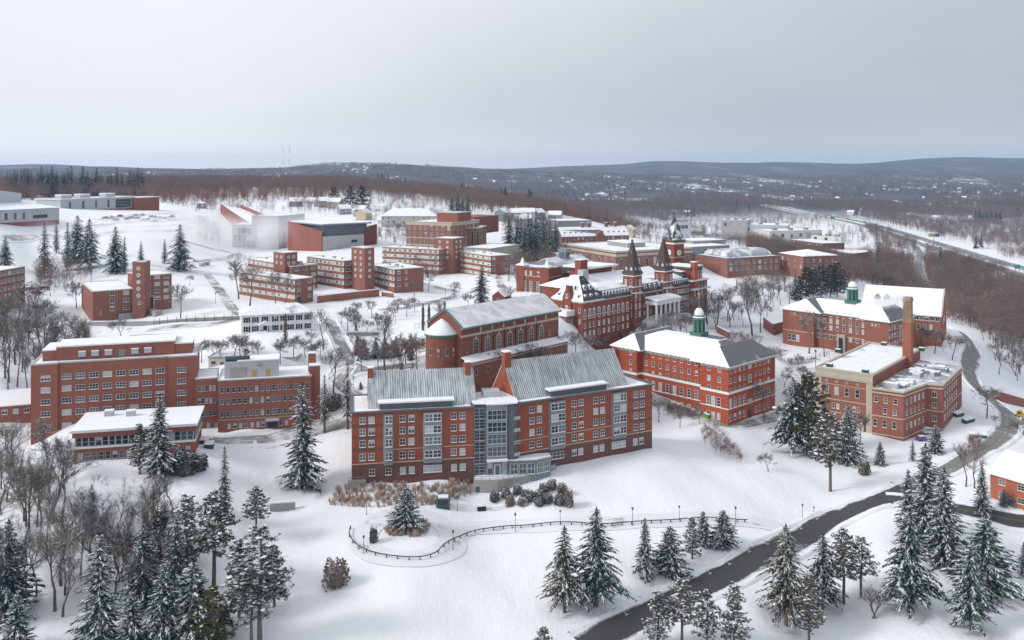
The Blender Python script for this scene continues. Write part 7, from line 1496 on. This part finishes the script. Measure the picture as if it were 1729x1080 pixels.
scatter('ridge_forest', 'brown bare woods covering the ridge behind the campus', [(('bare', 'bare', 'red'), sample(15000, -.9, .26, 690, 1350, lambda px, py, d, x: ridge(px, py, d, x) & (fld(x, d, 130, 1) < .35))), (('red',), sample(14000, -.9, .26, 690, 1300, lambda px, py, d, x: ridge(px, py, d, x) & (fld(x, d, 130, 1) >= .2))),
    (('fir',), sample(900, -.9, .26, 760, 1500, lambda px, py, d, x: ridge(px, py, d, x) & (fld(x, d, 90, 4) > .95)))])
LB2 = lower([(1150, 404), (1225, 418), (1260, 425), (1330, 470), (1345, 498), (1420, 500), (1450, 476), (1500, 490), (1608, 545), (1650, 557), (1690, 590), (1729, 600), (2200, 640)])
IND = [(1120, 372), (1230, 362), (1330, 358), (1420, 368), (1460, 385), (1475, 408), (1480, 432), (1440, 436), (1340, 432), (1325, 415), (1240, 398), (1180, 395)]
FLATS = [(1590, 388), (1640, 380), (1729, 380), (1800, 385), (1800, 440), (1729, 430), (1620, 412)]
def east(px, py, d, x): return (px > 1150) & (py < LB2(px)) & ~near_hw(px, py) & ~inpoly(px, py, IND) & (d < 1500) & ~((px > 1205) & (px < 1362) & (py > 424) & (d < 640)) & (np.abs(px-np.interp(py, [430, 460, 500, 520], [1555, 1550, 1566, 1590])) > 9)
ramp = lambda px, py: (py > 500) & (py < 530) & (px > 1600)
scatter('valley_woods', 'brown bare woods between the campus and the expressway', [(('bare', 'red', 'bare'), sample(19000, .19, .9, 440, 1000, lambda px, py, d, x: east(px, py, d, x) & ~inpoly(px, py, FLATS) & (fld(x, d, 60, 2) < .5))), (('red',), sample(7000, .19, .9, 470, 1100, lambda px, py, d, x: east(px, py, d, x) & ~inpoly(px, py, FLATS) & (fld(x, d, 60, 2) > .3))),
    (('bare',), sample(6000, .19, .9, 1000, 1500, lambda px, py, d, x: east(px, py, d, x) & (fld(x, d, 80, 6) < .4) & ~inpoly(px, py, FLATS))), (('fir',), sample(500, .19, .9, 520, 1500, lambda px, py, d, x: east(px, py, d, x) & (fld(x, d, 70, 5) > 1.1) & ~inpoly(px, py, FLATS)))])
def far(px, py, d, x): return ~(near_hw(px, py) & (px > 1330)) & ~inpoly(px, py, IND) & ~inpoly(px, py, FLATS)
scatter('far_woods', 'grey bare woods and dark firs filling the valley to the hills', [(('bare', 'wide'), sample(26000, -.2, .75, 1400, 2600, lambda px, py, d, x: far(px, py, d, x) & (fld(x, d*.6, 130, 3) < .32))), (('wide', 'wide', 'widered'), sample(42000, -.7, .75, 2300, 5200, lambda px, py, d, x: far(px, py, d, x) & (fld(x, d*.5, 170, 7) < .40))),
    (('bare',), sample(5200, .35, .75, 900, 1700, lambda px, py, d, x: inpoly(px, py, FLATS) & ~near_hw(px, py))), (('bare', 'red'), sample(2600, .15, .45, 700, 2200, lambda px, py, d, x: inpoly(px, py, IND) & (fld(x, d, 70, 11) > .15))), (('cottage',), sample(1700, -.7, .75, 1350, 4800, lambda px, py, d, x: far(px, py, d, x) & (fld(x, d*.5, 170, 7) > .25) & (fld(x, d, 60, 9) > .1))), (('fir',), sample(11000, -.7, .75, 1400, 4200, lambda px, py, d, x: far(px, py, d, x) & (fld(x, d*.5, 60, 8) > 1.2))), (('wide',), sample(9000, -.7, .1, 1300, 2300, lambda px, py, d, x: fld(x, d, 200, 3) < .8))])
# ------------------------------------------------------------------ street furniture and small things
def guard_rail():
    P = spline([Vector((*ground(*p).xy, 0)) for p in [(592, 893), (590, 906), (601, 923), (626, 936), (662, 943), (700, 945), (734, 940), (750, 927), (772, 912), (802, 901), (850, 894), (900, 890), (1000, 888), (1100, 885), (1200, 880), (1262, 881)]], 1.2)
    P = [Vector((p.x, p.y, gz(p.x, p.y))) for p in P]; r = empty('guard_rail', P[0]); tag(r, 'dark green timber guard rail curving along the drive below the residence hall', 'guard rail')
    o = P[0]; m = MB(); m.tube([p-o+Vector((0, 0, .78)) for p in P], .13, 4); m.build('rail', M_RAIL, r)
    pm = MB().box(-.11, .11, -.11, .11, -.5, .86).data('post', M_RAIL)
    for i in range(0, len(P), 2): link('post', pm, r, P[i]-o)
M_RAIL = plain('rail_timber', (.045, .06, .055), .8, .3, 2)
guard_rail()
LP = [('pole', MB().lathe([(.13, -.5), (.12, .4), (.075, .5), (.06, 4.2)], 8).data('pole', M_GREEN)), ('lantern', MB().lathe([(.1, 4.2), (.28, 4.35), (.32, 4.8), (.12, 5.0)], 8).data('lantern', M_METALD))]
def lamp(px, py, top, lab):
    g = ground(px, py); s = (py-top)*g.y/FPX/5; r = empty('lamp_post', g); r.scale = (max(s, .8), max(s, .8), s); tag(r, lab, 'lamp post', 'lamp posts'); [link(n, me, r) for n, me in LP]
for a in [(619, 868, 840, 'lamp post between the grasses and the drive loop'), (772, 863, 836, 'lamp post beside the green-fronted kiosk'), (614, 935, 903, 'lamp post at the outer bend of the drive loop rail'), (765, 931, 897, 'lamp post where the guard rail turns into the straight'), (870, 898, 866, 'first lamp post along the straight guard rail'), (946, 887, 862, 'second lamp post along the straight guard rail'), (1068, 888, 857, 'third lamp post along the straight guard rail'), (1147, 879, 854, 'lamp post above the snowy short spruces'), (1242, 884, 854, 'lamp post near the end of the drive'),
    (1355, 876, 850, 'lamp post in the snow near the main road'), (1374, 868, 856, 'short lamp post behind another near the main road'), (597, 657, 635, 'lamp post by the dwarf spruce'), (364, 511, 493, 'lamp post beside the lane near the half-hidden dormitory'), (752, 505, 488, 'lamp post on the curved path by the widest dormitory'), (1208, 556, 535, 'lamp post on the snow beyond the twin-spired hall'), (1377, 620, 590, 'lamp post on the path to the cupola hall'), (183, 551, 538, 'lamp post at the stone wall below the tower dormitory'), (668, 545, 525, 'lamp post at the garden near the chapel')]: lamp(*a)
def thing(name, px, py, rz, label, cat, group=None): r = empty(name, ground(px, py), rz); tag(r, label, cat, group); return r
r = thing('kiosk', 748, 858, .05, 'small dark kiosk with green front and snowy roof by the drive', 'kiosk')
mesh('frame', *boxvf(-1.7, 1.7, 0, 2.6, -.4, 2.6), M_METALD, r); mesh('roof_snow', *boxvf(-1.3, 1.3, .3, 2.4, 2.61, 2.85), M_SNOW, r); mesh('front_panel', *boxvf(-1.2, 1.2, -.08, -.01, .1, 1.2), M_GREEN, r); mesh('pane', *boxvf(-1.2, 1.2, -.07, -.01, 1.3, 2.3), G_DARK, r)
r = thing('utility_box', 813, 862, .2, 'dark utility box in the snow below the terrace wall', 'utility box'); mesh('cabinet', *boxvf(-1.1, 1.1, -.6, .6, -.4, 1.1), M_BLACK, r); mesh('snow_cap', *boxvf(-1.15, 1.15, -.65, .65, 1.11, 1.35), M_SNOW, r)
r = thing('bicycle_rack', 840, 862, .2, 'empty metal bicycle rack in the snow below the shrubs', 'bicycle rack'); m = MB().tube([(-2, 0, .8), (2, 0, .8)], .04, 5); m.build('top_bar', M_METALL, r); MB().tube([(-2, .0, .1), (2, 0, .1)], .04, 5).build('bottom_bar', M_METALL, r)
hp = MB().tube([(0, 0, .1), (0, 0, .8)], .03, 4).data('hoop', M_METALL)
for k in range(9): link('hoop', hp, r, (-2+k*.5, 0, 0))
def dumpster(px, py, rz, lab, m, sx=1.0):
    r = thing('dumpster', px, py, rz, lab, 'dumpster', 'dumpsters'); v = [(-1.1*sx, -.8, 0), (1.1*sx, -.8, 0), (1.1*sx, .8, 0), (-1.1*sx, .8, 0), (-1.2*sx, -.95, 1.2), (1.2*sx, -.95, 1.2), (1.2*sx, .95, 1.7), (-1.2*sx, .95, 1.7)]
    mesh('body', v, boxvf(0, 1, 0, 1, 0, 1)[1], m, r); mesh('lid', [(-1.25*sx, -1, 1.21), (1.25*sx, -1, 1.21), (1.25*sx, 1, 1.71), (-1.25*sx, 1, 1.71), (-1.25*sx, -1, 1.3), (1.25*sx, -1, 1.3), (1.25*sx, 1, 1.8), (-1.25*sx, 1, 1.8)], boxvf(0, 1, 0, 1, 0, 1)[1], M_SNOW, r)
dumpster(346, 750, .1, 'teal dumpster in the yard behind the green one', plain('teal_paint', (.02, .10, .13))); dumpster(353, 758, .1, 'green dumpster in the yard beside the glazed annex', M_GREEN)
dumpster(1618, 703, .6, 'dark green container nearest the plant hall wing', M_GREEN, 2.0); dumpster(1635, 714, .6, 'long dark green container behind the plant hall', M_GREEN, 2.4); dumpster(1651, 740, -.2, 'teal skip on its own near the road bend', plain('teal_paint2', (.03, .13, .14)), 2.2); dumpster(1194, 707, .7, 'bright green bin against the scarlet hall', plain('lime_green', (.12, .35, .03)), .7)
# vehicles
def car_parts(col, snow=True, kind='car'):
    b = MB(); L = 2.2
    pr = [(-L, .35), (L, .35), (L, .8), (1.15, .92), (.55, 1.45), (-1.3, 1.45), (-1.9, .95), (-L, .85)]
    n = len(pr); v = [(x, -.85, z) for x, z in pr]+[(x, .85, z) for x, z in pr]; f = [tuple(range(n)), tuple(reversed(range(n, 2*n)))]+[(i, n+i, n+(i+1) % n, (i+1) % n) for i in range(n)]
    out = [('body', meshdata('body', v, f, col), (0, 0, 0))]
    g = [(x*.96, z*1.0) for x, z in [(1.1, .95), (.52, 1.4), (-1.26, 1.4), (-1.8, 1.0)]]
    out.append(('window', meshdata('window', [(x, -.87, z) for x, z in g]+[(x, .87, z) for x, z in g], [(0, 1, 2, 3), (7, 6, 5, 4)], G_DARK), (0, 0, 0)))
    wh = MB().tube([(0, -.1, 0), (0, .1, 0)], .34, 10).data('wheel', M_BLACK)
    for x in (-1.35, 1.35):
        for y in (-.8, .8): out.append(('wheel', wh, (x, y, .34)))
    if snow: out.append(('snow_cap', MB().box(-1.25, .5, -.75, .75, 1.455, 1.6).data('snow_cap', M_SNOW), (0, 0, 0))); out.append(('hood_snow', MB().box(1.2, 2.15, -.75, .75, .93, 1.0).data('hood_snow', M_SNOW), (0, 0, 0)))
    return out
CARC = [car_parts(plain('car_'+n, c, .35, .1, sp=.5)) for n, c in (('grey', (.12, .13, .14)), ('white', (.6, .6, .6)), ('black', (.02, .02, .025)), ('red', (.25, .03, .03)), ('blue', (.04, .07, .16)), ('silver', (.35, .36, .38)))]
def car(px, py, rz, lab, c, group=None, s=1.0, name='parked_car'):
    r = thing(name, px, py, rz, lab, 'car', group); r.scale = (s, s, s); r.location.z += .12
    for n, me, l in CARC[c] if isinstance(c, int) else c: link(n, me, r, l)
for i, (px, py) in enumerate([(178, 369), (187, 368), (203, 366), (214, 371), (222, 369), (228, 365), (233, 370), (241, 373), (250, 372), (256, 367), (262, 368), (269, 369), (277, 370), (284, 369), (291, 367), (262, 374), (196, 373), (240, 364)]):
    car(px, py, 1.3+.1*(i % 3), ['grey', 'white', 'black', 'red', 'blue', 'silver'][i % 6]+' snow-topped car, '+ORD[i//6]+' of its colour in the hilltop car park', i % 6, 'cars in the hilltop car park')
for i, (px, py, lab) in enumerate([(62, 497, 'snow-covered car next to the reddish bare tree at the picture edge'), (50, 491, 'snow-buried car behind another by the cut-off dormitory'), (75, 489, 'snow-buried car farthest up beside the cut-off dormitory'), (322, 451, 'white car on the slope road above the tower dormitory'), (342, 449, 'second car on the slope road above the tower dormitory'), (350, 447, 'third car on the slope road above the tower dormitory'), (660, 382, 'car parked on the snowy street below the stone hall'), (672, 383, 'second car on the snowy street below the stone hall'), (683, 384, 'third car on the snowy street below the stone hall')]): car(px, py, .2+.3*i, lab, (2, 0, 2, 1, 5, 0, 1, 0, 5)[i])
car(1557, 744, .35, 'purple car parked at the plant hall corner', car_parts(plain('car_purple', (.10, .06, .30), .35, .1, sp=.5)))
car(1568, 731, .35, 'white snow-covered van beside the plant hall wing', car_parts(plain('van_white', (.6, .61, .63), .4, .06)), s=1.25, name='parked_van')
for i, (px, py, c) in enumerate([(1433, 371, 2), (1512, 392, 0), (1588, 420, 4), (1660, 436, 1), (1500, 385, 5)]): car(px, py, -.9, ['dark car far along the expressway', 'grey car on the expressway beyond the slip road', 'blue car at the slip road merge', 'white car on the expressway near the green sign', 'silver car passing the dark lorry'][i], c, None, 1.4, 'moving_car')
g = ground(1467, 383); r = empty('lorry', g, -.85); tag(r, 'dark blue lorry driving on the expressway', 'lorry'); mesh('trailer', *boxvf(-7, 5, -1.4, 1.4, 1.2, 4.6), plain('lorry_blue', (.03, .05, .11)), r); mesh('cab', *boxvf(5.2, 7.6, -1.35, 1.35, .7, 3.8), M_BLACK, r)
wl = MB().tube([(0, -1.4, 0), (0, 1.4, 0)], .55, 10).data('wheel', M_BLACK)
for x in (-5.5, -4, 3, 6.2): link('wheel', wl, r, (x, 0, .55))
# snow plough at the picture edge
g = ground(1728, 708); r = empty('snow_plough', g, 2.4); tag(r, 'yellow snow plough driving in at the picture edge', 'snow plough'); Yl = plain('plough_yellow', (.55, .30, .02), .5, .1)
mesh('body', *boxvf(-2.6, .4, -1.1, 1.1, .7, 1.9), Yl, r); mesh('cab', *boxvf(.45, 1.9, -1.05, 1.05, .7, 2.9), Yl, r); mesh('window', *boxvf(.6, 1.93, -1.08, 1.08, 1.9, 2.7), G_DARK, r); mesh('blade', [(2.6, -1.6, .1), (2.6, 1.6, .1), (2.4, 1.6, .7), (2.4, -1.6, .7), (2.7, 1.6, 1.2), (2.7, -1.6, 1.2)], [(0, 1, 2, 3), (3, 2, 4, 5)], M_RED, r)
wl = MB().tube([(0, -1.2, 0), (0, 1.2, 0)], .55, 10).data('wheel', M_BLACK); [link('wheel', wl, r, (x, 0, .55)) for x in (-1.7, 1.2)]
M_MASTR = plain('mast_red', (.35, .12, .12))
# statue, cross-fence, billboard, signs, masts
r = thing('statue', 601, 562, 0, 'small bronze statue on a plinth above the garden wall', 'statue'); MB().box(-.55, .55, -.55, .55, -.4, 1.3).build('plinth', M_STONE, r); MB().lathe([(.42, 1.3), (.5, 1.6), (.34, 2.5), (.42, 3.0), (.22, 3.3), (.24, 3.6), (.12, 3.85)], 9).build('figure', plain('bronze', (.22, .12, .06)), r, smooth=True)
def board(name, px, py, w, z0, z1, rz, m, lab, cat, posts=1, extra=None):
    g = ground(px, py); r = empty(name, g, rz); tag(r, lab, cat); mesh('panel', *boxvf(-w/2, w/2, -.3, .3, z0, z1), m, r)
    if extra: mesh('picture', *boxvf(w*.1, w*.5, -.36, -.31, z0+.2, z1-.2), extra, r)
    pm = MB().tube([(0, 0, -1), (0, 0, z0)], .35, 6).data('post', M_METALD)
    for k in range(posts): link('post', pm, r, ((k-(posts-1)/2)*w*.6, 0, 0))
board('billboard', 1577, 413, 14, 11, 15.5, -.2, plain('billboard_lime', (.26, .33, .06)), 'lime green and blue billboard beside the expressway', 'billboard', 1, plain('billboard_blue', (.03, .07, .22)))
Gs = plain('sign_green', (.01, .26, .17)); board('road_sign', 1406, 372, 7, 3, 8, -.2, Gs, 'green road sign far along the expressway', 'sign', 2); board('road_sign', 1718, 458, 5.5, 3, 7, -.2, Gs, 'green road sign on the expressway near the picture edge', 'sign', 2); board('road_sign', 1592, 444, 6, 1, 3.5, -.2, plain('sign_pale', (.45, .50, .36)), 'pale low sign beside the slip road', 'sign', 2)
for i, px in enumerate((478, 489)):
    d = 2600; g = Vector(((px-PX0)/FPX*d, d, 0)); g.z = gz(g.x, d); hh = pz(246, d)-g.z; r = empty('radio_mast', g); tag(r, ['thin red and white radio mast, the one left of its twin', 'thin red and white radio mast, right of its twin'][i], 'mast', 'radio masts')
    for k in range(7): MB().tube([(0, 0, hh*k/7-1*(k == 0)), (0, 0, hh*(k+1)/7)], .45, 4, cap=False).build('section', [M_MASTR, M_WHITE][k % 2], r)

# fence beside the chapel garden and the railings on the upper terrace
def fence(pts, label, h=1.3, step=2.4, m=None, rails=(.5, 1.2)):
    P = spline([Vector((*ground(*p).xy, 0)) for p in pts], step); P = [Vector((p.x, p.y, gz(p.x, p.y))) for p in P]; r = empty('fence', P[0]); tag(r, label, 'fence'); o = P[0]; pm = MB().box(-.06, .06, -.06, .06, -.4, h).data('post', m or M_BLACK)
    for z in rails: MB().tube([p-o+Vector((0, 0, z)) for p in P], .05, 4).build('rail', m or M_BLACK, r)
    for p in P: link('post', pm, r, p-o)
fence([(655, 512), (720, 514), (775, 503), (800, 492)], 'black iron fence along the path by the middle dormitory'); fence([(1325, 612), (1370, 606), (1400, 598)], 'black iron fence before the cupola hall'); fence([(1190, 558), (1250, 553), (1300, 548)], 'iron fence on the snow beyond the columned porch'); fence([(700, 556), (760, 548)], 'grey fence behind the chapel apse', 2.2, 2, M_METAL, (.4, 1.0, 1.6, 2.1)); fence([(260, 548), (330, 544), (402, 540)], 'dark post fence on top of the stone wall', 2.4, 3)
# shrubs
def shrub_mesh(seed, mat, n=520, snow=.3):
    g = random.Random(seed); V, F, SV, SF = [], [], [], []
    for i in range(n):
        z = g.random()**.8; a = g.uniform(0, 6.28); rr = math.sqrt(max(.02, 1-(z*1.05-.25)**2))*(.85+.2*math.sin(a*3+seed)); c = Vector((math.cos(a)*rr, math.sin(a)*rr, z*1.7))*g.uniform(.72, 1.05); v = (Vector((math.cos(a), math.sin(a), z*1.3))+Vector((g.gauss(0, .5), g.gauss(0, .5), g.gauss(0, .5)))).normalized(); w = v.orthogonal().normalized()*.10; e = g.uniform(.16, .34)
        k = len(V); V += [tuple(c-w*.5), tuple(c+v*e*.5-w), tuple(c+v*e), tuple(c+v*e*.5+w)]; F.append((k, k+1, k+2, k+3))
        if z > .45 and g.random() < snow: k = len(SV); x = Vector((g.uniform(.06, .16), g.uniform(-.1, .1), g.uniform(-.05, .05))); y = Vector((-x.y, x.x, 0)); c = c*1.04; SV += [tuple(c-x), tuple(c-y), tuple(c+x), tuple(c+y)]; SF.append((k, k+1, k+2, k+3))
    core = MB().lathe([(.5, -.3), (.8, .4), (.75, 1.0), (.45, 1.45), (.05, 1.6)], 9).data('stems', M_TRUNK)
    return [('stems', core), ('foliage', meshdata('foliage', V, F, mat)), ('snow_load', meshdata('snow_load', SV, SF, M_NSNOW))]
SHR = [shrub_mesh(s, M_SPRUCE, snow=.55) for s in (1, 2)]+[shrub_mesh(3, M_TWIGR, 420, .4)]
def shrub(px, py, w, h, v, lab, group=None):
    g = ground(px, py); r = empty('shrub', g, v*1.3); k = g.y/FPX; r.scale = (w*k/2, w*k/2, h*k/1.75); tag(r, lab, 'shrub', group)
    for n, me in SHR[v % 3]:
        o = link(n, me, r)
        if n == 'snow_load': o['kind'] = 'stuff'
X2, Y2 = cv(570, 580, 3.144)
for i, (x, y, h) in enumerate([(832, 838, 50), (895, 820, 46), (912, 865, 52), (955, 805, 48), (1000, 830, 40), (980, 865, 40), (1020, 842, 52), (1070, 866, 50), (1070, 822, 42), (1095, 795, 46), (1116, 848, 50), (1140, 772, 52), (1178, 858, 56), (1190, 800, 60), (1228, 860, 88)]):
    shrub(X2(x)[0], Y2(y)[0], 17, h/3.144, i, ORD[i//3]+[' clipped dark', ' rounded snowy', ' brown twiggy'][i % 3]+' shrub along the bed below the concrete terrace wall', 'shrubs below the terrace wall')
for px, py, w, h, v, lab in [(565, 988, 44, 42, 2, 'lone round leafless shrub on the open lawn'), (1459, 801, 20, 22, 2, 'small round leafless bush below the plant hall'), (724, 558, 5, 44, 2, 'narrow brown columnar shrub behind the apse'), (714, 558, 5, 44, 2, 'narrow brown columnar shrub farther from the apse'), (310, 800, 44, 34, 0, 'snow-matted juniper beside the dark spruce by the annex'), (335, 792, 34, 26, 1, 'low snow-matted juniper on the slope below the yard'), (630, 915, 14, 24, 0, 'dark low shrub at the rim of the drive loop'), (563, 690, 30, 24, 2, 'twiggy bush between the two thin conifers')]: shrub(px, py, w, h, v, lab)
# dry grasses and brush: nobody could count them
def tuft(seed, mat, n=34, h=1.45):
    g = random.Random(seed); V, F = [], []
    for i in range(n):
        a = g.uniform(0, 6.28); e = Vector((math.cos(a)*g.uniform(.1, .55), math.sin(a)*g.uniform(.1, .55), 1)).normalized()*h*g.uniform(.5, 1); b = Vector((g.gauss(0, .12), g.gauss(0, .12), 0)); s = Vector((-e.y, e.x, 0)).normalized()*.022; k = len(V); V += [tuple(b-s), tuple(b+s), tuple(b+e+s*1.6), tuple(b+e-s*1.6)]; F.append((k, k+1, k+2, k+3))
    return meshdata('tuft', V, F, mat)
M_GRASS = leafmat('dry_grass', (.50, .39, .32), .3); PROTO['grass'] = [tuft(s, M_GRASS) for s in range(3)]; PROTO['brush'] = [far_bare(s+80, 3.0, 22, .02, M_TWIGR) for s in range(3)]; PROTO['weed'] = [tuft(s+9, leafmat('dry_weed', (.20, .15, .12)), 14, .7) for s in range(2)]
def patch(n, poly, seed):
    g = random.Random(seed); xs = [p[0] for p in poly]; ys = [p[1] for p in poly]; out = []
    while len(out) < n:
        x, y = g.uniform(min(xs), max(xs)), g.uniform(min(ys), max(ys))
        if inpoly(np.array([x]), np.array([y]), poly)[0]: p = ground(x, y); out.append((tuple(p), g.uniform(.7, 1.2)))
    return out
scatter('ornamental_grass', 'pinkish dry ornamental grasses along the residence hall and on the drive island', [(('grass',), patch(330, [(553, 848), (570, 828), (600, 824), (700, 818), (800, 812), (800, 840), (730, 852), (640, 856), (560, 856)], 3)+patch(60, [(648, 892), (668, 884), (684, 890), (680, 906), (655, 903)], 4)+patch(60, [(690, 890), (720, 882), (728, 892), (708, 908), (690, 908)], 5))])
scatter('brush', 'reddish leafless brush on the snowy banks', [(('brush',), patch(170, [(1182, 728), (1205, 722), (1250, 770), (1255, 788), (1215, 770), (1188, 752)], 6)+patch(150, [(1130, 690), (1180, 700), (1170, 712), (1120, 700)], 7)+patch(120, [(1040, 578), (1110, 555), (1130, 560), (1060, 590)], 8)+patch(140, [(1225, 570), (1290, 575), (1280, 590), (1230, 585)], 9)+patch(160, [(780, 650), (930, 632), (930, 648), (800, 665)], 10)+patch(150, [(-10, 530), (60, 500), (70, 540), (0, 570)], 11)+patch(90, [(1640, 745), (1660, 740), (1650, 775), (1630, 770)], 12)+patch(180, [(0, 800), (300, 820), (330, 900), (200, 1020), (0, 1000)], 14))])

scatter('small_bare_trees', 'small bare trees and thickets scattered between the far campus buildings and houses', [(('bare', 'red', 'bare'), [(p, k*.62) for p, k in patch(90, [(300, 352), (470, 350), (560, 352), (560, 362), (420, 362), (300, 358)], 31)+patch(120, [(480, 352), (640, 352), (740, 362), (760, 380), (640, 376), (560, 368)], 32)+patch(60, [(600, 392), (690, 402), (690, 415), (610, 410)], 33)
   +patch(70, [(845, 445), (935, 440), (940, 470), (860, 480)], 34)+patch(110, [(845, 376), (945, 378), (950, 400), (850, 395)], 35)+patch(120, [(1060, 400), (1150, 402), (1240, 402), (1235, 412), (1080, 410)], 36)+patch(60, [(1240, 470), (1340, 472), (1330, 490), (1250, 486)], 37)+patch(60, [(60, 470), (150, 455), (150, 480), (70, 500)], 38)+patch(50, [(330, 395), (370, 392), (372, 412), (340, 410)], 39)+patch(40, [(700, 440), (760, 462), (700, 470)], 40)])])
# ------------------------------------------------------------------ air: haze over the valley, blowing snow, steam
def volume(name, me, col, dens, label=None, nscale=None, lo=.45, hi=.75, aniso=.2, falloff=None):
    m = bpy.data.materials.new(name); m.use_nodes = True; nt = m.node_tree; nt.nodes.clear()
    out = N(nt, 'ShaderNodeOutputMaterial'); pv = N(nt, 'ShaderNodeVolumePrincipled'); pv.inputs['Color'].default_value = (*col, 1); pv.inputs['Density'].default_value = dens; pv.inputs['Anisotropy'].default_value = aniso
    nt.links.new(pv.outputs[0], out.inputs['Volume'])
    if nscale:
        tc = N(nt, 'ShaderNodeTexCoord'); n = noise(nt, tc.outputs['Object'], nscale, 3, .55); k = maprange(nt, n, lo, hi, 0, dens)
        ln = N(nt, 'ShaderNodeVectorMath', operation='LENGTH'); mp = N(nt, 'ShaderNodeMapping'); mp.inputs['Scale'].default_value = falloff; nt.links.new(tc.outputs['Object'], mp.inputs[0]); nt.links.new(mp.outputs[0], ln.inputs[0])
        k = math_node(nt, 'MULTIPLY', k, maprange(nt, ln.outputs['Value'], .25, 1, 1, 0, True)); nt.links.new(k, pv.inputs['Density'])
    me.materials.append(m); o = link(name, me); tag(o, label, None, None, 'stuff'); return o
v, f = boxvf(-11500, 11500, -120, 9600, -32, 238)
volume('haze', meshdata('haze', v, f, []), (.46, .67, 1.0), .64e-4, 'thin blue winter haze over the valley')
def puff(name, c, size, dens, nscale, label, lo=.42, hi=.7, rz=0.0):
    bm = bmesh.new(); bmesh.ops.create_icosphere(bm, subdivisions=3, radius=1.0); me = bpy.data.meshes.new(name); bm.to_mesh(me); bm.free()
    for q in me.vertices: q.co = Vector((q.co.x*size[0], q.co.y*size[1], q.co.z*size[2]))
    o = volume(name, me, (.99, .99, .995), dens, label, nscale, lo, hi, .1, tuple(1/s for s in size)); o.location = c; o.rotation_euler = (0, 0, rz); return o
g = ground(455, 418); puff('blowing_snow', (g.x, g.y-4, g.z+9), (76, 46, 20), .10, .04, 'veil of snow blowing across the arts building')
g = ground(250, 400); puff('blowing_snow', (g.x, g.y, g.z+4), (90, 60, 11), .05, .04, 'thin snow drift blowing over the hilltop car park')
c = at(1512, 512, 322); puff('steam_plume', (c.x, c.y+6, c.z+.5), (11, 5, 4.2), .35, .22, 'white steam plume drifting from the tall chimney', .40, .62, .25)
